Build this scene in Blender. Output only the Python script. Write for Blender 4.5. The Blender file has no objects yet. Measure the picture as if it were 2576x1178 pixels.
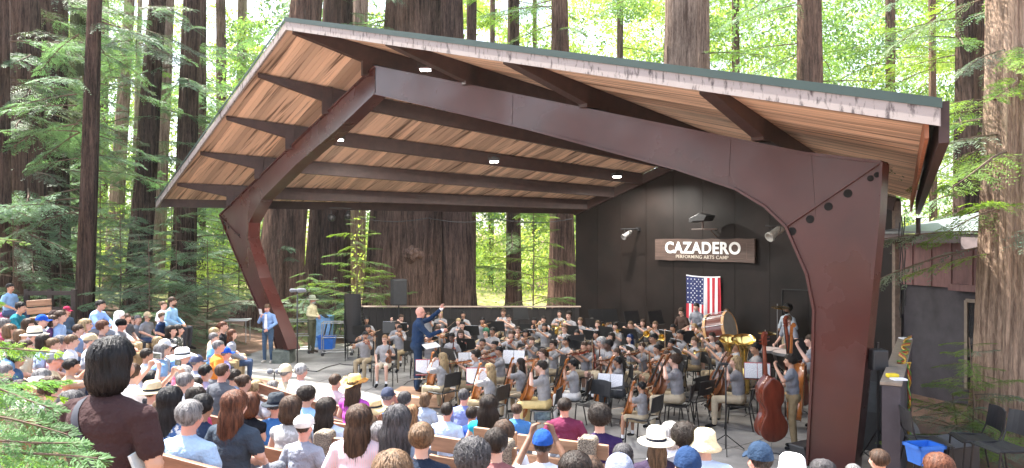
import bpy, bmesh, math, random
import numpy as np
from mathutils import Vector, Matrix, Quaternion
R = math.radians
rnd = random.Random(7)
HAZE = .00025
sc = bpy.context.scene
COL = sc.collection
# ---------------------------------------------------------------- camera, sky, sun, exposure
F, CX, HY, CH = 1900.0, 1288.0, 600.0, 3.5      # focal length in picture units (2576 wide), centre, horizon, eye height
cam = bpy.data.objects.new('camera', bpy.data.cameras.new('camera')); COL.objects.link(cam)
cam.location = (0, 0, CH); cam.rotation_euler = (R(90), 0, 0)
cam.data.sensor_width = 36; cam.data.lens = 36*F/2576
cam.data.shift_y = 11/2576; cam.data.clip_end = 2000; cam.data.clip_start = .05
sc.camera = cam
world = bpy.data.worlds.new('World'); sc.world = world; world.use_nodes = True
wn = world.node_tree.nodes; wl = world.node_tree.links
SUN_EL, SUN_AZ = R(61), R(-60)                  # azimuth from +Y towards +X: the sun stands left, a little beyond the stage
sky = wn.new('ShaderNodeTexSky'); sky.sky_type = 'NISHITA'; sky.sun_disc = False
sky.sun_elevation = SUN_EL; sky.sun_rotation = SUN_AZ; sky.dust_density = 2.0
skh = wn.new('ShaderNodeHueSaturation'); skh.inputs['Saturation'].default_value = .6; wl.new(sky.outputs[0], skh.inputs['Color']); wl.new(skh.outputs[0], wn['Background'].inputs[0]); wn['Background'].inputs[1].default_value = .15
sun = bpy.data.objects.new('sun', bpy.data.lights.new('sun', 'SUN')); COL.objects.link(sun)
sun.data.energy = 4.6; sun.data.angle = R(.6); sun.data.color = (1, .95, .86)
sdir = Vector((math.sin(SUN_AZ)*math.cos(SUN_EL), math.cos(SUN_AZ)*math.cos(SUN_EL), math.sin(SUN_EL)))
sun.rotation_euler = sdir.to_track_quat('Z', 'Y').to_euler()
sc.view_settings.view_transform = 'Standard'; sc.view_settings.look = 'None'
sc.view_settings.gamma = 1; sc.view_settings.exposure = 2.1; sc.view_settings.use_curve_mapping = False
sc.cycles.max_bounces = 8; sc.cycles.transparent_max_bounces = 8; sc.cycles.diffuse_bounces = 5

# ---------------------------------------------------------------- helpers
def P(x, y, Y): return Vector(((x-CX)/F*Y, Y, CH-(y-HY)/F*Y))
def G(x, y, z=0.0):
    Y = (CH-z)*F/(y-HY); return P(x, y, Y)
_m = {}
def mat(name, c, rough=.6, var=.25, scale=8, c2=None, bump=0, stretch=None, metal=0, spec=.5, trans=None, rand=0, detail=4, thr=None, rotz=0, rough_var=0):
    """procedural surface: colour c, mottled towards c2 by stretched noise, optional bump, per-object variation"""
    if name in _m: return _m[name]
    m = bpy.data.materials.new(name); m.use_nodes = True; nt = m.node_tree; N = nt.nodes; L = nt.links
    b = N['Principled BSDF']; b.inputs['Roughness'].default_value = rough; b.inputs['Metallic'].default_value = metal
    b.inputs['Specular IOR Level'].default_value = spec
    tc = N.new('ShaderNodeTexCoord'); mp = N.new('ShaderNodeMapping'); 
    if rotz:
        vr = N.new('ShaderNodeVectorRotate'); vr.rotation_type = 'Z_AXIS'; vr.inputs['Angle'].default_value = rotz
        L.new(tc.outputs['Object'], vr.inputs['Vector']); L.new(vr.outputs[0], mp.inputs[0])
    else: L.new(tc.outputs['Object'], mp.inputs[0])
    if stretch: mp.inputs['Scale'].default_value = stretch
    nz = N.new('ShaderNodeTexNoise'); nz.inputs['Scale'].default_value = scale; nz.inputs['Detail'].default_value = detail
    nz.inputs['Roughness'].default_value = .6
    if rand:
        oi = N.new('ShaderNodeObjectInfo'); ad = N.new('ShaderNodeVectorMath'); ad.operation = 'ADD'
        mu = N.new('ShaderNodeMath'); mu.operation = 'MULTIPLY'; mu.inputs[1].default_value = 37
        L.new(oi.outputs['Random'], mu.inputs[0]); L.new(mp.outputs[0], ad.inputs[0]); L.new(mu.outputs[0], ad.inputs[1]); L.new(ad.outputs[0], nz.inputs[0])
    else: L.new(mp.outputs[0], nz.inputs[0])
    rp = N.new('ShaderNodeValToRGB'); lo, hi = thr or (.32, .7)
    rp.color_ramp.elements[0].position = lo; rp.color_ramp.elements[1].position = hi
    a = c2 if c2 else tuple(x*(1-var) for x in c); d = c if c2 else tuple(min(1, x*(1+var)) for x in c)
    rp.color_ramp.elements[0].color = (*a, 1); rp.color_ramp.elements[1].color = (*d, 1)
    L.new(nz.outputs[0], rp.inputs[0]); out = rp.outputs[0]
    if rand:
        hs = N.new('ShaderNodeHueSaturation'); mr = N.new('ShaderNodeMapRange'); mr.inputs[3].default_value = 1-rand; mr.inputs[4].default_value = 1+rand
        L.new(oi.outputs['Random'], mr.inputs[0]); L.new(mr.outputs[0], hs.inputs['Value']); L.new(out, hs.inputs['Color']); out = hs.outputs[0]
    L.new(out, b.inputs['Base Color'])
    if bump:
        bp = N.new('ShaderNodeBump'); bp.inputs['Strength'].default_value = min(1, bump); bp.inputs['Distance'].default_value = .02*max(1, bump)
        L.new(nz.outputs[0], bp.inputs['Height']); L.new(bp.outputs[0], b.inputs['Normal'])
    if trans:
        tr = N.new('ShaderNodeBsdfTranslucent'); ms = N.new('ShaderNodeMixShader'); ms.inputs[0].default_value = trans[1]
        mc = N.new('ShaderNodeMix'); mc.data_type = 'RGBA'; mc.blend_type = 'MULTIPLY'; mc.inputs[0].default_value = 1
        L.new(out, mc.inputs['A']); mc.inputs['B'].default_value = (*trans[0], 1)
        L.new(mc.outputs['Result'], tr.inputs[0])
        L.new(b.outputs[0], ms.inputs[1]); L.new(tr.outputs[0], ms.inputs[2]); L.new(ms.outputs[0], N['Material Output'].inputs[0])
    if rough_var:
        rr_ = N.new('ShaderNodeMapRange'); rr_.inputs[3].default_value = rough-rough_var; rr_.inputs[4].default_value = rough+rough_var; n2 = N.new('ShaderNodeTexNoise'); n2.inputs['Scale'].default_value = scale*.7; n2.inputs['Detail'].default_value = 8; L.new(tc.outputs['Object'], n2.inputs[0]); L.new(n2.outputs[0], rr_.inputs[0]); rr_.inputs[1].default_value = .35; rr_.inputs[2].default_value = .65; L.new(rr_.outputs[0], b.inputs['Roughness'])
    _m[name] = m; return m
def emit(name, c, s):
    if name in _m: return _m[name]
    m = bpy.data.materials.new(name); m.use_nodes = True; b = m.node_tree.nodes['Principled BSDF']
    b.inputs['Base Color'].default_value = (*c, 1); b.inputs['Emission Color'].default_value = (*c, 1); b.inputs['Emission Strength'].default_value = s
    _m[name] = m; return m
def hexc(h):
    h = h.lstrip('#'); v = [int(h[i:i+2], 16)/255 for i in (0, 2, 4)]
    return tuple(((x+.055)/1.055)**2.4 if x > .04 else x/12.92 for x in v)

def tag(o, label=None, cat=None, group=None, kind=None):
    if label: o['label'] = label
    if cat: o['category'] = cat
    if group: o['group'] = group
    if kind: o['kind'] = kind
    return o
def empty(name, loc, rz=0, label=None, cat=None, group=None):
    o = bpy.data.objects.new(name, None); COL.objects.link(o); o.location = loc; o.rotation_euler = (0, 0, rz); o.empty_display_size = .1
    return tag(o, label, cat, group)
def link(name, me, parent=None, m=None):
    o = bpy.data.objects.new(name, me); COL.objects.link(o)
    if m is not None and len(me.materials) == 0: me.materials.append(m)
    if parent: o.parent = parent
    return o
def copy_tree(o, parent=None):
    c = o.copy(); COL.objects.link(c); c.parent = parent
    for ch in KIDS.get(o.name, ()): copy_tree2(ch, c)
    return c
KIDS = {}
def kids(o): return [x for x in COL.objects if x.parent == o]
def reg(o):
    """remember the children of a prototype so that copies are cheap"""
    KIDS[o.name] = kids(o)
    for k in KIDS[o.name]:
        kk = kids(k)
        if kk: KIDS[k.name] = kk
    return o
def copy_tree2(ch, c):
    d = ch.copy(); COL.objects.link(d); d.parent = c
    for g in KIDS.get(ch.name, ()):
        e = g.copy(); COL.objects.link(e); e.parent = d
class MB:
    def __init__(s): s.v = []; s.f = []; s.m = []; s.ms = []; s.cur = 0
    def use(s, m):
        if m not in s.ms: s.ms.append(m)
        s.cur = s.ms.index(m); return s
    def add(s, vs, fs):
        b = len(s.v); s.v += [tuple(v) for v in vs]
        for f in fs: s.f.append(tuple(i+b for i in f)); s.m.append(s.cur)
        return s
    def hexa(s, p):   # 8 points: bottom 4, top 4
        return s.add(p, [(0,3,2,1),(4,5,6,7),(0,1,5,4),(1,2,6,5),(2,3,7,6),(3,0,4,7)])
    def box(s, c, d, rot=None):
        x, y, z = d[0]/2, d[1]/2, d[2]/2; c = Vector(c)
        p = [Vector(q) for q in ((-x,-y,-z),(x,-y,-z),(x,y,-z),(-x,y,-z),(-x,-y,z),(x,-y,z),(x,y,z),(-x,y,z))]
        if rot is not None: p = [rot @ q for q in p]
        return s.hexa([c+q for q in p])
    def beam(s, a, b, w, h, up=(0,0,1)):
        a = Vector(a); b = Vector(b); d = (b-a).normalized(); side = d.cross(Vector(up)).normalized()*w/2; u = side.cross(d).normalized()*h/2
        return s.hexa([a-side-u, a+side-u, b+side-u, b-side-u, a-side+u, a+side+u, b+side+u, b-side+u])
    def tube(s, pts, rr, n=8, cap=True):
        pts = [Vector(p) for p in pts]
        if not hasattr(rr, '__len__'): rr = [rr]*len(pts)
        b = len(s.v); ref = None
        for i, p in enumerate(pts):
            d = (pts[min(i+1, len(pts)-1)]-pts[max(i-1, 0)])
            d = d.normalized() if d.length > 1e-9 else Vector((0,0,1))
            if ref is None:
                ref = d.orthogonal().normalized()
            ref = (ref-d*ref.dot(d)); ref = ref.normalized() if ref.length > 1e-6 else d.orthogonal().normalized()
            o = d.cross(ref)
            for k in range(n):
                a = 2*math.pi*k/n; s.v.append(tuple(p+(ref*math.cos(a)+o*math.sin(a))*rr[i]))
        for i in range(len(pts)-1):
            for k in range(n):
                k2 = (k+1) % n; s.f.append((b+i*n+k, b+i*n+k2, b+(i+1)*n+k2, b+(i+1)*n+k)); s.m.append(s.cur)
        if cap:
            s.f.append(tuple(b+k for k in range(n))[::-1]); s.m.append(s.cur)
            e = b+(len(pts)-1)*n; s.f.append(tuple(e+k for k in range(n))); s.m.append(s.cur)
        return s
    def lathe(s, prof, n=24, mtx=None, cap=False):   # prof: (r, z)
        M = mtx or Matrix.Identity(4); b = len(s.v)
        for r, z in prof:
            for k in range(n):
                a = 2*math.pi*k/n; s.v.append(tuple(M @ Vector((r*math.cos(a), r*math.sin(a), z))))
        for i in range(len(prof)-1):
            for k in range(n):
                k2 = (k+1) % n; s.f.append((b+i*n+k, b+i*n+k2, b+(i+1)*n+k2, b+(i+1)*n+k)); s.m.append(s.cur)
        if cap:
            s.f.append(tuple(b+k for k in range(n))[::-1]); s.m.append(s.cur)
            e = b+(len(prof)-1)*n; s.f.append(tuple(e+k for k in range(n))); s.m.append(s.cur)
        return s
    def prism(s, poly, off):   # poly: 3-D polygon, off: extrusion vector
        n = len(poly); off = Vector(off); b = [Vector(p) for p in poly]
        return s.add(b+[p+off for p in b], [tuple(range(n))[::-1], tuple(range(n, 2*n))]+[(i, (i+1) % n, (i+1) % n+n, i+n) for i in range(n)])
    def mesh(s, name, m=None, smooth=False):
        me = bpy.data.meshes.new(name); me.from_pydata(s.v, [], s.f)
        for k in (s.ms or ([m] if m else [])): me.materials.append(k)
        if s.ms: me.polygons.foreach_set('material_index', s.m)
        if smooth: me.shade_smooth()
        me.update(); return me
    def build(s, name, m=None, parent=None, smooth=False, bevel=0):
        o = link(name, s.mesh(name, m, smooth), parent)
        if bevel:
            bv = o.modifiers.new('bevel', 'BEVEL'); bv.width = bevel; bv.segments = 2; bv.limit_method = 'ANGLE'
        return o
def recalc(me):
    bm = bmesh.new(); bm.from_mesh(me); bmesh.ops.recalc_face_normals(bm, faces=bm.faces); bm.to_mesh(me); bm.free()
def ss(a, b, x):
    t = max(0, min(1, (x-a)/(b-a))); return t*t*(3-2*t)

# ---------------------------------------------------------------- ground
SC = Vector((1.2, 16.5))
def ground_z(x, y):
    dx, dy = x-SC.x, y-SC.y; r = math.hypot(dx, dy)
    c = (-.55*dx-.83*dy)/max(r, .01)
    w = ss(.22, .5, c)
    rise = (.20*ss(6.8, 7.3, r)+.145*max(0, min(r, 22)-6.9))
    z = w*rise
    z += (1-w)*ss(10.5, 30, r)*.5*ss(-.2, -6, x)
    z += .35*ss(4, 9, x-3-.1*y)*ss(20, 10, y)*(1-w)
    if r > 11: z += .08*math.sin(x*.9)*math.cos(y*.7)*ss(11, 15, r)
    if r > 45: z += (r-45)*.02
    return z
def make_ground():
    xs = sorted(set([round(-30+i*.4, 2) for i in range(151)]+[-250,-150,-90,-60,-45,-36,36,45,60,90,150,250]))
    ys = sorted(set([round(-6+i*.4, 2) for i in range(126)]+[-60,-30,-15,48,54,62,75,95,130,200,300]))
    v = [(x, y, ground_z(x, y)-.02) for y in ys for x in xs]; n = len(xs)
    f = [(j*n+i, j*n+i+1, (j+1)*n+i+1, (j+1)*n+i) for j in range(len(ys)-1) for i in range(n-1)]
    me = bpy.data.meshes.new('ground'); me.from_pydata(v, [], f); me.shade_smooth()
    m = mat('forest_soil', (.30,.185,.125), .95, scale=1.3, c2=(.13,.075,.05), bump=1.5, detail=10)
    return tag(link('ground', me, None, m), kind='structure')
make_ground()
# concrete stage floor, flush sheet with a thin step at the rim
def stage_r(a):
    """radius of the paved area in direction a (0 = towards +X)"""
    d = Vector((math.cos(a), math.sin(a))); c = -.55*d.x-.83*d.y
    g = math.degrees(a) % 360
    return 6.8+3.9*ss(.25, -.15, c)*ss(20, 60, min(g, 200) if g < 300 else 0)+3.0*math.exp(-((g-168)/26)**2)
N = 96
conc = mat('stage_concrete', (.34,.33,.31), .7, scale=1.1, c2=(.15,.145,.14), bump=.25, detail=14, rough_var=.15)
mb = MB(); ring = []
for i in range(N):
    a = 2*math.pi*i/N; r = stage_r(a); ring.append(Vector((SC.x+r*math.cos(a), SC.y+r*math.sin(a), .006)))
mb.prism([p-Vector((0,0,.2)) for p in ring], (0,0,.2))
tag(mb.build('stage_floor', conc), kind='structure')
# paving grooves scored into the floor (radial and ring joints, darker filler set 3 mm proud)
jm = mat('joint_filler', (.09,.088,.085), .9)
for rr in (2.3, 4.6, 6.2):
    mb = MB()
    for i in range(72):
        a0, a1 = 2*math.pi*i/72, 2*math.pi*(i+1)/72
        q = [Vector((SC.x+r_*math.cos(a_), SC.y+r_*math.sin(a_), .0095)) for r_, a_ in ((rr,a0),(rr+.022,a0),(rr+.022,a1),(rr,a1))]
        mb.add(q, [(0,1,2,3)])
    tag(mb.build('floor_joint', jm), kind='structure')
mb = MB()
for i in range(24):
    a = 2*math.pi*i/24+.05; d = Vector((math.cos(a), math.sin(a), 0)); s_ = Vector((-d.y, d.x, 0))*.01; c = Vector((SC.x, SC.y, .0095))
    mb.add([c+d*2.35-s_, c+d*2.35+s_, c+d*6.6+s_, c+d*6.6-s_], [(0,1,2,3)])
tag(mb.build('floor_joint', jm), kind='structure')
# bright clearing beyond the trees
mb = MB(); q = [(-60,36),(60,36),(120,130),(-120,130)]; n = 24
for i in range(n):
    for j in range(8):
        def pt(i, j):
            u, v = i/n, j/8; x = (-50+100*u)*(1+1.2*v); y = 36+3*math.sin(i*1.3)*(1-v)+90*v*v; return (x, y, ground_z(x, y)+.03)
        mb.add([pt(i,j), pt(i+1,j), pt(i+1,j+1), pt(i,j+1)], [(0,1,2,3)])
tag(mb.build('meadow', mat('sunny_meadow', (.30,.36,.10), .95, scale=.8, c2=(.36,.28,.14), bump=1, detail=8), None, True), kind='structure')

# thin bright air between the trees
hz = MB().box((0,120,17.5), (520,380,39)).build('haze'); tag(hz, kind='stuff')
hm2 = bpy.data.materials.new('haze_air'); hm2.use_nodes = True; hn = hm2.node_tree.nodes; hn.remove(hn['Principled BSDF']); pv = hn.new('ShaderNodeVolumePrincipled')
pv.inputs['Color'].default_value = (.93,.96,.90,1); pv.inputs['Density'].default_value = HAZE; pv.inputs['Anisotropy'].default_value = .3
hm2.node_tree.links.new(pv.outputs[0], hn['Material Output'].inputs['Volume']); hz.data.materials.append(hm2)
# ---------------------------------------------------------------- band stand
steel = mat('brown_steel_paint', (.078,.019,.015), .34, scale=.9, c2=(.048,.012,.010), bump=.06, detail=12, rough_var=.16)
purl = mat('brown_timber_paint', (.045,.022,.019), .6, var=.3, scale=5, stretch=(1,1,1), bump=.15)
blackwall = mat('black_wall_paint', (.022,.015,.013), .55, scale=.9, c2=(.009,.0068,.006), bump=.15, detail=13, rough_var=.15, spec=.18)
board_m = mat('ceiling_pine', (.66,.47,.345), .6, scale=2.0, c2=(.14,.085,.055), stretch=(.13,4,.13), bump=.2, rand=.32, detail=6, thr=(.34,.47), rotz=R(-134))
fascia_m = mat('weathered_white_fascia', (.31,.275,.26), .75, scale=9, c2=(.07,.055,.055), stretch=(1.6,1.6,.55), bump=.15, detail=15, thr=(.34,.47), rough_var=.1)
greenm = mat('green_sheet_metal', (.028,.05,.046), .6, var=.12, scale=2, metal=.3)
BAND = empty('bandstand', (0,20,0), 0, 'open-sided concert shell with brown steel arches and timber ceiling over the orchestra', 'bandstand')
OFF = Vector((0,20,0))
def bs(mb, name, m, smooth=False, bevel=0, parent=None):
    mb.v = [tuple(Vector(v)-OFF) for v in mb.v]
    return mb.build(name, m, parent or BAND, smooth, bevel)
# roof control points (underside of the deck)
R0 = Vector((-5.16,17.33,8.45)); EL0 = Vector((-11.4,24.5,4.78)); ER0 = Vector((4.42,8.06,4.85))
R1 = Vector((5.6,21.7,6.25)); EL1 = Vector((2.30,26.55,4.62)); ER1 = Vector((9.3,17.6,4.40))
def deck(side, s, t):
    """s: 0 ridge .. 1 eave, t: 0 front .. 1 back"""
    e0, e1 = (EL0, EL1) if side < 0 else (ER0, ER1)
    return (R0.lerp(e0, s)).lerp(R1.lerp(e1, s), t)
AP = Vector((-3.21,17.78,7.55))
KL = P(553,541,24.5); KR = P(2216,408,10.74)
def deck_z(side, x, y):
    """deck height over a plan point, by search"""
    s, t = .5, .3
    for _ in range(30):
        p = deck(side, s, t); e = Vector((x-p.x, y-p.y))
        ps = (deck(side, s+1e-3, t)-p)*1e3; pt = (deck(side, s, t+1e-3)-p)*1e3
        dt = ps.x*pt.y-ps.y*pt.x
        s += (e.x*pt.y-e.y*pt.x)/dt; t += (ps.x*e.y-ps.y*e.x)/dt
    return deck(side, s, t).z
# ceiling boards: each runs from ridge to eave, laid side by side from front to back
for side in (-1, 1):
    nb = 92
    for i in range(nb):
        t0 = i/nb; t1 = (i+.93)/nb; mb = MB(); n = 3
        for k in range(n):
            s0, s1 = k/n, (k+1)/n
            q = [deck(side, s0, t0), deck(side, s0, t1), deck(side, s1, t1), deck(side, s1, t0)]
            mb.add(q+[p+Vector((0,0,.03)) for p in q], [(0,1,2,3) if side < 0 else (3,2,1,0), (4,7,6,5), (0,4,5,1), (2,6,7,3), (0,3,7,4), (1,5,6,2)])
        o = bs(mb, 'ceiling_board', board_m)
    # roof skin above the boards
    mb = MB()
    for (a, b_) in ((0,1),):
        for k in range(6):
            q = [deck(side, 0-.002, k/6), deck(side, 0-.002, (k+1)/6), deck(side, 1.01, (k+1)/6), deck(side, 1.01, k/6)]
            q = [p+Vector((0,0,.034)) for p in q]; mb.add(q+[p+Vector((0,0,.05)) for p in q], [(0,1,2,3),(4,7,6,5),(0,4,5,1),(1,5,6,2),(2,6,7,3),(3,7,4,0)])
    bs(mb, 'roof_sheet', greenm)
# rake fascias and their metal flashing, eave trims
def along(a, b_, w, zlo, zhi, out): 
    """board from a to b, thickness w in horizontal direction out"""
    o = Vector(out).normalized()*w; L = Vector((0,0,zlo)); H = Vector((0,0,zhi))
    return MB().hexa([a+L, b_+L, b_+L+o, a+L+o, a+H, b_+H, b_+H+o, a+H+o])
outL = Vector((-.7547,-.6568,0)); outR = Vector((-.6957,-.7185,0))
bs(along(R0+Vector((.02,.02,0)), EL0+Vector((-.2,.22,-.12)), .05, -.16, .03, outL), 'fascia_board', fascia_m)
bs(along(R0, ER0+Vector((.1,-.1,0)), .05, -.17, .02, outR), 'fascia_board', fascia_m)
bs(along(R0+outL*.055, EL0+outL*.055+Vector((-.22,.24,-.12)), .012, .02, .08, outL), 'flashing', greenm)
bs(along(R0+outR*.055, ER0+outR*.055+Vector((.12,-.12,0)), .012, .015, .12, outR), 'flashing', greenm)
bs(along(ER0+Vector((.1,-.06,0)), ER1+Vector((.1,0,0)), .10, -.34, .10, (.88,-.4,0)), 'gutter', purl)
bs(along(ER0+Vector((.0,.03,0)), ER1+Vector((0,.05,0)), .04, -.28, .0, (.88,-.4,0)), 'eave_board', mat('eave_cedar', (.30,.12,.06), .7, var=.3))
bs(along(EL0+Vector((0,.05,0)), EL1+Vector((0,.05,0)), .05, -.26, .1, (0,1,0)), 'eave_board', purl)
dp = P(2310,548,15.2); mb = MB(); mb.tube([dp, dp+Vector((0,0,-.32)), dp+Vector((-.1,.1,-.44)), dp+Vector((-.62,.5,-.52)), dp+Vector((-.66,.56,-.8))], .045, 10)
bs(mb, 'downpipe', purl, True)
# purlins
def purlin(side, s, depth_front=.12, w=.16):
    d0 = deck(side, s, 0.012)
    # crossing with the frame
    a, b_ = AP, (KL if side < 0 else KR)
    best = None
    for i in range(400):
        t = i/400; p = deck(side, s, t); n = Vector((-(b_-a).y, (b_-a).x)); v = (p-a).x*n.x+(p-a).y*n.y
        if i == 0: v0 = v
        if v*v0 <= 0: best = t; break
    tc = best or .15; pc = deck(side, s, tc)
    u = ((pc-a).to_2d().length)/((b_-a).to_2d().length); zb = a.z+(b_.z-a.z)*u
    dep = max(.22, min(.40 if side < 0 else .50, pc.z-zb))
    mb = MB()
    for (t0, h0, t1, h1) in ((.012, depth_front, tc, dep), (tc, dep, .995, max(.30, dep*.85))):
        p, q = deck(side, s, t0), deck(side, s, t1); sd = (q-p).to_2d().normalized(); sv = Vector((-sd.y, sd.x, 0))*w/2; e = Vector((0,0,-.004))
        mb.hexa([p-sv-Vector((0,0,h0)), p+sv-Vector((0,0,h0)), q+sv-Vector((0,0,h1)), q-sv-Vector((0,0,h1)), p-sv+e, p+sv+e, q+sv+e, q-sv+e])
    o = bs(mb, 'purlin', purl, bevel=.008)
    # bracket box where it crosses the frame
    hb = max(dep+.02, pc.z-zb+.02); bs(MB().box(pc+Vector((0,0,-hb*.5-.01)), (.26,.20,hb), Matrix.Rotation(math.atan2(sd.y, sd.x), 3, 'Z')), 'purlin_bracket', purl, bevel=.01)
    return pc, dep, sd
ridge_c, ridge_dep, _ = purlin(-1, 0.004, .18, .22)
for s in (.215, .44, .655, .875): purlin(-1, s, .10)
for s in (.27, .52, .80): purlin(1, s, .14, .20)
# the two halves of the arch: box beams cut to the curved outline seen in the picture
def in_plane(a, d, x, y):
    """where the ray of a picture point meets the vertical plane through a along d"""
    k = (x-CX)/F; s = (k*a.y-a.x)/(d.x-k*d.y); Y = a.y+d.y*s
    return P(x, y, Y)
def half_arch(a, d, outline, thick, holes, parent_name, flange):
    d = Vector((d.x, d.y, 0)).normalized(); nrm = Vector((-d.y, d.x, 0))
    if nrm.y < 0: nrm = -nrm
    pts = [in_plane(a, d, x, y) for x, y in outline]
    mb = MB(); n = len(pts); off = nrm*thick
    # front and back faces triangulated by pairing the outer and inner edges
    h = n//2
    for i in range(h-1):
        q = [pts[i], pts[i+1], pts[n-2-i], pts[n-1-i]]
        mb.add(q+[p+off for p in q], [(0,1,2,3),(7,6,5,4)])
    o = bs(mb, parent_name, steel)
    # flange plates along both edges, a little proud of the web
    for rng in (range(0, h), range(h, n)):
        rng = list(rng); mb = MB()
        for j in range(len(rng)-1):
            p, q = pts[rng[j]], pts[rng[j+1]]; e = (q-p).normalized(); up = e.cross(nrm).normalized()*.02
            p0 = p-nrm*.035; q0 = q-nrm*.035; w = nrm*(thick+.07)
            mb.hexa([p0-up, q0-up, q0-up+w, p0-up+w, p0+up, q0+up, q0+up+w, p0+up+w])
        bs(mb, flange, steel, bevel=0)
    hm = mat('hole_black', (.004,.004,.004), .9, var=.1)
    for x, y, r in holes:
        c = in_plane(a, d, x, y); mb = MB(); M = Matrix.Translation(c-nrm*.004) @ nrm.to_track_quat('Z', 'Y').to_matrix().to_4x4()
        mb.lathe([(0,.0), (r,.0), (r,-.003), (r*.99,-.004), (0,-.004)], 20, M); bs(mb, 'lightening_hole', hm)
    return pts, nrm
dR = (KR-AP); dL = (KL-AP)
# right half: outer edge from apex to knee to foot, inner edge back from foot to apex
outR_ = [(945,168),(1200,219),(1500,280),(1800,341),(2020,385),(2218,408),(2211,540),(2190,760),(2168,980),(2150,1150),(2146,1196)]
innR_ = [(2030,1196),(2037,1060),(2045,900),(2048,780),(2030,690),(1978,571),(1925,520),(1850,475),(1700,425),(1330,325),(945,236)]
ptsR, nR = half_arch(AP, dR, outR_+innR_, .30, [(2133,487,.062),(2084,520,.062),(2038,552,.062),(1993,582,.062),(2190,449,.045),(2206,440,.04)], 'arch_rafter', 'arch_flange')
outL_ = [(943,168),(850,257),(750,352),(650,448),(553,541),(582,615),(618,700),(655,785),(690,850),(697,880)]
innL_ = [(727,880),(716,850),(690,785),(655,700),(626,600),(628,560),(660,500),(750,410),(850,325),(943,236)]
ptsL, nL = half_arch(AP, dL, outL_+innL_, .30, [(565,562,.05),(575,572,.05),(592,586,.045),(602,592,.04)], 'arch_rafter', 'arch_flange')
# knee seam plates
for a, d, pa, pb in ((AP, dR, (2216,410), (1978,571)), (AP, dL, (556,544), (606,598))):
    dd = Vector((d.x, d.y, 0)).normalized(); nn = Vector((-dd.y, dd.x, 0)); nn = nn if nn.y > 0 else -nn
    p, q = in_plane(a, dd, *pa)-nn*.03, in_plane(a, dd, *pb)-nn*.03
    bs(MB().beam(p, q, .018, .03, nn), 'knee_plate', steel)
pier = mat('green_grey_concrete', (.13,.15,.13), .9, var=.3, scale=8, bump=.6)
for pts, k, w in ((ptsL, 9, .5), (ptsR, 10, .8)):
    p = pts[k]; q = pts[k+1]; c = (p+q)/2
    bs(MB().box((c.x, c.y+.1, c.z/2-.02), (w, .6, max(.2, c.z+.04))), 'arch_pier', pier, bevel=.03)
# apex plate
bs(MB().beam(AP+Vector((0,-.05,.05)), AP+Vector((0,-.05,-.68)), .34, .36), 'apex_plate', steel, bevel=.01)

# ---- back wall
W0 = Vector((2.23,26.5,0)); W1 = Vector((8.86,17.4,0)); WL = (W1-W0).length; wd = (W1-W0).normalized(); wnrm = Vector((wd.y, -wd.x, 0))
if wnrm.y > 0: wnrm = -wnrm
def on_wall(x, y, off=0):
    k = (x-CX)/F; o = W0+wnrm*off; s = (k*o.y-o.x)/(wd.x-k*wd.y); Y = o.y+wd.y*s; return P(x, y, Y)
BW = MB(); wall_parent = None
np_ = 10
def top_at(s):
    rs = (R1-W0).dot(wd)
    return (4.62+(R1.z-4.62)*s/rs if s < rs else R1.z+(4.45-R1.z)*(s-rs)/(WL-rs))-.03
core = MB(); core.prism([W0-wnrm*.05+Vector((0,0,-.1)), W1-wnrm*.05+Vector((0,0,-.1)), W1-wnrm*.05+Vector((0,0,top_at(WL))), W0-wnrm*.05+wd*(R1-W0).dot(wd)+Vector((0,0,R1.z-.05)), W0-wnrm*.05+Vector((0,0,4.6))], -wnrm*.12)
back = bs(core, 'back_wall', blackwall)
for i in range(np_):
    s0 = WL*i/np_+.006; s1 = WL*(i+1)/np_-.006; a = W0+wd*s0; b_ = W0+wd*s1; mb = MB()
    mb.prism([a+Vector((0,0,0)), b_, b_+Vector((0,0,top_at(s1))), a+Vector((0,0,top_at(s0)))], -wnrm*.045)
    o = bs(mb, 'wall_panel', blackwall); o.parent = back
for (s0, s1) in ((0, (R1-W0).dot(wd)), ((R1-W0).dot(wd), WL)):
    a = W0+wd*s0+wnrm*.06+Vector((0,0,top_at(s0)-.15)); b_ = W0+wd*s1+wnrm*.06+Vector((0,0,top_at(s1)-.15))
    bs(MB().beam(a, b_, .1, .28), 'wall_rafter', purl)
# side wall right of the wall's corner with trim, and door outline on the back wall
bs(MB().beam(W1+Vector((0,0,0)), W1+Vector((0,0,4.35)), .14, .14, (1,0,0)), 'corner_trim', mat('tan_trim', (.20,.15,.12), .7, var=.3))
for pa, pb in (((1968,728),(2060,732)), ((1968,728),(1968,900))):
    bs(MB().beam(on_wall(*pa, .012), on_wall(*pb, .012), .02, .03, wnrm), 'door_trim', mat('trim_black', (.01,.01,.01), .7))
# wall behind the right arch post: the shell's side wall runs from the wall corner towards the camera side
S0 = W1; S1 = P(2258,800,16.2); 
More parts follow.
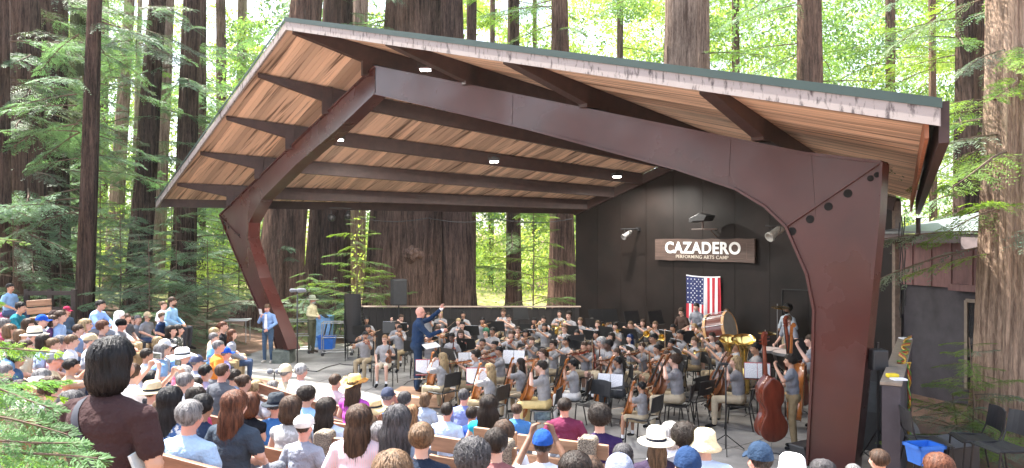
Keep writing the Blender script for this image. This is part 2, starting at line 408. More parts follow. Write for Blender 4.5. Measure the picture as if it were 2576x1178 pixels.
# ---- work lamps clamped to the purlins (lit)
lampblk = mat('lamp_black', (.02,.02,.022), .5)
lens = emit('lamp_lens', (1,.97,.9), 14)
def work_lamp(x, y, Y, label, power, target=None):
    c = P(x, y, Y); e = empty('work_lamp', c, 0, label, 'lamp', 'lit work lamps under the roof')
    MB().box((0,0,.06), (.30,.22,.10)).box((0,0,.13), (.12,.1,.06)).build('lamp_housing', lampblk, e, bevel=.015)
    b = MB(); b.tube([(-.17,0,.05),(-.17,0,.2),(.17,0,.2),(.17,0,.05)], .012, 6); b.build('lamp_bracket', lampblk, e)
    MB().box((0,0,-.004), (.22,.15,.03)).build('lamp_lens', lens, e)
    L = bpy.data.lights.new('lamp_light', 'SPOT'); L.energy = power; L.spot_size = R(172); L.spot_blend = .5; L.color = (1,.97,.9); L.shadow_soft_size = .08
    lo = bpy.data.objects.new('lamp_light', L); COL.objects.link(lo); lo.parent = e; lo.location = (0,0,-.02)
    return e
work_lamp(852,352,20.4, 'leftmost lit lamp, just behind the left arch rafter', 380)
work_lamp(1243,407,21.2, 'lit lamp on the purlin at the middle of the ceiling', 420)
work_lamp(1552,445,22.6, 'lit lamp nearest the black back wall', 460)
work_lamp(1070,176,17.2, 'lit lamp above the arch close to the roof ridge', 330)
work_lamp(1475,246,15.2, 'lit lamp above the long right arch rafter', 330)

# ---- sign
def basis(n):   # local x along the wall, y up, z out of the wall
    x = wd; z = wnrm; y = Vector((0,0,1)); return Matrix((x, y, z)).transposed()
BM = basis(wnrm)
sl = on_wall(1652,627,.06); sr = on_wall(1902,632,.06); scn = (sl+sr)/2; sw = (sr-sl).length
sh = 56/F*scn.y
sign = empty('sign_board', scn, 0, 'carved dark brown wooden sign reading CAZADERO on the black wall', 'sign')
sign.rotation_euler = BM.to_euler()
signw = mat('sign_wood', (.075,.045,.035), .7, var=.35, scale=3, stretch=(.6,6,6), bump=.5)
mb = MB(); n = 12; r2 = random.Random(3)
top = [(-sw/2+sw*i/n, sh/2+r2.uniform(-.012,.015)) for i in range(n+1)]; bot = [(-sw/2+sw*i/n, -sh/2+r2.uniform(-.012,.012)) for i in range(n+1)]
for i in range(n):
    q = [(bot[i][0],bot[i][1],0),(bot[i+1][0],bot[i+1][1],0),(top[i+1][0],top[i+1][1],0),(top[i][0],top[i][1],0)]
    mb.add(q+[(a,b,.07) for a,b,c in q], [(3,2,1,0),(4,5,6,7),(0,1,5,4),(2,3,7,6)]+([(3,0,4,7)] if i == 0 else [])+([(1,2,6,5)] if i == n-1 else []))
mb.build('board', signw, sign)
mb = MB()
for (cx_, cy_, w_, h_) in ((0, sh*.36, sw*.86, .012), (-sw*.30, -sh*.33, sw*.2, .012), (sw*.30, -sh*.33, sw*.2, .012), (-sw*.43, 0, .012, sh*.7), (sw*.43, 0, .012, sh*.7)):
    mb.box((cx_, cy_, .071), (w_, h_, .006))
mb.build('carved_border', mat('carved_brown', (.11,.07,.05), .7), sign)
def text_mesh(body, width, height, bold, m, parent, loc, name, ext=.012, shear=0):
    cu = bpy.data.curves.new(name, 'FONT'); cu.body = body; cu.align_x = 'CENTER'; cu.align_y = 'CENTER'; cu.extrude = .02; cu.offset = bold; cu.shear = shear; cu.space_character = 1.08
    o = bpy.data.objects.new('tmp', cu); COL.objects.link(o); bpy.context.view_layer.update()
    me = bpy.data.meshes.new_from_object(o.evaluated_get(bpy.context.evaluated_depsgraph_get())); bpy.data.objects.remove(o)
    co = np.empty(len(me.vertices)*3); me.vertices.foreach_get('co', co); co = co.reshape(-1,3); lo, hi = co.min(0), co.max(0)
    co = (co-(lo+hi)/2)/(hi-lo)*np.array([width, height, ext]); me.vertices.foreach_set('co', co.ravel()); me.update(); me.materials.clear(); me.materials.append(m)
    t = link(name, me, parent); t.location = loc; return t
white_p = mat('white_lettering', (.78,.78,.76), .6, var=.05)
text_mesh('CAZADERO', sw*.76, sh*.54, .03, white_p, sign, (-.01, sh*.10, .078), 'lettering')
text_mesh('PERFORMING ARTS CAMP', sw*.53, sh*.155, .006, mat('tan_lettering', (.55,.48,.40), .6, var=.1), sign, (0, -sh*.31, .078), 'lettering')

# ---- flag hung vertically
fl, fr, fb = on_wall(1728,694,.05), on_wall(1814,698,.05), on_wall(1728,866,.05)
fw = (fr-fl).length; fh = fl.z-fb.z; fc = (fl+fr)/2
flag = empty('hanging_flag', (fc.x, fc.y, fl.z), 0, 'red, white and blue striped flag hung vertically on the black wall', 'flag'); flag.rotation_euler = BM.to_euler()
fred = mat('flag_red', (.42,.02,.035), .8, var=.12); fwh = mat('flag_white', (.72,.72,.74), .8, var=.06); fbl = mat('flag_blue', (.012,.022,.10), .8, var=.12)
def fold(x, y): return .03+.022*math.sin(x*17+1)*min(1, -y*1.2+.15)+.012*math.sin(x*41+y*1.5)
def cloth(x0, x1, y0, y1, m, name, nx=3, ny=14, dz=0):
    mb = MB(); b = []
    for j in range(ny+1):
        for i in range(nx+1):
            x = x0+(x1-x0)*i/nx; y = y0+(y1-y0)*j/ny; sag = -.025*(1-(2*x/fw)**2)*max(0, 1+y*4) ; b.append((x, y+sag, fold(x, y)+dz))
    mb.add(b, [(j*(nx+1)+i, (j+1)*(nx+1)+i, (j+1)*(nx+1)+i+1, j*(nx+1)+i+1) for j in range(ny) for i in range(nx)])
    return mb.build(name, m, flag, True)
for i in range(13):
    x0 = -fw/2+fw*i/13; x1 = x0+fw/13; ytop = -fh*.40 if i < 7 else 0
    cloth(x0, x1, ytop, -fh, fred if i % 2 == 0 else fwh, 'stripe')
cloth(-fw/2, -fw/2+fw*7/13, 0, -fh*.40, fbl, 'canton', 8, 10)
cloth(-fw/2, fw/2, .035, 0, fwh, 'header', 12, 1, .002)
star = MB()
for k in range(10):
    a = math.pi/2+k*math.pi/5; r_ = .030 if k % 2 == 0 else .012; star.v.append((r_*math.cos(a), r_*math.sin(a), 0))
star.f = [tuple(range(10))]; star.m = [0]; sme = star.mesh('star', fwh)
cw = fw*7/13; ch_ = fh*.4
for j in range(11):
    for i in range(9):
        if (i+j) % 2 == 0:
            x = -fw/2+cw*(i+1)/10; y = -ch_*(j+1)/12; o = link('star', sme, flag); o.location = (x, y-.02, fold(x, y)+.007)

# ---- spotlights on wall arms
def spot(x, y, label, aim, big=1.0, off=.55, cm=None):
    c = on_wall(x, y, off); e = empty('stage_spotlight', c, 0, label, 'spotlight', 'stage spotlights on wall arms')
    d = Vector(aim).normalized(); q = d.to_track_quat('Z', 'Y').to_matrix().to_4x4()
    mb = MB(); mb.lathe([(0,-.19*big),(.05*big,-.19*big),(.075*big,-.12*big),(.08*big,.12*big),(.095*big,.14*big),(.095*big,.19*big),(.08*big,.19*big),(.07*big,.1*big),(0,.1*big)], 18, q)
    mb.build('lamp_barrel', cm or mat('lamp_grey', (.25,.24,.23), .45), e, True)
    b = MB(); b.tube([q @ Vector((.1*big,0,0)), q @ Vector((.13*big,0,0))+Vector((0,0,.16)), q @ Vector((-.13*big,0,0))+Vector((0,0,.16)), q @ Vector((-.1*big,0,0))], .010, 6); b.build('yoke', lampblk, e)
    b = MB(); b.tube([Vector((0,0,.17)), Vector((0,0,.17))-wnrm*(off+.02)], .022, 8); b.box(Vector((0,0,.17))-wnrm*off, (.1,.1,.24), BM)
    b.tube([Vector((0,0,.17))-wd*.3, Vector((0,0,.17))+wd*.35], .018, 8); b.build('wall_arm', lampblk, e)
    return e
spot(1578,590, 'grey spotlight on the wall left of the sign', (-.7,-.45,-.5))
spot(1952,585, 'pale grey spotlight beside the inner edge of the right arch', (-.7,-.3,-.45), 1.35, 1.0, mat('lamp_pale', (.42,.41,.38), .5))
c = on_wall(1768,552,.5); e = empty('wall_projector', c, 0, 'large black projector on a bracket above the carved sign', 'projector'); e.rotation_euler = BM.to_euler()
mb = MB(); mb.prism([(-.26,-.07,-.2),(.20,-.05,-.2),(.30,.10,-.2),(.02,.17,-.2),(-.30,.05,-.2)], (0,0,.4)); mb.build('housing', lampblk, e, bevel=.02)
mb = MB(); mb.prism([(-.42,-.09,-.12),(-.24,-.09,-.12),(-.20,.02,-.12),(-.40,.03,-.12)], (0,0,.24)); mb.build('lens_hood', lampblk, e, bevel=.015)
mb = MB(); mb.tube([(-.4,-.28,0),(.5,-.28,0)], .022, 8); mb.tube([(0,-.28,0),(0,-.28,-.5)], .022, 8); mb.tube([(0,-.28,-.3),(.1,-.5,-.48)], .018, 8); mb.tube([(0,-.05,0),(0,-.28,0)], .03, 8); mb.build('bracket', mat('bracket_rust', (.10,.07,.06), .6), e)

# ---- fence wall behind the orchestra
FY = 24.6; fa = P(880,770,FY); fb_ = P(1457,768,FY)
fen = empty('rear_screen_wall', ((fa.x+fb_.x)/2, FY, 0), 0, 'low black board screen with pale cap rail behind the orchestra', 'screen wall')
hm_ = fa.z; wf = fb_.x-fa.x; nb = 34
dk = mat('dark_board', (.013,.009,.008), .7, var=.4, scale=6, stretch=(6,6,.7), bump=.4, rand=.25)
bme = MB().box((0,0,(hm_-.06)/2), (wf/nb-.012, .03, hm_-.06)).mesh('board', dk)
for i in range(nb):
    o = link('board', bme, fen); o.location = (-wf/2+wf*(i+.5)/nb, -.03+.006*(i % 2), 0)
MB().box((0,.03,hm_/2-.05), (wf, .06, hm_-.12)).build('backing', dk, fen)
MB().box((0,0,hm_-.02), (wf+.1,.2,.035)).build('cap_rail', mat('pale_cap', (.36,.27,.22), .6, var=.15), fen, bevel=.005)
MB().box((-wf/2+.07,-.07,hm_/2-.03), (.12,.05,hm_-.06)).build('post', dk, fen)
MB().box((wf/2-.07,-.07,hm_/2-.03), (.12,.05,hm_-.06)).build('post', dk, fen)

# ---- loudspeaker on pole, rigging at the rear eave
c = P(1003,735,24.0); e = empty('loudspeaker', (c.x, c.y, 0), 0, 'tall black loudspeaker on a pole in front of the huge redwood', 'loudspeaker')
MB().box((0,0,c.z), (.46,.4,.82), Matrix.Rotation(.35, 3, 'Z')).build('cabinet', lampblk, e, bevel=.03)
mb = MB(); mb.tube([(0,0,0),(0,0,c.z-.4)], .022, 8); mb.build('pole', lampblk, e)
MB().box((-.03,-.215,c.z), (.40,.012,.76), Matrix.Rotation(.35, 3, 'Z')).build('grille', mat('grille_black', (.012,.012,.013), .8, scale=60), e)
c = P(875,540,24.3); e = empty('hanging_light', c, 0, 'small black stage light hanging under the rear eave beam', 'stage light')
mb = MB(); mb.tube([(0,0,.2),(0,0,.05)], .015, 6); mb.tube([(-.6,0,.22),(.1,0,.2)], .018, 6); mb.build('hanger', lampblk, e)
mb = MB(); mb.lathe([(0,-.12),(.06,-.1),(.09,.02),(.1,.12),(.08,.12),(0,.06)], 14, Matrix.Rotation(R(150), 4, 'X')); mb.build('lamp_can', lampblk, e, True)
c = P(833,548,24.3); e = empty('hanging_light', c, 0, 'round black par light hanging left of the cluttered stage light', 'stage light')
mb = MB(); mb.lathe([(0,.1),(.1,.1),(.13,-.08),(.12,-.1),(.1,-.05),(0,0)], 16, Matrix.Rotation(R(80), 4, 'X')); mb.build('lamp_can', lampblk, e, True)
MB().tube([(0,0,.25),(0,0,.05)], .012, 6).build('hanger', lampblk, e)
c = P(2197,712,16.6); e = empty('wall_clock', c, 0, 'round tan wheel-shaped wall piece beside the right arch post', 'wall ornament'); e.rotation_euler = (R(90),0,R(20))
tanm = mat('tan_plaster', (.30,.22,.15), .7, var=.3, scale=20)
mb = MB(); mb.lathe([(.12,0),(.17,0),(.17,.04),(.12,.04),(.12,0)], 24); mb.build('rim', tanm, e, True)
mb = MB(); 
for k in range(6): a = k*math.pi/6; mb.box((0,0,.02), (.28,.025,.02), Matrix.Rotation(a, 3, 'Z'))
mb.lathe([(0,0),(.045,0),(.045,.04),(0,.05)], 12); mb.build('spokes', tanm, e)

# hanging black cables at the right rear corner and along the rear eave
for k, (x0, x1, y0, y1) in enumerate(((2268,2272,545,790),(2274,2278,545,770),(2262,2266,560,800))):
    mb = MB(); mb.tube([P(x0+(x1-x0)*t/10+2*math.sin(t*1.7+k), y0+(y1-y0)*t/10, 16.4+.1*k) for t in range(11)], .014, 5)
    tag(mb.build('hanging_cable', lampblk), ('left','right','middle')[k]+' one of three dark cables hanging at the right rear corner', 'cable', 'cables hanging at the right corner')
mb = MB()
for a_, b2_ in ((900,1080),(1080,1250),(1250,1440)):
    mb.tube([P(a_+(b2_-a_)*t/8, 548+(a_-900)/540*4+10*math.sin(math.pi*t/8), 24.2) for t in range(9)], .012, 5)
tag(mb.build('slack_cable', lampblk), 'slack black cable looping along the rear eave beam', 'cable')

# conduit and weld seams on the steel and ceiling
for x0_, y0_, x1_, y1_ in ((1838,345,1832,468),(1290,238,1288,312),(2040,390,2052,545)):
    dd = Vector((dR.x, dR.y, 0)).normalized(); p_, q_ = in_plane(AP, dd, x0_, y0_)-nR*.003, in_plane(AP, dd, x1_, y1_)-nR*.003
    bs(MB().beam(p_, q_, .012, .008, nR), 'weld_seam', steel)
mb = MB(); mb.tube([deck(-1, .23, .2+.75*i/12)+Vector((.16,0,-.05)) for i in range(13)], .018, 6); bs(mb, 'conduit', purl)
mb = MB(); mb.tube([deck(-1, .67, .2+.75*i/12)+Vector((.16,0,-.05)) for i in range(13)], .018, 6); bs(mb, 'conduit', purl)
# ---------------------------------------------------------------- rear building on the right
def quadbox(p, off): return MB().prism(p, off)
bldg = empty('backstage_building', (10.5,15.5,0), 0, 'dark backstage building with brown batten siding right of the shell', 'building')
OB = Vector((10.5,15.5,0))
def bb(mb, name, m, bevel=0, parent=None):
    mb.v = [tuple(Vector(v)-OB) for v in mb.v]; return mb.build(name, m, parent or bldg, bevel=bevel)
BA = Vector((8.95,17.5,0)); BB = P(2580,700,14.6); BB.z = 0; bd = (BB-BA).normalized(); bn = Vector((bd.y, -bd.x, 0))
if bn.y > 0: bn = -bn
def on_b(x, y, off=0):
    k = (x-CX)/F; o = BA+bn*off; s = (k*o.y-o.x)/(bd.x-k*bd.y); return P(x, y, o.y+bd.y*s)
BE = BA+bd*9; gz = -.1
darkplast = mat('dark_render', (.045,.038,.045), .7, var=.25, scale=4, bump=.2)
zb = on_b(2380,722).z
bb(MB().prism([BA+Vector((0,0,gz)), BE+Vector((0,0,gz)), BE+Vector((0,0,zb)), BA+Vector((0,0,zb))], -bn*.2), 'wall', darkplast)
siding = mat('purple_brown_siding', (.19,.095,.09), .65, var=.2, scale=4, stretch=(5,5,.8), bump=.3, rand=.15)
zt = on_b(2300,604).z
L = 9.0; n = 18; 
for i in range(n):
    a = BA+bd*(L*i/n+.008)+bn*.12; b_ = BA+bd*(L*(i+1)/n-.008)+bn*.12
    bb(MB().prism([a+Vector((0,0,zb)), b_+Vector((0,0,zb)), b_+Vector((0,0,zt)), a+Vector((0,0,zt))], -bn*.12), 'siding_board', siding)
    bb(MB().prism([a-bd*.035+Vector((0,0,zb+.01)), a+bd*.03+Vector((0,0,zb+.01)), a+bd*.03+Vector((0,0,zt)), a-bd*.035+Vector((0,0,zt))], bn*.03), 'batten', siding)
fas = mat('purple_grey_fascia', (.20,.16,.165), .7, var=.25, scale=4, bump=.2)
bb(MB().prism([BA+bn*.5+Vector((0,0,zt-.06)), BE+bn*.5+Vector((0,0,zt-.06)), BE+bn*.5+Vector((0,0,zt+.13)), BA+bn*.5+Vector((0,0,zt+.13))], bn*.04), 'fascia_board', fas)
a = on_b(2420,640,.56); a.z = 0; bb(MB().prism([a+Vector((0,0,zt-.18)), BE+bn*.56+Vector((0,0,zt-.18)), BE+bn*.56+Vector((0,0,zt+.10)), a+Vector((0,0,zt+.10))], bn*.03), 'fascia_board', fas)
rm = mat('grey_metal_roof', (.26,.29,.30), .35, var=.1, metal=.2)
bb(MB().prism([BA+bn*.62+Vector((0,0,zt+.14)), BE+bn*.62+Vector((0,0,zt+.14)), BE-bn*5+Vector((0,0,zt+1.0)), BA-bn*5+Vector((0,0,zt+1.0))], (0,0,.05)), 'roof', rm)
# window / door with pale frame and dark glass
d0, d1 = on_b(2432,752,.03), on_b(2540,752,.03); dz = on_b(2432,756,.03).z; w_ = (d1-d0).length
frame_m = mat('tan_frame', (.22,.17,.13), .6, var=.2)
dr = MB(); c0 = Vector((d0.x, d0.y, 0)); c1 = Vector((d1.x, d1.y, 0))
for a, b_ in ((c0+Vector((0,0,.35)), c0+Vector((0,0,dz))), (c0+Vector((0,0,dz)), c1+Vector((0,0,dz))), (c1+Vector((0,0,dz)), c1+Vector((0,0,.35))), ((c0*.55+c1*.45)+Vector((0,0,.35)), (c0*.55+c1*.45)+Vector((0,0,dz)))):
    dr.beam(a, b_, .07, .07, bn)
door = bb(dr, 'door', frame_m)
gm = mat('dark_glass', (.02,.022,.025), .08, var=.3, scale=2, spec=.8)
bb(MB().prism([c0+Vector((0,0,.36))-bn*.0, c1+Vector((0,0,.36)), c1+Vector((0,0,dz-.02)), c0+Vector((0,0,dz-.02))], -bn*.015), 'pane', gm)
a = on_b(2390,722,.16); b_ = on_b(2580,735,.16); bb(MB().beam(a, Vector((b_.x,b_.y,a.z)), .12, .14), 'lintel', siding)
# side wall of the shell between wall corner and building
so = MB().prism([W1+Vector((-.55,-.6,0)), W1+Vector((-.02,0,0)), W1+Vector((-.02,0,4.2)), W1+Vector((-.55,-.6,4.2))], (.06,-.05,0))
# ---- ledge wall with cables at the right of the stage
A_ = P(2218,960,9.6); B_ = P(2262,850,14.4)
ledge = empty('ledge_wall', (A_.x, A_.y, 0), 0, 'narrow dark ledge wall with coloured cables right of the arch post', 'low wall')
def lg(mb, name, m, bevel=0, sm=False): 
    mb.v = [tuple(Vector(v)-Vector((A_.x,A_.y,0))) for v in mb.v]; return mb.build(name, m, ledge, sm, bevel)
dv = (B_-A_); dv.z = 0; dv.normalize(); sv = Vector((dv.y, -dv.x, 0))*.21
lt = (A_.z+B_.z)/2; 
lg(MB().hexa([A_*1, A_+sv, B_+sv, B_] and [Vector((A_.x,A_.y,0)), Vector((A_.x,A_.y,0))+sv, Vector((B_.x,B_.y,0))+sv, Vector((B_.x,B_.y,0)), Vector((A_.x,A_.y,A_.z-.05)), Vector((A_.x,A_.y,A_.z-.05))+sv, Vector((B_.x,B_.y,B_.z-.05))+sv, Vector((B_.x,B_.y,B_.z-.05))]), 'wall_body', darkplast)
lg(MB().hexa([A_-sv*.1+Vector((0,0,-.045)), A_+sv*1.1+Vector((0,0,-.045)), B_+sv*1.1+Vector((0,0,-.045)), B_-sv*.1+Vector((0,0,-.045)), A_-sv*.1, A_+sv*1.1, B_+sv*1.1, B_-sv*.1]), 'cap', mat('tan_cap', (.22,.18,.14), .7, var=.2), .006)
for cc, ph, nm in ((hexc('c9a23a'),0,'yellow'), (hexc('b0402c'),1.2,'red'), (hexc('5f8a3a'),2.4,'green')):
    mb = MB(); pts = []
    for i in range(60):
        t = i/59; b0 = B_.lerp(A_, min(1, t*1.25)); 
        p = b0+sv*(.75+.25*math.sin(t*40+ph))+Vector((0,0,.03+.02*math.sin(t*31+ph)))
        if t > .55: p = B_.lerp(A_, .62)+sv*(1.22+.08*math.sin(t*60+ph))+Vector((0,0,.0-(t-.55)*2.9))+dv*(.12*math.sin(t*48+ph))
        pts.append(p)
    mb.tube(pts, .012, 6); o = mb.build('looped_cable', mat('cable_'+nm, cc, .5)); tag(o, '%s cable looped over the narrow ledge wall' % nm, 'cable', 'cables over the ledge wall')
yt = B_.lerp(A_, .93)+sv*.5
o = MB().box(yt+Vector((0,0,.03)), (.14,.1,.05)).build('tape_measure', mat('yellow_plastic', (.75,.55,.02), .4), bevel=.012); tag(o, 'yellow tape measure lying on the near end of the ledge', 'tape measure')
o = MB().box(yt+Vector((.0,-.16,.012)), (.17,.13,.02)).build('paper_stack', mat('paper_white', (.7,.7,.72), .8, var=.04)); tag(o, 'white papers at the near end of the narrow ledge', 'paper')
o = MB().box(B_+sv*.5+dv*-.15+Vector((0,0,.014)), (.16,.2,.02)).build('paper_stack', _m['paper_white']); tag(o, 'white papers at the far end of the narrow ledge', 'paper')

# ---------------------------------------------------------------- trees
def bark(name, c, c2, sc=1.0):
    """furrowed bark: long vertical ridges, broad patches and fibrous detail"""
    m = bpy.data.materials.new(name); m.use_nodes = True; nt = m.node_tree; N = nt.nodes; L = nt.links; b = N['Principled BSDF']; b.inputs['Roughness'].default_value = .95; b.inputs['Specular IOR Level'].default_value = .15
    tc = N.new('ShaderNodeTexCoord'); oi = N.new('ShaderNodeObjectInfo'); mu = N.new('ShaderNodeMath'); mu.operation = 'MULTIPLY'; mu.inputs[1].default_value = 50; L.new(oi.outputs['Random'], mu.inputs[0])
    def noise(st, s, d, dist=0):
        mp = N.new('ShaderNodeMapping'); mp.inputs['Scale'].default_value = st; L.new(tc.outputs['Object'], mp.inputs[0]); ad = N.new('ShaderNodeVectorMath'); L.new(mp.outputs[0], ad.inputs[0]); L.new(mu.outputs[0], ad.inputs[1])
        n = N.new('ShaderNodeTexNoise'); n.inputs['Scale'].default_value = s; n.inputs['Detail'].default_value = d; n.inputs['Roughness'].default_value = .65; n.inputs['Distortion'].default_value = dist; L.new(ad.outputs[0], n.inputs[0]); return n.outputs[0]
    a = noise((8,8,.55), 1.4*sc, 7, .6); f = noise((26,26,3.5), 1.5*sc, 6, .8); p = noise((1,1,.35), .8, 4)
    def math_(op, x, y):
        n = N.new('ShaderNodeMath'); n.operation = op
        for i, v in enumerate((x, y)):
            if isinstance(v, (int, float)): n.inputs[i].default_value = v
            else: L.new(v, n.inputs[i])
        return n.outputs[0]
    h = math_('ADD', math_('MULTIPLY', a, .62), math_('MULTIPLY', f, .38)); g = math_('ADD', h, math_('MULTIPLY', math_('SUBTRACT', p, .5), .30))
    rp = N.new('ShaderNodeValToRGB'); rp.color_ramp.elements[0].position = .40; rp.color_ramp.elements[1].position = .62; rp.color_ramp.elements[0].color = (*c2,1); rp.color_ramp.elements[1].color = (*c,1)
    e = rp.color_ramp.elements.new(.52); e.color = (*[x*.55+y*.3 for x, y in zip(c, c2)], 1); L.new(g, rp.inputs[0]); L.new(rp.outputs[0], b.inputs['Base Color'])
    bp = N.new('ShaderNodeBump'); bp.inputs['Strength'].default_value = 1; bp.inputs['Distance'].default_value = .10; L.new(h, bp.inputs['Height']); L.new(bp.outputs[0], b.inputs['Normal'])
    _m[name] = m; return m
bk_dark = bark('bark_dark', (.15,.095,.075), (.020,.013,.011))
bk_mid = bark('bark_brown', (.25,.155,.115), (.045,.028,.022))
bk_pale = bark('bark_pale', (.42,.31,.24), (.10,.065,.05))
bk_sun = bark('bark_sun_painted', (.60,.42,.31), (.16,.10,.075))  # sunlight is put into this paler bark colour, the sun misses the tree
bk_moss = bark('bark_mossy', (.10,.12,.045), (.03,.032,.018))
def trunk_mesh(name, base, top, r0, r1, m, seed, flare=.35, n=40, rings=26, furrow=.055):
    rr = random.Random(seed); ph = [rr.uniform(0, 6.28) for _ in range(12)]; mb = MB(); V = []
    nr = max(7, int(n/4)); amps = [rr.uniform(.4, 1) for _ in range(n)]
    L = (top-base).length
    for j in range(rings+1):
        t = (j/rings)**1.6; c = base.lerp(top, t); r = r0+(r1-r0)*t; h = L*t
        fl = 1+flare*math.exp(-h/(r0*2.2))
        for k in range(n):
            a = 2*math.pi*k/n+.05*math.sin(h*.25+ph[3])
            g = (-1 if k % 2 else 1)*furrow*1.35*amps[k]*(1+.5*math.sin(h*.8+k*2.3))
            lob = .07*math.sin(3*a+ph[0])+.05*math.sin(5*a+ph[1]+h*.08)+.03*math.sin(9*a+ph[4]-h*.12)+flare*.35*math.exp(-h/(r0*1.5))*math.sin(6*a+ph[2])
            q = r*fl*(1+g+lob)
            V.append((c.x+q*math.cos(a), c.y+q*math.sin(a), c.z))
    mb.v = V
    for j in range(rings):
        for k in range(n):
            k2 = (k+1) % n; mb.f.append((j*n+k, j*n+k2, (j+1)*n+k2, (j+1)*n+k)); mb.m.append(0)
    return mb
# branch sprays: a drooping limb, twigs on both sides, flat rows of narrow leaflets
def leafmat(name, c, c2, t, tc): return mat(name, c, .55, scale=1.1, c2=c2, trans=(tc, t), rand=.25, detail=3, spec=.25)
lf_cool = leafmat('foliage_cool', (.21,.31,.20), (.085,.15,.10), .38, (1.0,1.25,.55))
lf_mid = leafmat('foliage_mid', (.18,.28,.10), (.07,.13,.05), .45, (1.2,1.35,.45))
lf_light = leafmat('foliage_light', (.21,.30,.075), (.10,.17,.045), .5, (1.25,1.35,.4))
lf_grey = leafmat('foliage_grey', (.23,.28,.20), (.10,.13,.09), .3, (1.0,1.2,.6))
twigm = mat('twig_bark', (.12,.08,.055), .9, var=.3)
def branch_mesh(name, seed, leaf, L=3.0, ntw=15, ln=.12, lw=.034, droop=.16, spread=.36, pairs=9):
    rr = random.Random(seed); mb = MB(); mb.use(twigm)
    def ax(t): return Vector((L*t, .12*L*math.sin(t*2.2+seed)*t, -droop*L*t*t+.04*L*t))
    mb.tube([ax(t/6) for t in range(7)], [.022*L/3*(1-t/7)+.004 for t in range(7)], 5, False)
    mb.use(leaf); V = []; Fc = []
    def leaflet(p, d, up, l, w):
        s = d.cross(up).normalized()*w/2; b = len(mb.v)
        u = up*rr.uniform(-.25,.25)*l
        mb.v += [tuple(p-s*.5), tuple(p+d*l*.5-s+u*.4), tuple(p+d*l+u), tuple(p+d*l*.5+s+u*.4)]
        mb.f.append((b, b+1, b+2, b+3)); mb.m.append(mb.cur)
    for i in range(ntw):
        t = .12+.88*i/(ntw-1); p0 = ax(t); tl = L*spread*(1.05-t*.8)*rr.uniform(.7,1.15)
        for sd in (-1, 1):
            if rr.random() < .08: continue
            ang = R(rr.uniform(38, 62))*sd; d = Vector((math.cos(ang), math.sin(ang), rr.uniform(-.35,.08))).normalized()
            tip = []; prev = p0
            for k in range(1, pairs+1):
                u = k/pairs; q = p0+d*tl*u+Vector((0,0,-.22*tl*u*u)); dd = (q-prev).normalized()
                # second-order sprays: short twiglets with leaflets
                side = dd.cross(Vector((0,0,1))).normalized()
                for s2 in (-1, 1):
                    e = (dd*.7+side*s2*.75+Vector((0,0,rr.uniform(-.25,.15)))).normalized()
                    up = (Vector((0,0,1))+Vector((rr.uniform(-.5,.5), rr.uniform(-.5,.5), 0))).normalized()
                    l2 = ln*(1.25-u*.6)*rr.uniform(.75,1.2)
                    leaflet(q, e, up, l2, lw)
                    if u < .75: leaflet(q+e*l2*.75, (e+dd*.5).normalized(), up, l2*.8, lw*.9)
                prev = q
    for k in range(6): leaflet(ax(1), Vector((1, rr.uniform(-.6,.6), -.2)).normalized(), Vector((0,0,1)), ln*1.4, lw)
    return mb.mesh(name, None)
BR = {k: [branch_mesh('branch', s+i*17, m) for s in (1, 2, 3, 4)] for i, (k, m) in enumerate((('cool', lf_cool), ('mid', lf_mid), ('light', lf_light), ('grey', lf_grey)))}
ntree = [0]
def hang(tree, base, n, z0, z1, r_off, Lr, kinds, seed, az=None, droop=(-.1,.35)):
    rr = random.Random(seed)
    for i in range(n):
        z = rr.uniform(z0, z1); a = rr.uniform(0, 2*math.pi) if az is None else rr.uniform(*az)
        me = rr.choice(BR[rr.choice(kinds)]); o = link('branch', me, tree)
        off = r_off if not callable(r_off) else r_off(z)
        o.location = (math.cos(a)*off*.8, math.sin(a)*off*.8, z); s = rr.uniform(*Lr)/3
        o.scale = (s, s*rr.choice((-1,1)), s); o.rotation_euler = (rr.uniform(-.25,.25), rr.uniform(*droop), a)
def redwood(xt, xb, wt, wb, yb, Y, barkm, label, nb=0, zr=(1,14), Lr=(1.6,3.4), kinds=('cool',), az=None, flare=.3, n=40, furrow=.055, group='redwood trunks behind the amphitheatre', yref=0, H=24):
    """xt/wt: centre and width at picture height yref, xb/wb at the base row yb"""
    ntree[0] += 1; base = P(xb, yb, Y); top = P(xt, yref, Y); base.z = min(base.z, ground_z(base.x, base.y)+.0) if base.z > ground_z(base.x, base.y) else base.z
    d = (top-base); k = (H-base.z)/d.z; tip = base+d*k
    r0 = wb/2/F*Y; r1 = max(.06, (r0+(wt/2/F*Y-r0)*k*1.0))
    t = empty('redwood_tree', base, 0, label, 'tree', group)
    mb = trunk_mesh('trunk', Vector((0,0,-.2)), tip-base, r0/(1+flare*.3), max(.35*r0, r1), barkm, ntree[0]*7, flare, n, furrow=furrow)
    mb.build('trunk', barkm, t, True)
    if nb: hang(t, base, int(nb*(2.1 if xt < 640 else 1.7)), zr[0], zr[1], r0*.8, Lr, kinds, ntree[0]*31, az)
    return t
C_, M_, L_, G_ = 'cool', 'mid', 'light', 'grey'
T = redwood
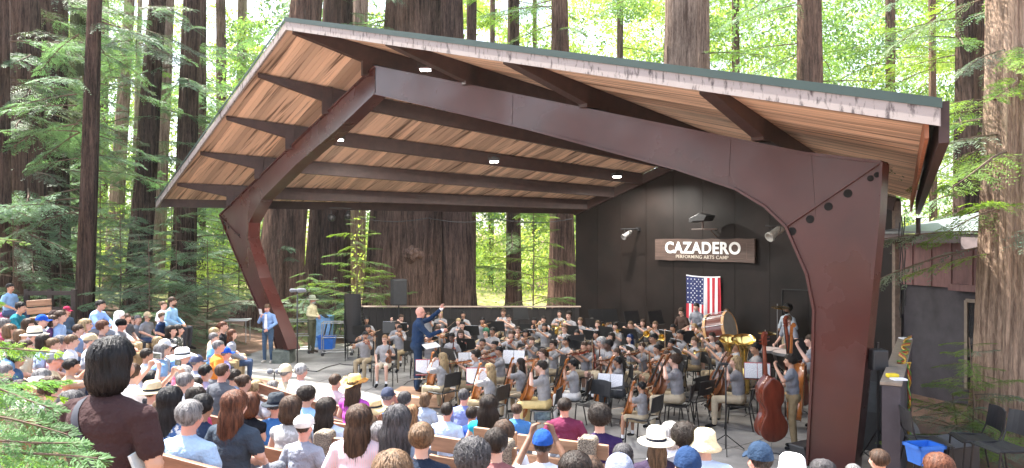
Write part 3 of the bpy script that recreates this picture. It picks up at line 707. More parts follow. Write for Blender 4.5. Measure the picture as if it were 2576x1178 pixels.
# far left stand
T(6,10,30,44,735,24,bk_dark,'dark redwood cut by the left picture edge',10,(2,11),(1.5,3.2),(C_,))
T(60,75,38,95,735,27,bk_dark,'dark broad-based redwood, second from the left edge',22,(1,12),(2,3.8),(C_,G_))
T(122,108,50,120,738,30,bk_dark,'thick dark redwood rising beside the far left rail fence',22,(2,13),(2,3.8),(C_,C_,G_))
T(198,185,36,50,745,38,bk_moss,'mossy green redwood trunk behind the slim dark one',14,(3,16),(2,4),(C_,M_))
T(239,210,33,47,800,23,bk_dark,'slim dark redwood standing nearest, right of the rail fence',12,(3.5,11),(1.8,3.2),(C_,))
T(327,278,20,44,760,42,bk_pale,'slender pale leaning redwood against the bright gap',8,(4,16),(2,3.5),(M_,C_))
T(352,332,10,22,760,55,bk_pale,'thin pale sapling trunk beside the slender leaning redwood',4,(6,16),(2,3.5),(M_,))
T(394,340,30,62,778,31,bk_dark,'dark redwood right of the slender pale one',20,(1.5,13),(1.8,3.4),(C_,G_))
T(424,384,24,52,778,40,bk_pale,'pale grey-green redwood between two dark trunks left of the roof',12,(2,15),(2,3.6),(C_,M_))
T(482,458,36,64,785,32,bk_dark,'dark straight redwood just left of the roof corner',18,(1,13),(1.8,3.4),(C_,C_))
T(510,504,18,26,780,46,bk_dark,'narrow dark redwood close behind the one by the roof corner',10,(3,17),(2,3.6),(M_,C_))
T(265,255,16,26,770,60,bk_mid,'faint brown trunk far behind the left redwoods',6,(4,20),(3,5),(M_,))
T(555,560,22,30,770,58,bk_mid,'distant brown trunk behind the roof corner',10,(4,20),(3,5),(M_,L_))
T(610,600,20,28,770,64,bk_pale,'distant pale trunk left of the roof peak',8,(4,22),(3,5),(L_,M_))
# behind the open rear of the shell
T(772,690,54,118,845,29,bk_mid,'brown redwood with pale streak, left behind the open stage rear',6,(1,4),(1,1.8),(C_,))
T(768,738,26,50,825,33,bk_dark,'narrow dark redwood between two wide trunks behind the stage',8,(6,16),(2,3),(C_,))
T(850,815,66,112,800,31,bk_dark,'wide dark redwood left of the huge burled one',5,(8,14),(2,3),(C_,))
T(908,893,38,52,780,40,bk_pale,'pale redwood strip beside the wide dark trunk',6,(3,14),(1.5,3),(M_,L_))
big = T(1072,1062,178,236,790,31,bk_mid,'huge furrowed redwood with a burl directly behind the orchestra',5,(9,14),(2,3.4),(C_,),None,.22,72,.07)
T(1136,1158,52,84,790,29.4,bk_dark,'dark trunk added for the dark cavity on the right side of the huge redwood',0,flare=.2)  # added trunk, stands in for the dark cavity of the huge redwood
T(1187,1182,24,30,780,38,bk_dark,'thin dark trunk showing right of the huge redwood',8,(2,16),(2,3.4),(M_,))
T(1291,1291,27,40,785,36,bk_dark,'slim dark trunk seen through the opening, centre right',14,(2,16),(2,3.6),(M_,C_))
T(1408,1414,36,66,790,34,bk_mid,'reddish furrowed redwood beside the left edge of the black wall',12,(6,16),(2,3.6),(C_,M_))
T(1240,1235,12,14,770,55,bk_mid,'distant thin trunk right of the huge redwood',6,(2,18),(2,4),(L_,M_))
T(1345,1343,10,14,770,60,bk_mid,'distant thin trunk between the two right-hand opening trees',6,(2,18),(2,4),(L_,M_))
# above the roof on the right
T(1725,1718,108,128,790,30,bk_pale,'broad pale redwood rising behind the middle of the roof',6,(6,16),(2,3.4),(M_,))
T(2035,2035,58,72,790,33,bk_mid,'redwood rising behind the right part of the roof',14,(6,16),(2,4),(M_,C_))
T(2438,2440,52,84,790,24,bk_dark,'dark redwood beyond the backstage building',24,(3.5,12),(1.8,3.6),(M_,L_,C_))
T(1560,1558,14,18,770,60,bk_mid,'distant trunk behind the ridge, centre',8,(6,24),(3,5),(L_,M_))
T(1850,1852,18,22,770,55,bk_mid,'distant trunk between the two big trees over the roof',8,(6,24),(3,5),(L_,M_))
T(2240,2242,22,26,770,50,bk_mid,'distant brown trunk above the right roof end',10,(6,22),(3,5),(L_,M_))
T(2345,2350,16,20,770,44,bk_mid,'distant thin trunk between roof end and dark redwood',10,(5,20),(3,5),(L_,))
nr_ = T(2560,2560,90,190,1150,13.5,bk_sun,'massive pale redwood painted as if sunlit at the right picture edge',14,(3.4,9.5),(1.5,2.6),(L_,G_),(2.2,4.6),.3,56,.07,H=16)

def under(x, y0, Y, H, n, kinds, label, Lr=(1.0,1.8), gz=None, name='young_redwood', cat='young tree', group='young redwoods of the understory', trunk_r=.035):
    """small conifer: y0 picture row of its foot; H height in metres"""
    b = P(x, y0, Y); b.z = min(b.z, ground_z(b.x, b.y)+.05); t = empty(name, b, 0, label, cat, group); rr = random.Random(int(x*3+y0))
    mb = MB(); mb.tube([(0,0,-.1), (.05,0,H*.5), (0,.04,H)], [trunk_r, trunk_r*.6, .01], 7); mb.build('trunk', twigm, t)
    for i in range(n):
        u = (i+.5)/n; a = i*2.4+rr.uniform(-.4,.4); me = rr.choice(BR[rr.choice(kinds)]); o = link('branch', me, t)
        s = rr.uniform(*Lr)/3*(1.15-u*.85); o.location = (0,0,.15+u*(H-.2)); o.scale = (s,s,s); o.rotation_euler = (rr.uniform(-.2,.2), rr.uniform(-.3,.25), a)
    return t
U = under
U(30,720,23,4.2,26,(C_,),'dark young redwood behind the far left benches',(1.6,2.6))
U(150,735,26,3.6,22,(C_,),'young redwood between the two broad left trunks',(1.6,2.6))
U(300,775,24,4.5,34,(C_,G_),'dense grey-green young redwood right of the slim dark trunk',(1.8,3.0))
U(372,785,22.5,3.4,34,(G_,C_),'bushy grey-tipped young redwood at the middle of the left undergrowth',(1.6,2.8))
U(440,790,25,5.2,34,(C_,),'tall dark young redwood in front of the left trunks',(1.8,3.0))
U(520,785,25,3.4,30,(C_,G_),'spreading young redwood beside the dirt path',(1.8,3.0))
U(600,745,34,7,34,(C_,M_),'young redwood standing behind the left arch post',(2.2,3.4))
U(560,740,38,9,34,(C_,L_),'taller young redwood beyond the clearing',(2.4,3.8))
U(250,740,34,8,34,(C_,M_),'young redwood filling the gap behind the slim dark trunk',(2.4,3.8))
U(430,740,44,11,34,(C_,M_),'deep background redwood sapling left of the roof',(2.8,4.4))
U(775,850,25.5,2.4,26,(C_,M_),'dark bushy seedling behind the man in the wide-brimmed hat',(1.2,2.0))
U(840,840,26.5,2.1,24,(C_,),'low dark seedling in front of the wide trunk',(1.2,2.0))
U(895,838,25.6,4.3,30,(L_,M_),'bright green young redwood in front of the burled giant',(1.3,2.2))
U(955,815,26.5,2.6,22,(L_,G_),'short bright seedling left of the loudspeaker',(1.2,2.0))
U(1340,790,30,6,30,(M_,L_),'light green young tree between the opening trunks',(1.8,2.8))
U(2442,1035,11.4,1.95,44,(L_,G_,L_),'small pale green redwood seedling by the backstage door',(.8,1.3),trunk_r=.02)
U(2400,1010,11.8,1.0,14,(L_,G_),'low redwood shoots at the foot of the right edge giant',(.8,1.2),trunk_r=.02)

# near boughs hanging into the picture on the left and the right
nearleaf = leafmat('foliage_near', (.17,.31,.13), (.08,.16,.07), .45, (1.2,1.4,.4))
nearlime = leafmat('foliage_lime', (.24,.40,.02), (.14,.27,.02), .5, (1.2,1.3,.3))
NB = [branch_mesh('bough', 90+i, nearleaf, 1.0, 15, .042, .010, .10, .33, 13) for i in range(3)]+[branch_mesh('bough', 97, nearlime, 1.0, 8, .04, .012, .10, .3, 8)]
def bough(x, y, Y, s, rz, ry, rx, k, label):
    o = link('redwood_bough', NB[k]); o.location = P(x, y, Y); o.scale = (s,s,s); o.rotation_euler = (R(rx), R(ry), R(rz)); tag(o, label, 'bough', 'near boughs entering from the left')
bough(-215,1040,2.6,.50,10,4,30,0,'lowest feathery green bough reaching the standing woman')
bough(-230,1130,2.5,.52,8,8,-35,1,'green bough in the lower left corner of the picture')
bough(-250,950,2.9,.44,16,10,35,2,'green bough in front of the benches at the left edge')
bough(-260,850,3.2,.46,18,4,30,1,'pale green bough crossing the seated crowd at left')
bough(-210,775,3.4,.36,8,-4,-30,0,'topmost of the near green boughs at the left edge')
bough(-190,880,2.9,.44,22,-2,25,3,'yellow-lime bough tip before the left crowd')
bough(-170,990,2.7,.40,26,6,-28,3,'yellow-lime sprig beside the standing woman')
bough(-235,905,2.4,.48,6,14,20,1,'dense green bough low at the left edge')
bough(-240,1000,2.7,.52,16,-6,-20,0,'soft green bough under the standing woman\'s elbow')
bough(-225,1090,2.3,.46,20,6,28,2,'feathery bough over the nearest bench')
bough(-250,820,3.0,.50,12,12,-25,1,'pale bough tips in front of the left rows')
bough(-245,1170,2.3,.55,14,-4,10,0,'bough rising from the bottom left corner')
bough(-60,600,3.0,.2,5,0,20,3,'tiny lime leaf tip high on the left edge')

# far foliage, sun and shade in its colours: one mass nobody could count
def far_mass(name, m, n, seed, ylo, yhi, xr, zr, size, keep):
    r = np.random.RandomState(seed)
    # clump centres
    nc = 760; cy = r.uniform(ylo, yhi, nc); cx = r.uniform(xr[0], xr[1], nc)*cy/60; cz = zr[0]+(zr[1]-zr[0])*r.uniform(0, 1, nc)**1.15
    ok = keep(cx, cy, cz, r); cx, cy, cz = cx[ok], cy[ok], cz[ok]; nc = len(cx)
    k = r.randint(0, nc, n); rad = r.uniform(1.2, 3.6, nc)[k]
    d = r.normal(0, 1, (n,3)); d /= np.linalg.norm(d, axis=1)[:,None]; q = r.uniform(.35, 1, n)**.6
    p = np.stack([cx[k], cy[k], cz[k]], 1)+d*(rad*q)[:,None]*np.array([1.3,1,.75])
    a = r.normal(0, 1, (n,3)); a /= np.linalg.norm(a, axis=1)[:,None]; b = np.cross(a, r.normal(0, 1, (n,3))); b /= np.linalg.norm(b, axis=1)[:,None]
    s = r.uniform(.5, 1.2, n)[:,None]*size
    v = np.empty((n,4,3)); v[:,0] = p-a*s*.2; v[:,1] = p+b*s*.32+a*s*.4; v[:,2] = p+a*s*1.3; v[:,3] = p-b*s*.32+a*s*.4
    v[:,:,2] = np.maximum(v[:,:,2], .05)
    me = bpy.data.meshes.new(name); me.vertices.add(n*4); me.vertices.foreach_set('co', v.ravel()); me.loops.add(n*4)
    me.loops.foreach_set('vertex_index', np.arange(n*4)); me.polygons.add(n); me.polygons.foreach_set('loop_start', np.arange(n)*4); me.polygons.foreach_set('loop_total', np.full(n,4)); me.update()
    return tag(link(name, me, None, m), kind='stuff')
lf_far = mat('foliage_far_sun_painted', (.58,.66,.20), .6, scale=.35, c2=(.24,.38,.10), trans=((1.0,1.0,.5), .5), detail=5, spec=.2)  # overbright leaf colour carries the sunlight of the far trees
lf_fart = mat('foliage_far_shade_painted', (.26,.38,.15), .6, scale=.3, c2=(.10,.18,.08), trans=((1.1,1.3,.5), .45), detail=5, spec=.2)  # darker copy of the far leaves, shade put into the colour
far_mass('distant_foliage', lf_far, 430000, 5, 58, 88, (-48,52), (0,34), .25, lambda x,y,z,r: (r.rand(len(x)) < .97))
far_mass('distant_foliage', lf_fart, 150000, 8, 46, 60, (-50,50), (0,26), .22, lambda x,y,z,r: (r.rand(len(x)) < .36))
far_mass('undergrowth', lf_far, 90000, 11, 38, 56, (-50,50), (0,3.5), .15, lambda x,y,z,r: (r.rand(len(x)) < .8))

bl = P(1040,640,28.6); mb = MB(); r2 = random.Random(5)
V_, F_ = None, None
bm_b = bmesh.new(); bmesh.ops.create_icosphere(bm_b, subdivisions=4, radius=.38)
from mathutils import noise as nz_
for v_ in bm_b.verts: v_.co *= 1+.35*nz_.noise(v_.co*6)+.12*nz_.noise(v_.co*17); v_.co.z *= .8
me_b = bpy.data.meshes.new('burl'); bm_b.to_mesh(me_b); bm_b.free(); me_b.shade_smooth(); o = link('burl', me_b, big, bk_mid); o.location = P(1040,640,29.15)-big.location
# fallen needles and leaf litter on the bare soil
r3 = random.Random(12); mb = MB(); cnt = 0
while cnt < 9000:
    x, y = r3.uniform(-16,12), r3.uniform(5,30)
    dx, dy = x-SC.x, y-SC.y
    if math.hypot(dx, dy) < stage_r(math.atan2(dy, dx))-(.0 if r3.random() > .03 else 3): continue
    z = max(ground_z(x, y), .007 if math.hypot(dx, dy) < stage_r(math.atan2(dy, dx)) else -9)+.008-(.02 if math.hypot(dx, dy) >= stage_r(math.atan2(dy, dx)) else 0)+.01; a = r3.uniform(0, 6.28); l = r3.uniform(.02,.06); w = l*.3
    c_, s_ = math.cos(a), math.sin(a); mb.add([(x-c_*l, y-s_*l, z), (x+s_*w, y-c_*w, z+.008), (x+c_*l, y+s_*l, z+.004), (x-s_*w, y+c_*w, z+.006)], [(0,1,2,3)]); cnt += 1
tag(mb.build('leaf_litter', mat('dry_leaves', (.32,.20,.11), .9, scale=3, c2=(.12,.07,.04))), kind='stuff')
# ---------------------------------------------------------------- people
def sphere_pts(n=10, m=7): pass
def add_capsule(mb, a, b, ra, rb, n=12, hm=4):
    a = Vector(a); b = Vector(b); d = b-a; L = d.length
    if L < 1e-6: d = Vector((0,0,1)); L = 1e-6
    d.normalize(); pts = []; rr = []
    for i in range(hm): t = math.pi/2*(1-i/hm); pts.append(a-d*ra*math.sin(t)); rr.append(max(1e-4, ra*math.cos(t)))
    pts.append(a); rr.append(ra); pts.append(b); rr.append(rb)
    for i in range(1, hm+1): t = math.pi/2*i/hm; pts.append(b+d*rb*math.sin(t)); rr.append(max(1e-4, rb*math.cos(t)))
    x = d.orthogonal().normalized(); y = d.cross(x); b0 = len(mb.v)
    for p, r in zip(pts, rr):
        for k in range(n):
            t = 2*math.pi*k/n; mb.v.append(tuple(p+(x*math.cos(t)+y*math.sin(t))*r))
    m = len(pts)
    for i in range(m-1):
        for k in range(n): k2 = (k+1) % n; mb.f.append((b0+i*n+k, b0+i*n+k2, b0+(i+1)*n+k2, b0+(i+1)*n+k)); mb.m.append(0)
    mb.f.append(tuple(b0+k for k in range(n))[::-1]); mb.m.append(0); mb.f.append(tuple(b0+(m-1)*n+k for k in range(n))); mb.m.append(0)
def add_ellip(mb, c, r, rot=None, n=16, m=10):
    c = Vector(c); b0 = len(mb.v)
    for j in range(m+1):
        t = math.pi*j/m; st = max(.004, math.sin(t)); 
        for k in range(n):
            a = 2*math.pi*k/n; q = Vector((r[0]*st*math.cos(a), r[1]*st*math.sin(a), -r[2]*math.cos(t)))
            if rot is not None: q = rot @ q
            mb.v.append(tuple(c+q))
    for j in range(m):
        for k in range(n): k2 = (k+1) % n; mb.f.append((b0+j*n+k, b0+j*n+k2, b0+(j+1)*n+k2, b0+(j+1)*n+k)); mb.m.append(0)
    mb.f.append(tuple(b0+k for k in range(n))[::-1]); mb.m.append(0); mb.f.append(tuple(b0+m*n+k for k in range(n))); mb.m.append(0)
SKIN, SHIRT, PANTS, SHOE, EYE, LIP, INNER = range(7)
def body_mesh(name, pose, voxel=.0125):
    """pose: joint positions; everything is fused into one continuous surface, colours follow the nearest body part"""
    C = []; E = []
    def cap(a, b, ra, rb, t): C.append((Vector(a), Vector(b), ra, rb, t))
    def ell(c, r, t, rot=None): E.append((Vector(c), Vector(r), t, rot))
    V = Vector; g = pose.get
    hip = V(g('hip', (0,0,.53))); neck = V(g('neck', (0,.03,1.03))); head = V(g('head', (0,.05,1.185))); hr = g('hrot', Matrix.Identity(3)); k = g('wide', 1.0)
    up = (neck-hip); sh = g('twist', 0); sx = Matrix.Rotation(sh, 3, 'Z')
    ell(hip+V((0,0,.0)), (.175*k,.135*k,.13), PANTS)
    ell(hip+up*.28, (.158*k,.118*k,.16), SHIRT); ell(hip+up*.52, (.165*k,.118*k,.17), SHIRT); ell(hip+up*.74, (.175*k,.115*k,.15), SHIRT)
    sl = [neck+sx @ V((s*.165*k, 0, -.085)) for s in (-1, 1)]
    cap(sl[0], sl[1], .07, .07, SHIRT)
    for i in (0, 1): cap(neck+V((0,-.01,-.02)), sl[i], .06, .062, SHIRT)
    nb = .054
    cap(neck+V((0,0,-.02)), head+hr @ V((0,-.015,-.06)), nb, .050, SKIN)
    if g('collar'): cap(neck+V((0,.005,-.005)), neck+V((0,.01,.02)), .068, .063, SHIRT)
    # head
    H = lambda v: head+hr @ V(v)
    ell(H((0,-.005,.02)), (.076,.094,.098), SKIN, hr); ell(H((0,.022,-.045)), (.058,.068,.068), SKIN, hr); cap(H((0,.055,-.088)), H((0,.062,-.084)), .022, .02, SKIN)
    cap(H((0,.088,.015)), H((0,.107,-.018)), .009, .015, SKIN)
    for s in (-1, 1):
        ell(H((s*.077,-.008,-.004)), (.011,.02,.032), SKIN, hr); ell(H((s*.030,.084,.014)), (.013,.008,.006), EYE, hr)
        ell(H((s*.038,.062,-.03)), (.024,.026,.028), SKIN, hr)
    cap(H((-.020,.084,-.052)), H((.020,.084,-.052)), .0085, .0085, LIP)
    # arms
    for i, s in ((0,-1), (1,1)):
        e = V(g('elbow')[i]); w = V(g('wrist')[i]); S = sl[i]; long_ = g('long', 0)
        if long_:
            cap(S, e, .064, .052, SHIRT); cap(e, w, .052, .040, SHIRT); cap(w, w+(w-e).normalized()*.03, .03, .028, SKIN)
            if g('cuff'): cap(w+(w-e).normalized()*.005, w+(w-e).normalized()*.02, .041, .041, INNER)
        elif g('sleeveless'):
            cap(S, e, .05, .038, SKIN); cap(e, w, .039, .027, SKIN)
        else:
            m = S.lerp(e, .66); cap(S, m, .066, .064, SHIRT); cap(m, e, .044, .039, SKIN); cap(e, w, .041, .027, SKIN)
        # hand: palm, four fingers, thumb; 'hand' gives the finger direction, 'curl' how closed it is
        f = V(g('hand', ((0,.6,-.6),(0,.6,-.6)))[i]).normalized(); pn = V(g('palm', ((-s,0,-.2),(-s,0,-.2)))[i] if g('palm') else (-s*.8,0,-.6)); pn = (pn-f*pn.dot(f)).normalized(); sd = f.cross(pn); curl = g('curl', .5)
        if i == 0: sd = -sd
        pc = w+f*.05
        cap(w+f*.015, w+f*.07, .026, .030, SKIN); 
        for q in (-1.5,-.5,.5,1.5):
            b0 = w+f*.085+sd*q*.018; ln = (.034,.040,.037,.028)[int(q+1.5)]
            d1 = (f*math.cos(curl)+pn*math.sin(curl)).normalized(); d2 = (f*math.cos(curl*2.1)+pn*math.sin(curl*2.1)).normalized()
            cap(w+f*.05+sd*q*.014, b0, .013, .0115, SKIN); cap(b0, b0+d1*ln, .0115, .0105, SKIN); cap(b0+d1*ln, b0+d1*ln+d2*ln*.85, .0105, .009, SKIN)
        t0 = w+f*.025+sd*(-.022); t1 = t0+(f*.6-sd*.75+pn*.3).normalized()*.042; cap(t0, t1, .014, .012, SKIN); cap(t1, t1+(f*.9+pn*.4-sd*.1).normalized()*.032, .012, .0095, SKIN)
    # legs
    for i, s in ((0,-1), (1,1)):
        h0 = hip+V((s*.09,.0,-.015)); kn = V(g('knee')[i]); an = V(g('ankle')[i]); toe = V(g('toe')[i])
        if g('shorts'):
            m = h0.lerp(kn, .82); cap(h0, m, .092, .082, PANTS); cap(m, kn, .062, .055, SKIN); cap(kn, an, .055, .034, SKIN)
            cap(an.lerp(kn, .12), an, .038, .036, INNER)
        else:
            cap(h0, kn, .090, .064, PANTS); cap(kn, kn.lerp(an, .45), .064, .060, PANTS); cap(kn.lerp(an, .45), an, .060, .048, PANTS)
        cap(an+V((0,0,-.035)), toe, .04, .032, SHOE)
    mb = MB()
    for a, b, ra, rb, t in C: add_capsule(mb, a, b, ra, rb)
    for c, r, t, rot in E: add_ellip(mb, c, r, rot)
    me = mb.mesh('tmp'); o = bpy.data.objects.new('tmp', me); COL.objects.link(o)
    md = o.modifiers.new('r', 'REMESH'); md.mode = 'VOXEL'; md.voxel_size = voxel
    sm = o.modifiers.new('s', 'SMOOTH'); sm.factor = .5; sm.iterations = 3
    bpy.context.view_layer.update()
    out = bpy.data.meshes.new_from_object(o.evaluated_get(bpy.context.evaluated_depsgraph_get())); bpy.data.objects.remove(o); bpy.data.meshes.remove(me)
    out.name = name; n = len(out.polygons); ce = np.empty(n*3); out.polygons.foreach_get('center', ce); ce = ce.reshape(-1,3)
    best = np.full(n, 1e9); tg = np.zeros(n, int)
    for a, b, ra, rb, t in C:
        a = np.array(a); b = np.array(b); ab = b-a; L2 = max(1e-9, ab.dot(ab)); u = np.clip((ce-a).dot(ab)/L2, 0, 1)
        d = np.linalg.norm(ce-(a+u[:,None]*ab), axis=1)-(ra+(rb-ra)*u); q = d < best; best[q] = d[q]; tg[q] = t
    for c, r, t, rot in E:
        p = ce-np.array(c)
        if rot is not None: p = p @ np.array(rot)
        k1 = np.linalg.norm(p/np.array(r), axis=1); k2 = np.linalg.norm(p/np.array(r)**2, axis=1); d = k1*(k1-1)/np.maximum(k2, 1e-6); q = d < best; best[q] = d[q]; tg[q] = t
    out.materials.clear()
    for i in range(7): out.materials.append(DEF[i])
    out.polygons.foreach_set('material_index', tg.astype(np.int32)); out.shade_smooth(); out.update()
    out['head'] = list(head); return out
DEF = [mat('skin_default', (.45,.26,.18), .5), mat('shirt_default', (.3,.3,.32), .85), mat('pants_default', (.32,.26,.18), .85), mat('shoe_default', (.03,.03,.03), .6), mat('eye_dark', (.03,.02,.018), .4), mat('lip_pink', (.36,.12,.10), .5), mat('inner_white', (.7,.7,.7), .8)]
SEAT = dict(knee=((-.13,.44,.53),(.13,.44,.53)), ankle=((-.13,.42,.11),(.13,.42,.11)), toe=((-.14,.56,.04),(.14,.56,.04)))
def seat(**k): d = dict(SEAT); d.update(k); return d
STAND = dict(hip=(0,0,.95), neck=(0,.01,1.46), head=(0,.03,1.615), knee=((-.1,.02,.52),(.1,.02,.52)), ankle=((-.11,-.02,.10),(.11,-.02,.10)), toe=((-.13,.12,.035),(.13,.12,.035)))
def stand(**k): d = dict(STAND); d.update(k); return d
Rx = lambda a: Matrix.Rotation(R(a), 3, 'X'); Rz = lambda a: Matrix.Rotation(R(a), 3, 'Z')
lapd = ((.5,.8,-.3),(-.5,.8,-.3))
POSE = {
 'lap': seat(elbow=((-.25,.02,.78),(.25,.02,.78)), wrist=((-.10,.28,.64),(.10,.28,.64)), hand=lapd),
 'laplong': seat(elbow=((-.25,.02,.78),(.25,.02,.78)), wrist=((-.10,.28,.64),(.10,.28,.64)), hand=lapd, long=1),
 'tank': seat(elbow=((-.24,.04,.78),(.24,.04,.78)), wrist=((-.08,.28,.64),(.10,.28,.64)), hand=lapd, sleeveless=1),
 'lean': seat(neck=(0,.14,1.0), head=(.0,.20,1.145), elbow=((-.25,.24,.74),(.25,.24,.74)), wrist=((-.08,.42,.66),(.08,.42,.66)), hand=lapd, long=1),
 'chin': seat(neck=(.02,.07,1.01), head=(.03,.11,1.16), elbow=((-.24,.05,.76),(.22,.26,.86)), wrist=((-.05,.26,.66),(.11,.19,1.07)), hand=((.5,.8,-.3),(-.3,-.1,1)), palm=((0,0,-1),(-1,.2,0))),
 'phone': seat(elbow=((-.25,.18,.93),(.25,.18,.93)), wrist=((-.10,.36,1.20),(.10,.36,1.20)), hand=((.3,.1,1),(-.3,.1,1)), palm=((1,0,0),(-1,0,0)), curl=.7),
 'violin': seat(neck=(0,.02,1.03), head=(-.02,.05,1.185), hrot=Rz(18), elbow=((-.24,.20,.87),(.34,.08,.86)), wrist=((-.24,.44,1.03),(.22,.34,.98)), hand=((.3,.3,.8),(-.5,.8,-.1)), palm=((1,-.3,0),(0,-.3,-1)), curl=.8),
 'rest': seat(elbow=((-.25,.0,.78),(.27,.02,.78)), wrist=((-.18,.25,.80),(.17,.30,.62)), hand=((.3,.7,.3),(-.1,.9,-.4)), palm=((1,0,0),(-1,0,0)), curl=.8, shorts=1),
 'cello': seat(neck=(0,.05,1.02), head=(.04,.07,1.17), elbow=((-.34,.16,.93),(.34,.12,.80)), wrist=((-.14,.22,1.12),(.27,.42,.66)), hand=((.7,.0,.5),(-.6,.7,-.3)), palm=((.2,-.8,-.4),(0,-.4,-1)), curl=.8, knee=((-.24,.40,.53),(.24,.40,.53)), ankle=((-.26,.40,.11),(.26,.40,.11)), toe=((-.30,.54,.04),(.30,.54,.04))),
 'cellos': seat(neck=(0,.05,1.02), head=(.04,.07,1.17), elbow=((-.34,.16,.93),(.34,.12,.80)), wrist=((-.14,.22,1.12),(.27,.42,.66)), hand=((.7,.0,.5),(-.6,.7,-.3)), palm=((.2,-.8,-.4),(0,-.4,-1)), curl=.8, knee=((-.24,.40,.53),(.24,.40,.53)), ankle=((-.26,.40,.11),(.26,.40,.11)), toe=((-.30,.54,.04),(.30,.54,.04)), shorts=1),
 'wind': seat(elbow=((-.27,.13,.80),(.27,.13,.80)), wrist=((-.07,.33,.96),(.07,.37,.84)), hand=((.7,.5,.2),(-.7,.5,.1)), palm=((.4,-.8,0),(-.4,-.8,0)), curl=.8),
 'brass': seat(elbow=((-.25,.16,.90),(.26,.18,.90)), wrist=((-.06,.32,1.10),(.06,.34,1.12)), hand=((.5,.7,.3),(-.5,.7,.3)), palm=((1,0,0),(-1,0,0)), curl=.9),
 'flute': seat(hrot=Rz(10), elbow=((-.2,.22,.93),(.36,.06,.98)), wrist=((.05,.30,1.09),(.36,.22,1.12)), hand=((.5,.2,.4),(.0,.2,.6)), palm=((0,-1,0),(-.4,-.6,-.3)), curl=.8),
 'bassstand': stand(neck=(0,.04,1.46), head=(.03,.06,1.61), elbow=((-.33,.16,1.30),(.30,.16,1.12)), wrist=((-.17,.30,1.52),(.22,.42,1.02)), hand=((.5,.2,.6),(-.5,.7,-.3)), palm=((0,-1,0),(0,-.3,-1)), curl=.8),
 'drum': stand(neck=(0,.05,1.46), head=(0,.08,1.60), hrot=Rx(-12), elbow=((-.27,.06,1.15),(.27,.06,1.15)), wrist=((-.14,.34,1.02),(.14,.34,1.02)), hand=((.1,.9,-.3),(-.1,.9,-.3)), curl=.9),
 'standlong': stand(elbow=((-.27,.0,1.18),(.27,.02,1.18)), wrist=((-.10,.20,1.08),(.08,.22,1.12)), hand=((.7,.5,0),(-.7,.5,.2)), curl=.7, long=1, collar=1),
 'standread': stand(head=(0,.05,1.61), hrot=Rx(-16), elbow=((-.26,.02,1.17),(.25,.06,1.2)), wrist=((-.09,.18,1.02),(.10,.24,1.36)), hand=((.5,.5,-.4),(-.4,.2,.8)), curl=.7, long=1, collar=1),
 'conduct': stand(neck=(0,.03,1.47), head=(0,.06,1.625), elbow=((-.26,.28,1.46),(.24,.22,1.18)), wrist=((-.20,.50,1.66),(.16,.47,1.26)), hand=((.15,.3,.95),(-.2,.95,.15)), palm=((.8,.3,-.2),(-1,0,-.3)), curl=.35, long=1, collar=1, cuff=1, knee=((-.1,.02,.52),(.1,.04,.52)), wide=1.12),
 'crossed': stand(head=(.0,.04,1.61), elbow=((-.28,.0,1.17),(.29,.0,1.17)), wrist=((-.02,.20,1.13),(.10,.22,1.05)), hand=((.9,.2,0),(-.9,.2,0)), curl=.4, wide=1.28),
}
BM_ = {}
def get_body(p, shorts=False):
    k = (p, shorts)
    if k not in BM_:
        d = dict(POSE[p]); 
        if shorts: d['shorts'] = 1
        BM_[k] = body_mesh('person_body', d, .0075 if p == 'crossed' else .0105 if p == 'conduct' else .0125)
    return BM_[k]
# hair: star-shaped shell built from ellipsoids, with strand-like grooves and a hollow for the face
def ico(sub):
    bm = bmesh.new(); bmesh.ops.create_icosphere(bm, subdivisions=sub, radius=1); v = [Vector(x.co) for x in bm.verts]; f = [tuple(q.index for q in p.verts) for p in bm.faces]; bm.free(); return v, f
ICO5 = ico(5); ICO4 = ico(4)
HAIR = {  # ellipsoids (centre, radii), face opening (y above, z below), groove, curl noise
 'short': ([((0,-.012,.032),(.086,.102,.094))], (.30,.36), .012, .015),
 'thin': ([((0,-.010,.028),(.081,.099,.096))], (.25,.42), .008, .008),
 'curly': ([((0,-.015,.04),(.100,.115,.105))], (.34,.42), .01, .06),
 'bob': ([((0,-.012,.035),(.096,.110,.098)), ((0,-.035,-.045),(.098,.088,.085))], (.25,.40), .025, .02),
 'long': ([((0,-.012,.033),(.090,.106,.096)), ((0,-.05,-.10),(.092,.072,.14)), ((0,-.085,-.22),(.085,.045,.13))], (.20,.42), .03, .02),
 'wavy': ([((0,-.012,.036),(.098,.112,.100)), ((0,-.05,-.10),(.115,.085,.15)), ((0,-.085,-.24),(.12,.06,.15))], (.20,.42), .02, .05),
 'pony': ([((0,-.012,.03),(.083,.102,.092)), ((0,-.12,.0),(.035,.05,.04)), ((0,-.13,-.10),(.035,.035,.12))], (.28,.42), .015, .01),
 'bun': ([((0,-.012,.03),(.083,.102,.092)), ((0,-.11,.06),(.048,.045,.045))], (.28,.42), .015, .015),
}
HM = {}
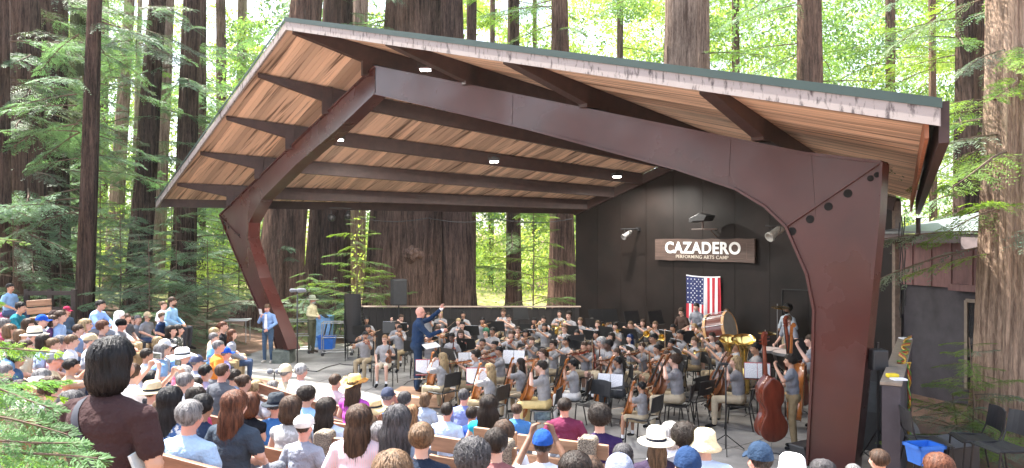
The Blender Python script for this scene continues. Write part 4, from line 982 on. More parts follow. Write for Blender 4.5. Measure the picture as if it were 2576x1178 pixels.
def hair_mesh(style, fine=False):
    k = (style, fine)
    if k in HM: return HM[k]
    els, (fy, fz), gr, cn = HAIR[style]; rr = random.Random(len(style)*7); vs, fs = ICO5 if fine else ICO4; out = []
    from mathutils import noise
    for d in vs:
        r = .03
        for c, e in els:
            c = Vector(c); A = sum((d[i]/e[i])**2 for i in range(3)); B = -2*sum(d[i]*c[i]/e[i]**2 for i in range(3)); Cc = sum((c[i]/e[i])**2 for i in range(3))-1
            D = B*B-4*A*Cc
            if D > 0: r = max(r, (-B+math.sqrt(D))/(2*A))
        ang = math.atan2(d.x, -d.y); g = math.sin(ang*23+3*d.z)+.6*math.sin(ang*41+5*d.z+1)+.5*math.sin(ang*67+2)
        r *= 1+gr*g*.45+cn*noise.noise(d*(9 if style == 'curly' else 5))*1.8
        if d.y > fy and d.z < fz: r = min(r, .055+.02*max(0, d.z))
        if d.z < -.35 and d.y > -.35 and style in ('short','curly','bun','pony','thin'): r = .05
        if style in ('short','thin','bun','pony') and d.z < -.55: r = min(r, .085)
        out.append(tuple(d*r))
    from mathutils.bvhtree import BVHTree
    bt = BVHTree.FromPolygons(out, fs); fs = list(fs); ns_ = {'short':420,'thin':260,'curly':700,'bob':620,'long':760,'wavy':820,'pony':420,'bun':420}[style]
    for q in range(ns_):
        az = rr.uniform(-math.pi, math.pi); el = rr.uniform(-.1, 1.25); pts = []
        cu = style in ('curly',); n_s = 4 if style in ('short','thin','curly','bun') else 8; daz = rr.uniform(-.12,.12)
        for j in range(n_s):
            e_ = el-j*((.16 if n_s == 4 else .27)); az += daz+(rr.uniform(-.35,.35) if cu else rr.uniform(-.03,.03)); dd = Vector((math.cos(e_)*math.sin(az), -math.cos(e_)*math.cos(az), math.sin(e_)))
            hit = bt.ray_cast(dd*1.0, -dd)
            if hit[0] is None: break
            if hit[0].length < .068: break
            pts.append(hit[0]*(1.008+.026*rr.random()+(.05*rr.random() if cu or style == 'wavy' else 0)+(.09*rr.random()**2 if j == n_s-1 else 0)))
        if len(pts) < 3: continue
        b0 = len(out); wd_ = rr.uniform(.0016,.0036)
        for j, p_ in enumerate(pts):
            t_ = (pts[min(j+1, len(pts)-1)]-pts[max(j-1, 0)]).normalized(); s_ = t_.cross(p_.normalized()).normalized()*wd_*(1.15-j/len(pts))
            out.append(tuple(p_-s_)); out.append(tuple(p_*1.006)); out.append(tuple(p_+s_))
        for j in range(len(pts)-1):
            k_ = b0+j*3; fs.append((k_, k_+1, k_+4, k_+3)); fs.append((k_+1, k_+2, k_+5, k_+4))
    me = bpy.data.meshes.new('hair'); me.from_pydata(out, [], fs); me.shade_smooth(); me.materials.append(None); HM[k] = me; return me
def hairmat(name, c):
    return mat('hair_'+name, c, .42, scale=14, c2=tuple(x*.30 for x in c), stretch=(5,5,.5), bump=.6, detail=4, thr=(.36,.60), spec=.25)
HC = {'black':(.012,.011,.013),'dark':(.030,.020,.015),'brown':(.085,.048,.030),'auburn':(.15,.055,.028),'light':(.19,.115,.065),'ginger':(.36,.20,.10),'blonde':(.50,.36,.19),'grey':(.24,.23,.23),'darkgrey':(.085,.08,.085),'white':(.55,.54,.53),'green':(.06,.26,.14),'blue':(.02,.05,.16)}
SK = {'fair':(.62,.37,.28),'mid':(.50,.28,.19),'tan':(.36,.19,.12),'brown':(.17,.085,.05),'dark':(.09,.045,.03),'red':(.62,.30,.23)}
def sk(n): return mat('skin_'+n, SK[n], .5, var=.08, scale=6)
def cl(h, pattern=None):
    c = hexc(h); n = 'cloth_'+h+(pattern or '')
    if n in _m: return _m[n]
    if pattern == 'stripe':
        m = mat(n, c, .85, var=.1, scale=5); nt = m.node_tree; N_, L_2 = nt.nodes, nt.links; w = N_.new('ShaderNodeTexWave'); w.inputs['Scale'].default_value = 22; w.bands_direction = 'X'
        tc = [x for x in N_ if x.type == 'TEX_COORD'][0]; L_2.new(tc.outputs['Object'], w.inputs[0]); mx = N_.new('ShaderNodeMix'); mx.data_type = 'RGBA'; mx.inputs['B'].default_value = (.62,.58,.60,1); mx.inputs['A'].default_value = (*c,1); L_2.new(w.outputs[0], mx.inputs['Factor']); L_2.new(mx.outputs['Result'], N_['Principled BSDF'].inputs['Base Color']); return m
    if pattern == 'spot': return mat(n, (.6,.6,.6), .85, scale=22, c2=c, thr=(.55,.6), detail=2)
    return mat(n, c, .9, var=.12, scale=6, bump=2.6, detail=4, spec=.15)
# hats (origin at head centre, +y forward)
def hat_mesh(kind):
    mb = MB(); mb.use(None)
    def ring(fr, n=36):  # fr(a) -> list of (r,z) profile points
        b = len(mb.v); m = 0
        for k in range(n):
            pr = fr(2*math.pi*k/n); m = len(pr)
            for r, z in pr: mb.v.append((r*.93*math.cos(2*math.pi*k/n), r*1.12*math.sin(2*math.pi*k/n)-.008, z))
        for k in range(n):
            k2 = (k+1) % n
            for i in range(m-1): mb.f.append((b+k*m+i, b+k2*m+i, b+k2*m+i+1, b+k*m+i+1)); mb.m.append(mb.cur)
    dome = lambda r, h, z0, n=7: [(r*math.cos(math.pi/2*i/n)**.8 if i < n else .001, z0+h*math.sin(math.pi/2*i/n)) for i in range(n+1)]
    if kind == 'cap':
        mb.ms = []; mb.use('A'); ring(lambda a: dome(.096+.0015*math.cos(6*a), .115, .03)); mb.use('A')
        q = []; 
        for i in range(9):
            a = -1.0+2.0*i/8; q.append((math.sin(a)*.080, .07+math.cos(a)*.03, .032)); 
        b = len(mb.v)
        for i in range(9):
            a = -1.0+2.0*i/8; mb.v += [(math.sin(a)*.088, math.cos(a)*.098-.008, .036), (math.sin(a)*.085, .045+math.cos(a)*.135, .030-.03*abs(math.sin(a))), (math.sin(a)*.085, .045+math.cos(a)*.135, .024-.03*abs(math.sin(a))), (math.sin(a)*.086, math.cos(a)*.098-.008, .029)]
        for i in range(8):
            for j in range(4): j2 = (j+1) % 4; mb.f.append((b+i*4+j, b+i*4+j2, b+i*4+4+j2, b+i*4+4+j)); mb.m.append(mb.cur)
        mb.lathe([(.008,.145),(.007,.150),(.0,.152)], 8)
    elif kind in ('straw', 'sunhat', 'cowboy', 'fedora', 'bucket'):
        br = {'straw':.185,'sunhat':.20,'cowboy':.20,'fedora':.165,'bucket':.145}[kind]; ht = {'straw':.115,'sunhat':.095,'cowboy':.125,'fedora':.11,'bucket':.10}[kind]
        def pr(a):
            s = abs(math.cos(a)); lift = {'cowboy':.10*s**2-.02*(1-s)**2,'fedora':.012*s-.01,'bucket':-.055,'straw':-.012,'sunhat':-.025+.02*math.sin(3*a+1)}[kind]; r = br*(.82 if kind == 'cowboy' and s > .8 else 1)
            dent = .02*math.exp(-((math.cos(a)*1.0)**2)*6) if kind in ('cowboy','fedora') else 0
            o = [(r-.003, .03+lift-.006), (r, .03+lift), (r*.8, .034+lift*.45), (.100, .036), (.098, .060), (.090, .036+ht*.8), (.072, .036+ht), (.04, .036+ht-dent), (.001, .036+ht-dent*1.3)]
            return o
        mb.ms = []; mb.use('A'); ring(pr); 
        if kind != 'bucket': mb.use('B'); ring(lambda a: [(.1005,.037),(.1015,.045),(.0995,.060),(.098,.061)])
    elif kind == 'newsboy':
        mb.ms = []; mb.use('A'); ring(lambda a: [(.092,.022),(.102,.035),(.112,.065),(.104,.10),(.07,.13),(.02,.14),(.001,.14)] if True else 0); mb.add([(-.07,.075,.03),(.07,.075,.03),(.05,.135,.022),(-.05,.135,.022),(-.07,.075,.045),(.07,.075,.045),(.05,.135,.028),(-.05,.135,.028)], [(0,3,2,1),(4,5,6,7),(0,1,5,4),(1,2,6,5),(2,3,7,6),(3,0,4,7)])
    elif kind == 'beanie':
        mb.ms = []; mb.use('A'); ring(lambda a: [(.09,.0),(.1,.01),(.104,.05),(.095,.1),(.06,.135),(.001,.145)])
    elif kind == 'hood':
        mb.ms = []; mb.use('A'); ring(lambda a: [(.13,-.20),(.12,-.1),(.108,.0),(.106,.06),(.085,.115),(.04,.14),(.001,.143)] if math.sin(a) < .3 else [(.05,-.2),(.06,-.1),(.09,.05),(.1,.065),(.085,.115),(.04,.14),(.001,.143)])
    ms = mb.ms; mb.ms = []; me = mb.mesh('hat', None, True); me.materials.clear(); me.materials.append(None)
    if len(ms) > 1: me.materials.append(None); me.polygons.foreach_set('material_index', mb.m)
    return me
HAT = {}
KHAKI, GREYT = 'a8997f', '8f8e92'
def person(loc, rz, pose, label, hair='short', hc='brown', skin='fair', shirt=GREYT, pants=KHAKI, scale=1, hat=None, hatc='888888', band='222222', shorts=False, glasses=None, group=None, fine=False, pattern=None, shoe='1c1c1e', inner='e8e8ea', bald=False, beard=None, wide=1):
    me = get_body(pose, shorts); o = bpy.data.objects.new('person', me); COL.objects.link(o); o.location = loc; o.rotation_euler = (0,0,rz); o.scale = (scale*wide, scale*wide, scale)
    tag(o, label, 'person', group)
    for i, m in enumerate((sk(skin), cl(shirt, pattern), cl(pants), cl(shoe), DEF[4], DEF[5] if skin in ('fair','mid','red') else mat('lip_dark', (.16,.06,.05), .5), cl(inner))):
        s = o.material_slots[i]; s.link = 'OBJECT'; s.material = m
    hd = Vector(me['head']); rot = POSE[pose].get('hrot', Matrix.Identity(3)).to_euler()
    def child(name, cm, ms, off=(0,0,0)):
        c = bpy.data.objects.new(name, cm); COL.objects.link(c); c.parent = o; c.location = hd+Vector(off); c.rotation_euler = rot
        for i, m in enumerate(ms):
            if i < len(c.material_slots): c.material_slots[i].link = 'OBJECT'; c.material_slots[i].material = m
        return c
    if hair:
        h = child('hair', hair_mesh(hair, fine), [hairmat(hc, HC[hc])])
        if fine: h.scale = (1.12,1.08,1.1)
        if hat and hair not in ('long','wavy','bob','pony'): h.scale = (.95,.95,.93)
        elif hat: h.scale = (.97,.95,.95)
    if hat:
        if hat not in HAT: HAT[hat] = hat_mesh(hat)
        child('hat', HAT[hat], [cl(hatc), cl(band)])
    if glasses:
        if 'g' not in HM:
            g = MB()
            for s in (-1, 1):
                g.tube([(s*(.033+.024*math.cos(t*math.pi/5)), .103, .015+.017*math.sin(t*math.pi/5)) for t in range(11)], .003, 4); g.tube([(s*.056,.102,.02),(s*.08,.06,.02),(s*.084,-.01,.015)], .003, 4)
            g.tube([(-.01,.106,.018),(.01,.106,.018)], .003, 4); HM['g'] = g.mesh('glasses', mat('glasses_black', (.01,.01,.01), .3))
        child('glasses', HM['g'], [])
    if beard:
        if 'b' not in HM:
            b = MB(); add_ellip(b, (0,.038,-.075), (.056,.062,.045)); add_capsule(b, (-.025,.098,-.037), (.025,.098,-.037), .010, .010); HM['b'] = b.mesh('beard', None, True); HM['b'].materials.append(None)
        child('beard', HM['b'], [hairmat(beard, HC[beard])])
    return o
HEADTOP = 1.30
def face_rz(p, t, off=0): return math.atan2(-(t[0]-p[0]), t[1]-p[1])+R(off)
ZM = {'2':(0,671,.4306),'3':(447,671,.4306),'4':(830.6,734.7,.3764),'5':(1277.8,734.7,.3764),'6':(1661,734.7,.3764),'7':(2044,511,.566)}
def zz(z, x, y): a, b, s = ZM[z]; return a+x*s, b+y*s
# ---------------------------------------------------------------- things on the stage
blackpl = mat('black_plastic', (.018,.018,.02), .45, var=.15); chrome = mat('brushed_metal', (.45,.45,.46), .3, metal=.9, var=.08); blackmet = mat('black_metal', (.015,.015,.016), .4, metal=.3)
def make_chair(bm_, fm):
    t = empty('stacking_chair', (0,0,0)); 
    mb = MB(); n = 6
    for i in range(n):
        y0 = -.20+.42*i/n; y1 = -.20+.42*(i+1)/n; z = lambda y: .445-.03*math.exp(-((y+.02)/.12)**2)+(.0 if y < .18 else -.02)
        mb.hexa([(-.225,y0,z(y0)-.012),(.225,y0,z(y0)-.012),(.225,y1,z(y1)-.012),(-.225,y1,z(y1)-.012),(-.225,y0,z(y0)),(.225,y0,z(y0)),(.225,y1,z(y1)),(-.225,y1,z(y1))])
    mb.build('seat', bm_, t)
    mb = MB(); m = 6
    for i in range(m):
        x0 = -.22+.44*i/m; x1 = -.22+.44*(i+1)/m; y = lambda x: -.235-.03*(1-(x/.22)**2)
        zl, zh = .56, .84-.0
        mb.hexa([(x0,y(x0),zl),(x1,y(x1),zl),(x1,y(x1)+.014,zl),(x0,y(x0)+.014,zl),(x0,y(x0)-.045,zh-.02*abs(x0/.22)**3),(x1,y(x1)-.045,zh-.02*abs(x1/.22)**3),(x1,y(x1)-.031,zh-.02*abs(x1/.22)**3),(x0,y(x0)-.031,zh-.02*abs(x0/.22)**3)])
    mb.build('backrest', bm_, t)
    for s in (-1, 1):
        mb = MB(); mb.tube([(s*.225,.19,.43),(s*.235,.23,.0)], .012, 6); mb.build('leg', fm, t)
        mb = MB(); mb.tube([(s*.225,-.19,.43),(s*.24,-.27,.0)], .012, 6); mb.build('leg', fm, t)
        mb = MB(); mb.tube([(s*.228,.19,.43),(s*.228,-.18,.43),(s*.228,-.25,.6),(s*.215,-.275,.83)], .012, 6); mb.build('side_frame', fm, t)
    return t
CHAIR = make_chair(blackpl, blackmet); reg(CHAIR); used_chair = [False]
def chair(loc, rz, label, group='black chairs of the orchestra', sc_=1, rx=0):
    c = CHAIR if not used_chair[0] else copy_tree(CHAIR); used_chair[0] = True
    c.location = loc; c.rotation_euler = (rx,0,rz); c.scale = (sc_,)*3; tag(c, label, 'chair', group); return c
def make_stand():
    t = empty('music_stand', (0,0,0)); tl = Matrix.Rotation(R(-20), 3, 'X')
    MB().box((0,0,1.07), (.50,.006,.34), tl).build('desk', mat('stand_black', (.012,.012,.013), .42, var=.1), t)
    MB().box(Vector((0,0,1.07))+tl @ Vector((0,-.03,-.17)), (.50,.06,.008), tl).build('lip', _m['stand_black'], t)
    mb = MB(); mb.tube([(0,0,.02),(0,0,.55)], .014, 6); mb.tube([(0,0,.55),(0,.01,1.06)], .009, 6); mb.build('pole', blackmet, t)
    for k in range(3):
        a = k*2.094+.5; mb = MB(); mb.tube([(0,0,.12),(math.cos(a)*.16,math.sin(a)*.16,.09),(math.cos(a)*.27,math.sin(a)*.27,.01)], .009, 5); mb.build('leg', blackmet, t)
    return t
STAND_ = make_stand(); reg(STAND_); used_stand = [False]
def mstand(loc, rz, label, h=1.0):
    c = STAND_ if not used_stand[0] else copy_tree(STAND_); used_stand[0] = True
    c.location = loc; c.rotation_euler = (0,0,rz); c.scale = (1,1,h); tag(c, label, 'music stand', 'black music stands of the orchestra'); return c
def sheet_mat():
    m = mat('sheet_music', (.74,.74,.76), .8, var=.04); nt = m.node_tree; N_, L_2 = nt.nodes, nt.links
    w = N_.new('ShaderNodeTexWave'); w.bands_direction = 'Z'; w.inputs['Scale'].default_value = 17; tc = [x for x in N_ if x.type == 'TEX_COORD'][0]; L_2.new(tc.outputs['Object'], w.inputs[0])
    nz = N_.new('ShaderNodeTexNoise'); nz.inputs['Scale'].default_value = 60; L_2.new(tc.outputs['Object'], nz.inputs[0]); ml = N_.new('ShaderNodeMath'); ml.operation = 'MULTIPLY'; L_2.new(w.outputs['Fac'], ml.inputs[0]); L_2.new(nz.outputs[0], ml.inputs[1])
    rp = N_.new('ShaderNodeValToRGB'); rp.color_ramp.elements[0].position = .35; rp.color_ramp.elements[0].color = (.74,.74,.76,1); rp.color_ramp.elements[1].position = .5; rp.color_ramp.elements[1].color = (.34,.34,.38,1); L_2.new(ml.outputs[0], rp.inputs[0]); L_2.new(rp.outputs[0], N_['Principled BSDF'].inputs['Base Color']); return m
shm = sheet_mat(); redm = mat('red_folder', (.45,.03,.05), .6); 
SH = MB().hexa([(-.115,0,-.15),(.115,0,-.15),(.115,.002,-.15),(-.115,.002,-.15),(-.115,0,.15),(.115,0,.15),(.115,.002,.15),(-.115,.002,.15)]).mesh('sheet', shm)
RF = MB().hexa([(-.24,0,-.165),(.24,0,-.165),(.24,.003,-.165),(-.24,.003,-.165),(-.24,0,.165),(.24,0,.165),(.24,.003,.165),(-.24,.003,.165)]).mesh('folder', redm)
def sheets(st, label, folder=False, two=True):
    tl = Matrix.Rotation(R(-20), 3, 'X'); rz = st.rotation_euler[2]; M = Matrix.Rotation(rz, 3, 'Z') @ tl; h = st.scale[2]
    e = empty('sheet_music', Vector(st.location)+Matrix.Rotation(rz, 3, 'Z') @ Vector((0,0,1.07*h)), 0, label, 'sheet music', 'sheet music on the stands'); e.rotation_euler = M.to_euler()
    if folder: o = link('folder', RF, e); o.location = (0,-.008,0)
    for s in ((-1,1) if two else (0,)): o = link('page', SH, e); o.location = (s*.12,-.013,.0); o.rotation_euler = (0,0,s*.03)
    return e
# bowed instruments -------------------------------------------------------
OUT = [(0,.02),(.02,.10),(.06,.165),(.12,.205),(.2,.222),(.28,.21),(.34,.175),(.375,.165),(.39,.15),(.44,.125),(.5,.12),(.55,.128),(.59,.15),(.61,.162),(.66,.170),(.74,.178),(.82,.172),(.89,.14),(.94,.09),(.97,.05),(1.0,.03)]
def varnish(n, c): return mat('varnish_'+n, c, .22, scale=3, c2=tuple(x*.45 for x in c), stretch=(3,3,.8), detail=4, thr=(.3,.7), spec=.7)
VO = varnish('orange', (.42,.13,.025)); VR = varnish('red', (.27,.045,.018)); VB = varnish('brown', (.20,.065,.022)); VD = varnish('dark_red', (.20,.04,.02))
ebony = mat('ebony', (.010,.008,.008), .35)
def string_inst(name, L, depth, nl, v, wide=1.0, endpin=0):
    """origin at the body's lower end, z towards the scroll, +y out of the front"""
    t = empty(name, (0,0,0)); mb = MB(); n = len(OUT); d = depth/2; prof = [(-d, 1), (-d*.97, 1.03), (d*.97, 1.03), (d, 1)]
    ring = [(w*L*wide, z*L) for z, w in OUT]+[(-w*L*wide, z*L) for z, w in OUT[::-1]]
    m = len(ring); cx_, cz_ = 0, .45*L
    def lay(y, k, ar=0):
        b = len(mb.v)
        for x, z in ring: mb.v.append((x*k, y+ar, cz_+(z-cz_)*(1-(1-k)*.5) if k < 1 else cz_+(z-cz_)*k))
        return b
    Ls = [lay(-d-.02*L, .45), lay(-d-.004*L, .88), lay(-d, 1.02), lay(-d+.012*L, 1.02), lay(-d+.012*L, .975), lay(d-.012*L, .975), lay(d-.012*L, 1.02), lay(d, 1.02), lay(d+.004*L, .88), lay(d+.02*L, .45)]
    for a, b in zip(Ls[:-1], Ls[1:]):
        for k in range(m): k2 = (k+1) % m; mb.f.append((a+k, a+k2, b+k2, b+k)); mb.m.append(0)
    h = m//2
    for b, fl in ((Ls[0], 1), (Ls[-1], 0)):
        for k in range(h-1):
            q = (b+k, b+k+1, b+m-2-k, b+m-1-k); mb.f.append(q if not fl else q[::-1]); mb.m.append(0)
    mb.build('body', v, t, True)
    z0 = L*.98; nw = .035*L; 
    mb = MB(); mb.tube([(0,d,z0),(0,d+.01*L,z0+nl*.8)], [nw,nw*.8], 8); mb.box((0,d+.01*L,z0+nl*.92), (nw*1.9,.05*L,nl*.28)); mb.build('neck', v, t)
    mb = MB(); mb.lathe([(0,-.03*L),(.035*L,-.03*L),(.04*L,0),(.035*L,.03*L),(0,.03*L)], 10, Matrix.Translation((0,d-.02*L,z0+nl*1.08)) @ Matrix.Rotation(R(90),4,'Y'))
    for k in range(4): s = 1 if k % 2 else -1; mb.tube([(0,d,z0+nl*(.84+.045*k)),(s*.085*L,d,z0+nl*(.84+.045*k))], .009*L, 5)
    mb.build('scroll_and_pegs', v, t)
    MB().hexa([(-.032*L,d+.03*L,.66*L),(.032*L,d+.03*L,.66*L),(.032*L,d+.06*L,.66*L),(-.032*L,d+.06*L,.66*L),(-.02*L,d+.025*L,z0+nl*.8),(.02*L,d+.025*L,z0+nl*.8),(.02*L,d+.045*L,z0+nl*.8),(-.02*L,d+.045*L,z0+nl*.8)]).build('fingerboard', ebony, t)
    MB().hexa([(-.02*L,d+.02*L,.04*L),(.02*L,d+.02*L,.04*L),(.02*L,d+.045*L,.04*L),(-.02*L,d+.045*L,.04*L),(-.04*L,d+.04*L,.30*L),(.04*L,d+.04*L,.30*L),(.04*L,d+.06*L,.30*L),(-.04*L,d+.06*L,.30*L)]).build('tailpiece', ebony, t)
    MB().hexa([(-.06*L,d+.015*L,.44*L),(.06*L,d+.015*L,.44*L),(.06*L,d+.02*L,.452*L),(-.06*L,d+.02*L,.452*L),(-.045*L,d+.085*L,.445*L),(.045*L,d+.085*L,.445*L),(.045*L,d+.09*L,.45*L),(-.045*L,d+.09*L,.45*L)]).build('bridge', mat('maple', (.5,.33,.16), .5), t)
    for s in (-1,1):
        mb = MB(); mb.tube([(s*.10*L,d+.012*L,.35*L),(s*.085*L,d+.016*L,.40*L),(s*.075*L,d+.019*L,.47*L),(s*.055*L,d+.02*L,.52*L)], [.012*L,.005*L,.005*L,.012*L], 5); mb.build('sound_hole', ebony, t)
    if endpin: mb = MB(); mb.tube([(0,0,0),(0,0,-endpin)], .006*L/.7, 6); mb.build('endpin', chrome, t)
    return t
PI = {'violin': [string_inst('violin', .36, .045, .20, v) for v in (VO, VR, VB)], 'cello': [string_inst('cello', .70, .14, .42, v, 1.0, .28) for v in (VO, VB)], 'bass': [string_inst('double_bass', 1.08, .24, .66, v, 1.0, .16) for v in (VD, VO)]}
BOWM = mat('bow_wood', (.45,.24,.10), .4); 
def make_bow():
    t = empty('bow', (0,0,0)); mb = MB(); mb.tube([(0,0,-.04),(0,.004,.3),(0,0,.68)], [.0065,.005,.004], 6); mb.build('stick', BOWM, t)
    MB().hexa([(-.004,.018,.03),(.004,.018,.03),(.004,.020,.03),(-.004,.020,.03),(-.004,.012,.66),(.004,.012,.66),(.004,.014,.66),(-.004,.014,.66)]).build('hair_ribbon', mat('bow_hair', (.7,.66,.55), .6), t)
    MB().box((0,.012,.02), (.012,.022,.05)).build('frog', ebony, t); return t
PI['bow'] = [make_bow()]
brassm = mat('lacquered_brass', (.80,.56,.18), .18, metal=1, var=.1); silverm = mat('silver_plate', (.75,.75,.76), .18, metal=1, var=.05); blackwood = mat('black_wood', (.012,.011,.011), .3)
def bell(mb, r0, r1, L, M, n=22, k=3.0):
    pr = [(r0+(r1-r0)*(i/12)**k, L*i/12) for i in range(13)]; pr += [(r1*1.0, L+.004), (r1-.006, L+.002)]+[(max(r0*.8, r-.006), z) for r, z in pr[11::-1]]
    mb.lathe(pr, n, M)
RX90 = Matrix.Rotation(R(-90), 4, 'X')   # z -> +y
def make_trumpet():
    t = empty('trumpet', (0,0,0)); mb = MB(); bell(mb, .007, .062, .22, Matrix.Translation((0,.28,0)) @ RX90); mb.build('bell', brassm, t, True)
    mb = MB(); mb.tube([(0,.02,.04),(0,.35,.04),(0,.39,.02),(0,.35,0),(0,.1,0),(0,.07,.02),(0,.1,.04)], .007, 6); mb.tube([(0,0,.04),(0,-.03,.04)], [.006,.011], 6); mb.tube([(0,.28,0),(0,.1,0)], .007, 6); mb.build('tubing', brassm, t, True)
    mb = MB()
    for k in range(3): mb.tube([(0,.15+k*.03,-.04),(0,.15+k*.03,.07)], .011, 8)
    mb.build('valves', brassm, t, True); return t
def make_trombone():
    t = empty('trombone', (0,0,0)); mb = MB(); bell(mb, .009, .11, .30, Matrix.Translation((-.07,.30,.03)) @ RX90); mb.build('bell', brassm, t, True)
    mb = MB(); mb.tube([(-.07,.32,.03),(-.07,-.15,.03),(-.04,-.20,.02),(0,-.15,0),(0,0,0),(0,.62,0)], .008, 6); mb.tube([(0,0,.0),(0,-.03,0)], [.008,.013], 6); mb.build('tubing', brassm, t, True)
    mb = MB(); mb.tube([(0,.30,0),(0,.90,-.02),(.03,.94,-.04),(.06,.90,-.05),(.06,.10,-.03),(.0,.1,0)], .0095, 6); mb.build('slide', brassm, t, True); return t
def make_tuba():
    t = empty('tuba', (0,0,0)); mb = MB(); bell(mb, .06, .23, .62, Matrix.Translation((0,.0,.42)), 28, 3.4); mb.build('bell', brassm, t, True)
    mb = MB(); mb.tube([(0,0,.45),(0,0,.12),(.04,0,.02),(.13,0,-.02),(.22,0,.02),(.26,0,.12),(.26,0,.5),(.22,.02,.6),(.16,.03,.5),(.15,.03,.2),(.1,.04,.12),(.06,.06,.2),(.06,.07,.5),(.02,.09,.58)], [.062,.060,.058,.055,.050,.045,.035,.030,.026,.024,.022,.018,.014,.010], 10); mb.build('coiled_tubing', brassm, t, True)
    mb = MB()
    for k in range(4): mb.tube([(.10+k*.045,.07,.18),(.10+k*.045,.07,.42)], .016, 8)
    mb.tube([(.02,.09,.58),(-.04,-.02,.62)], [.01,.016], 6); mb.build('valves', silverm, t, True); return t
def make_horn():
    t = empty('french_horn', (0,0,0)); mb = MB(); bell(mb, .02, .15, .30, Matrix.Rotation(R(120), 4, 'Y'), 22, 2.6); mb.build('bell', brassm, t, True)
    mb = MB(); 
    for rr_, dz in ((.15,0),(.12,.02),(.085,.04)): mb.tube([(rr_*math.cos(a*math.pi/8)-.05, dz, rr_*math.sin(a*math.pi/8)) for a in range(17)], .011, 6)
    mb.tube([(-.05,0,.15),(-.02,-.1,.24)], .006, 5); mb.build('coiled_tubing', brassm, t, True); return t
def make_flute():
    t = empty('flute', (0,0,0)); mb = MB(); mb.tube([(-.05,0,0),(.62,0,0)], .0095, 8); mb.build('tube', silverm, t, True)
    mb = MB()
    for k in range(12): mb.lathe([(0,.006),(.009,.006),(.009,.012),(0,.013)], 8, Matrix.Translation((.15+k*.035,0,.004)))
    mb.build('keys', silverm, t); return t
def make_clar():
    t = empty('clarinet', (0,0,0)); mb = MB(); mb.tube([(0,0,0),(0,0,-.06),(0,0,-.07),(0,0,-.56)], [.007,.012,.013,.014], 8); bell(mb, .014, .032, .10, Matrix.Translation((0,0,-.54)) @ Matrix.Rotation(R(180),4,'X'), 14); mb.build('joint', blackwood, t, True)
    mb = MB()
    for k in range(12): mb.lathe([(.0145,-.004),(.018,-.004),(.018,.004),(.0145,.004)], 8, Matrix.Translation((0,0,-.12-k*.034)))
    mb.tube([(.016,.008,-.12),(.016,.008,-.5)], .0035, 5); mb.build('keywork', silverm, t); return t
PI['trumpet'] = [make_trumpet()]; PI['trombone'] = [make_trombone()]; PI['tuba'] = [make_tuba()]; PI['horn'] = [make_horn()]; PI['flute'] = [make_flute()]; PI['clarinet'] = [make_clar()]
USED = {}
for l in PI.values():
    for o in l: reg(o)
def orient(z, y):
    z = Vector(z).normalized(); y = Vector(y); y = (y-z*y.dot(z)).normalized(); x = y.cross(z); return Matrix((x, y, z)).transposed()
def inst(kind, k, loc, rz, s, at, z, y, label, group=None):
    p = PI[kind][k % len(PI[kind])]
    o = copy_tree(p) if p.name in USED else p; USED[p.name] = 1
    Rr = Matrix.Rotation(rz, 3, 'Z'); o.location = Vector(loc)+Rr @ (Vector(at)*s); o.rotation_euler = (Rr @ orient(z, y)).to_euler(); o.scale = (s,s,s)
    names = {'bass':'double bass', 'bow':'bow', 'horn':'french horn'}; tag(o, label, names.get(kind, kind), group or 'instruments of the orchestra'); return o

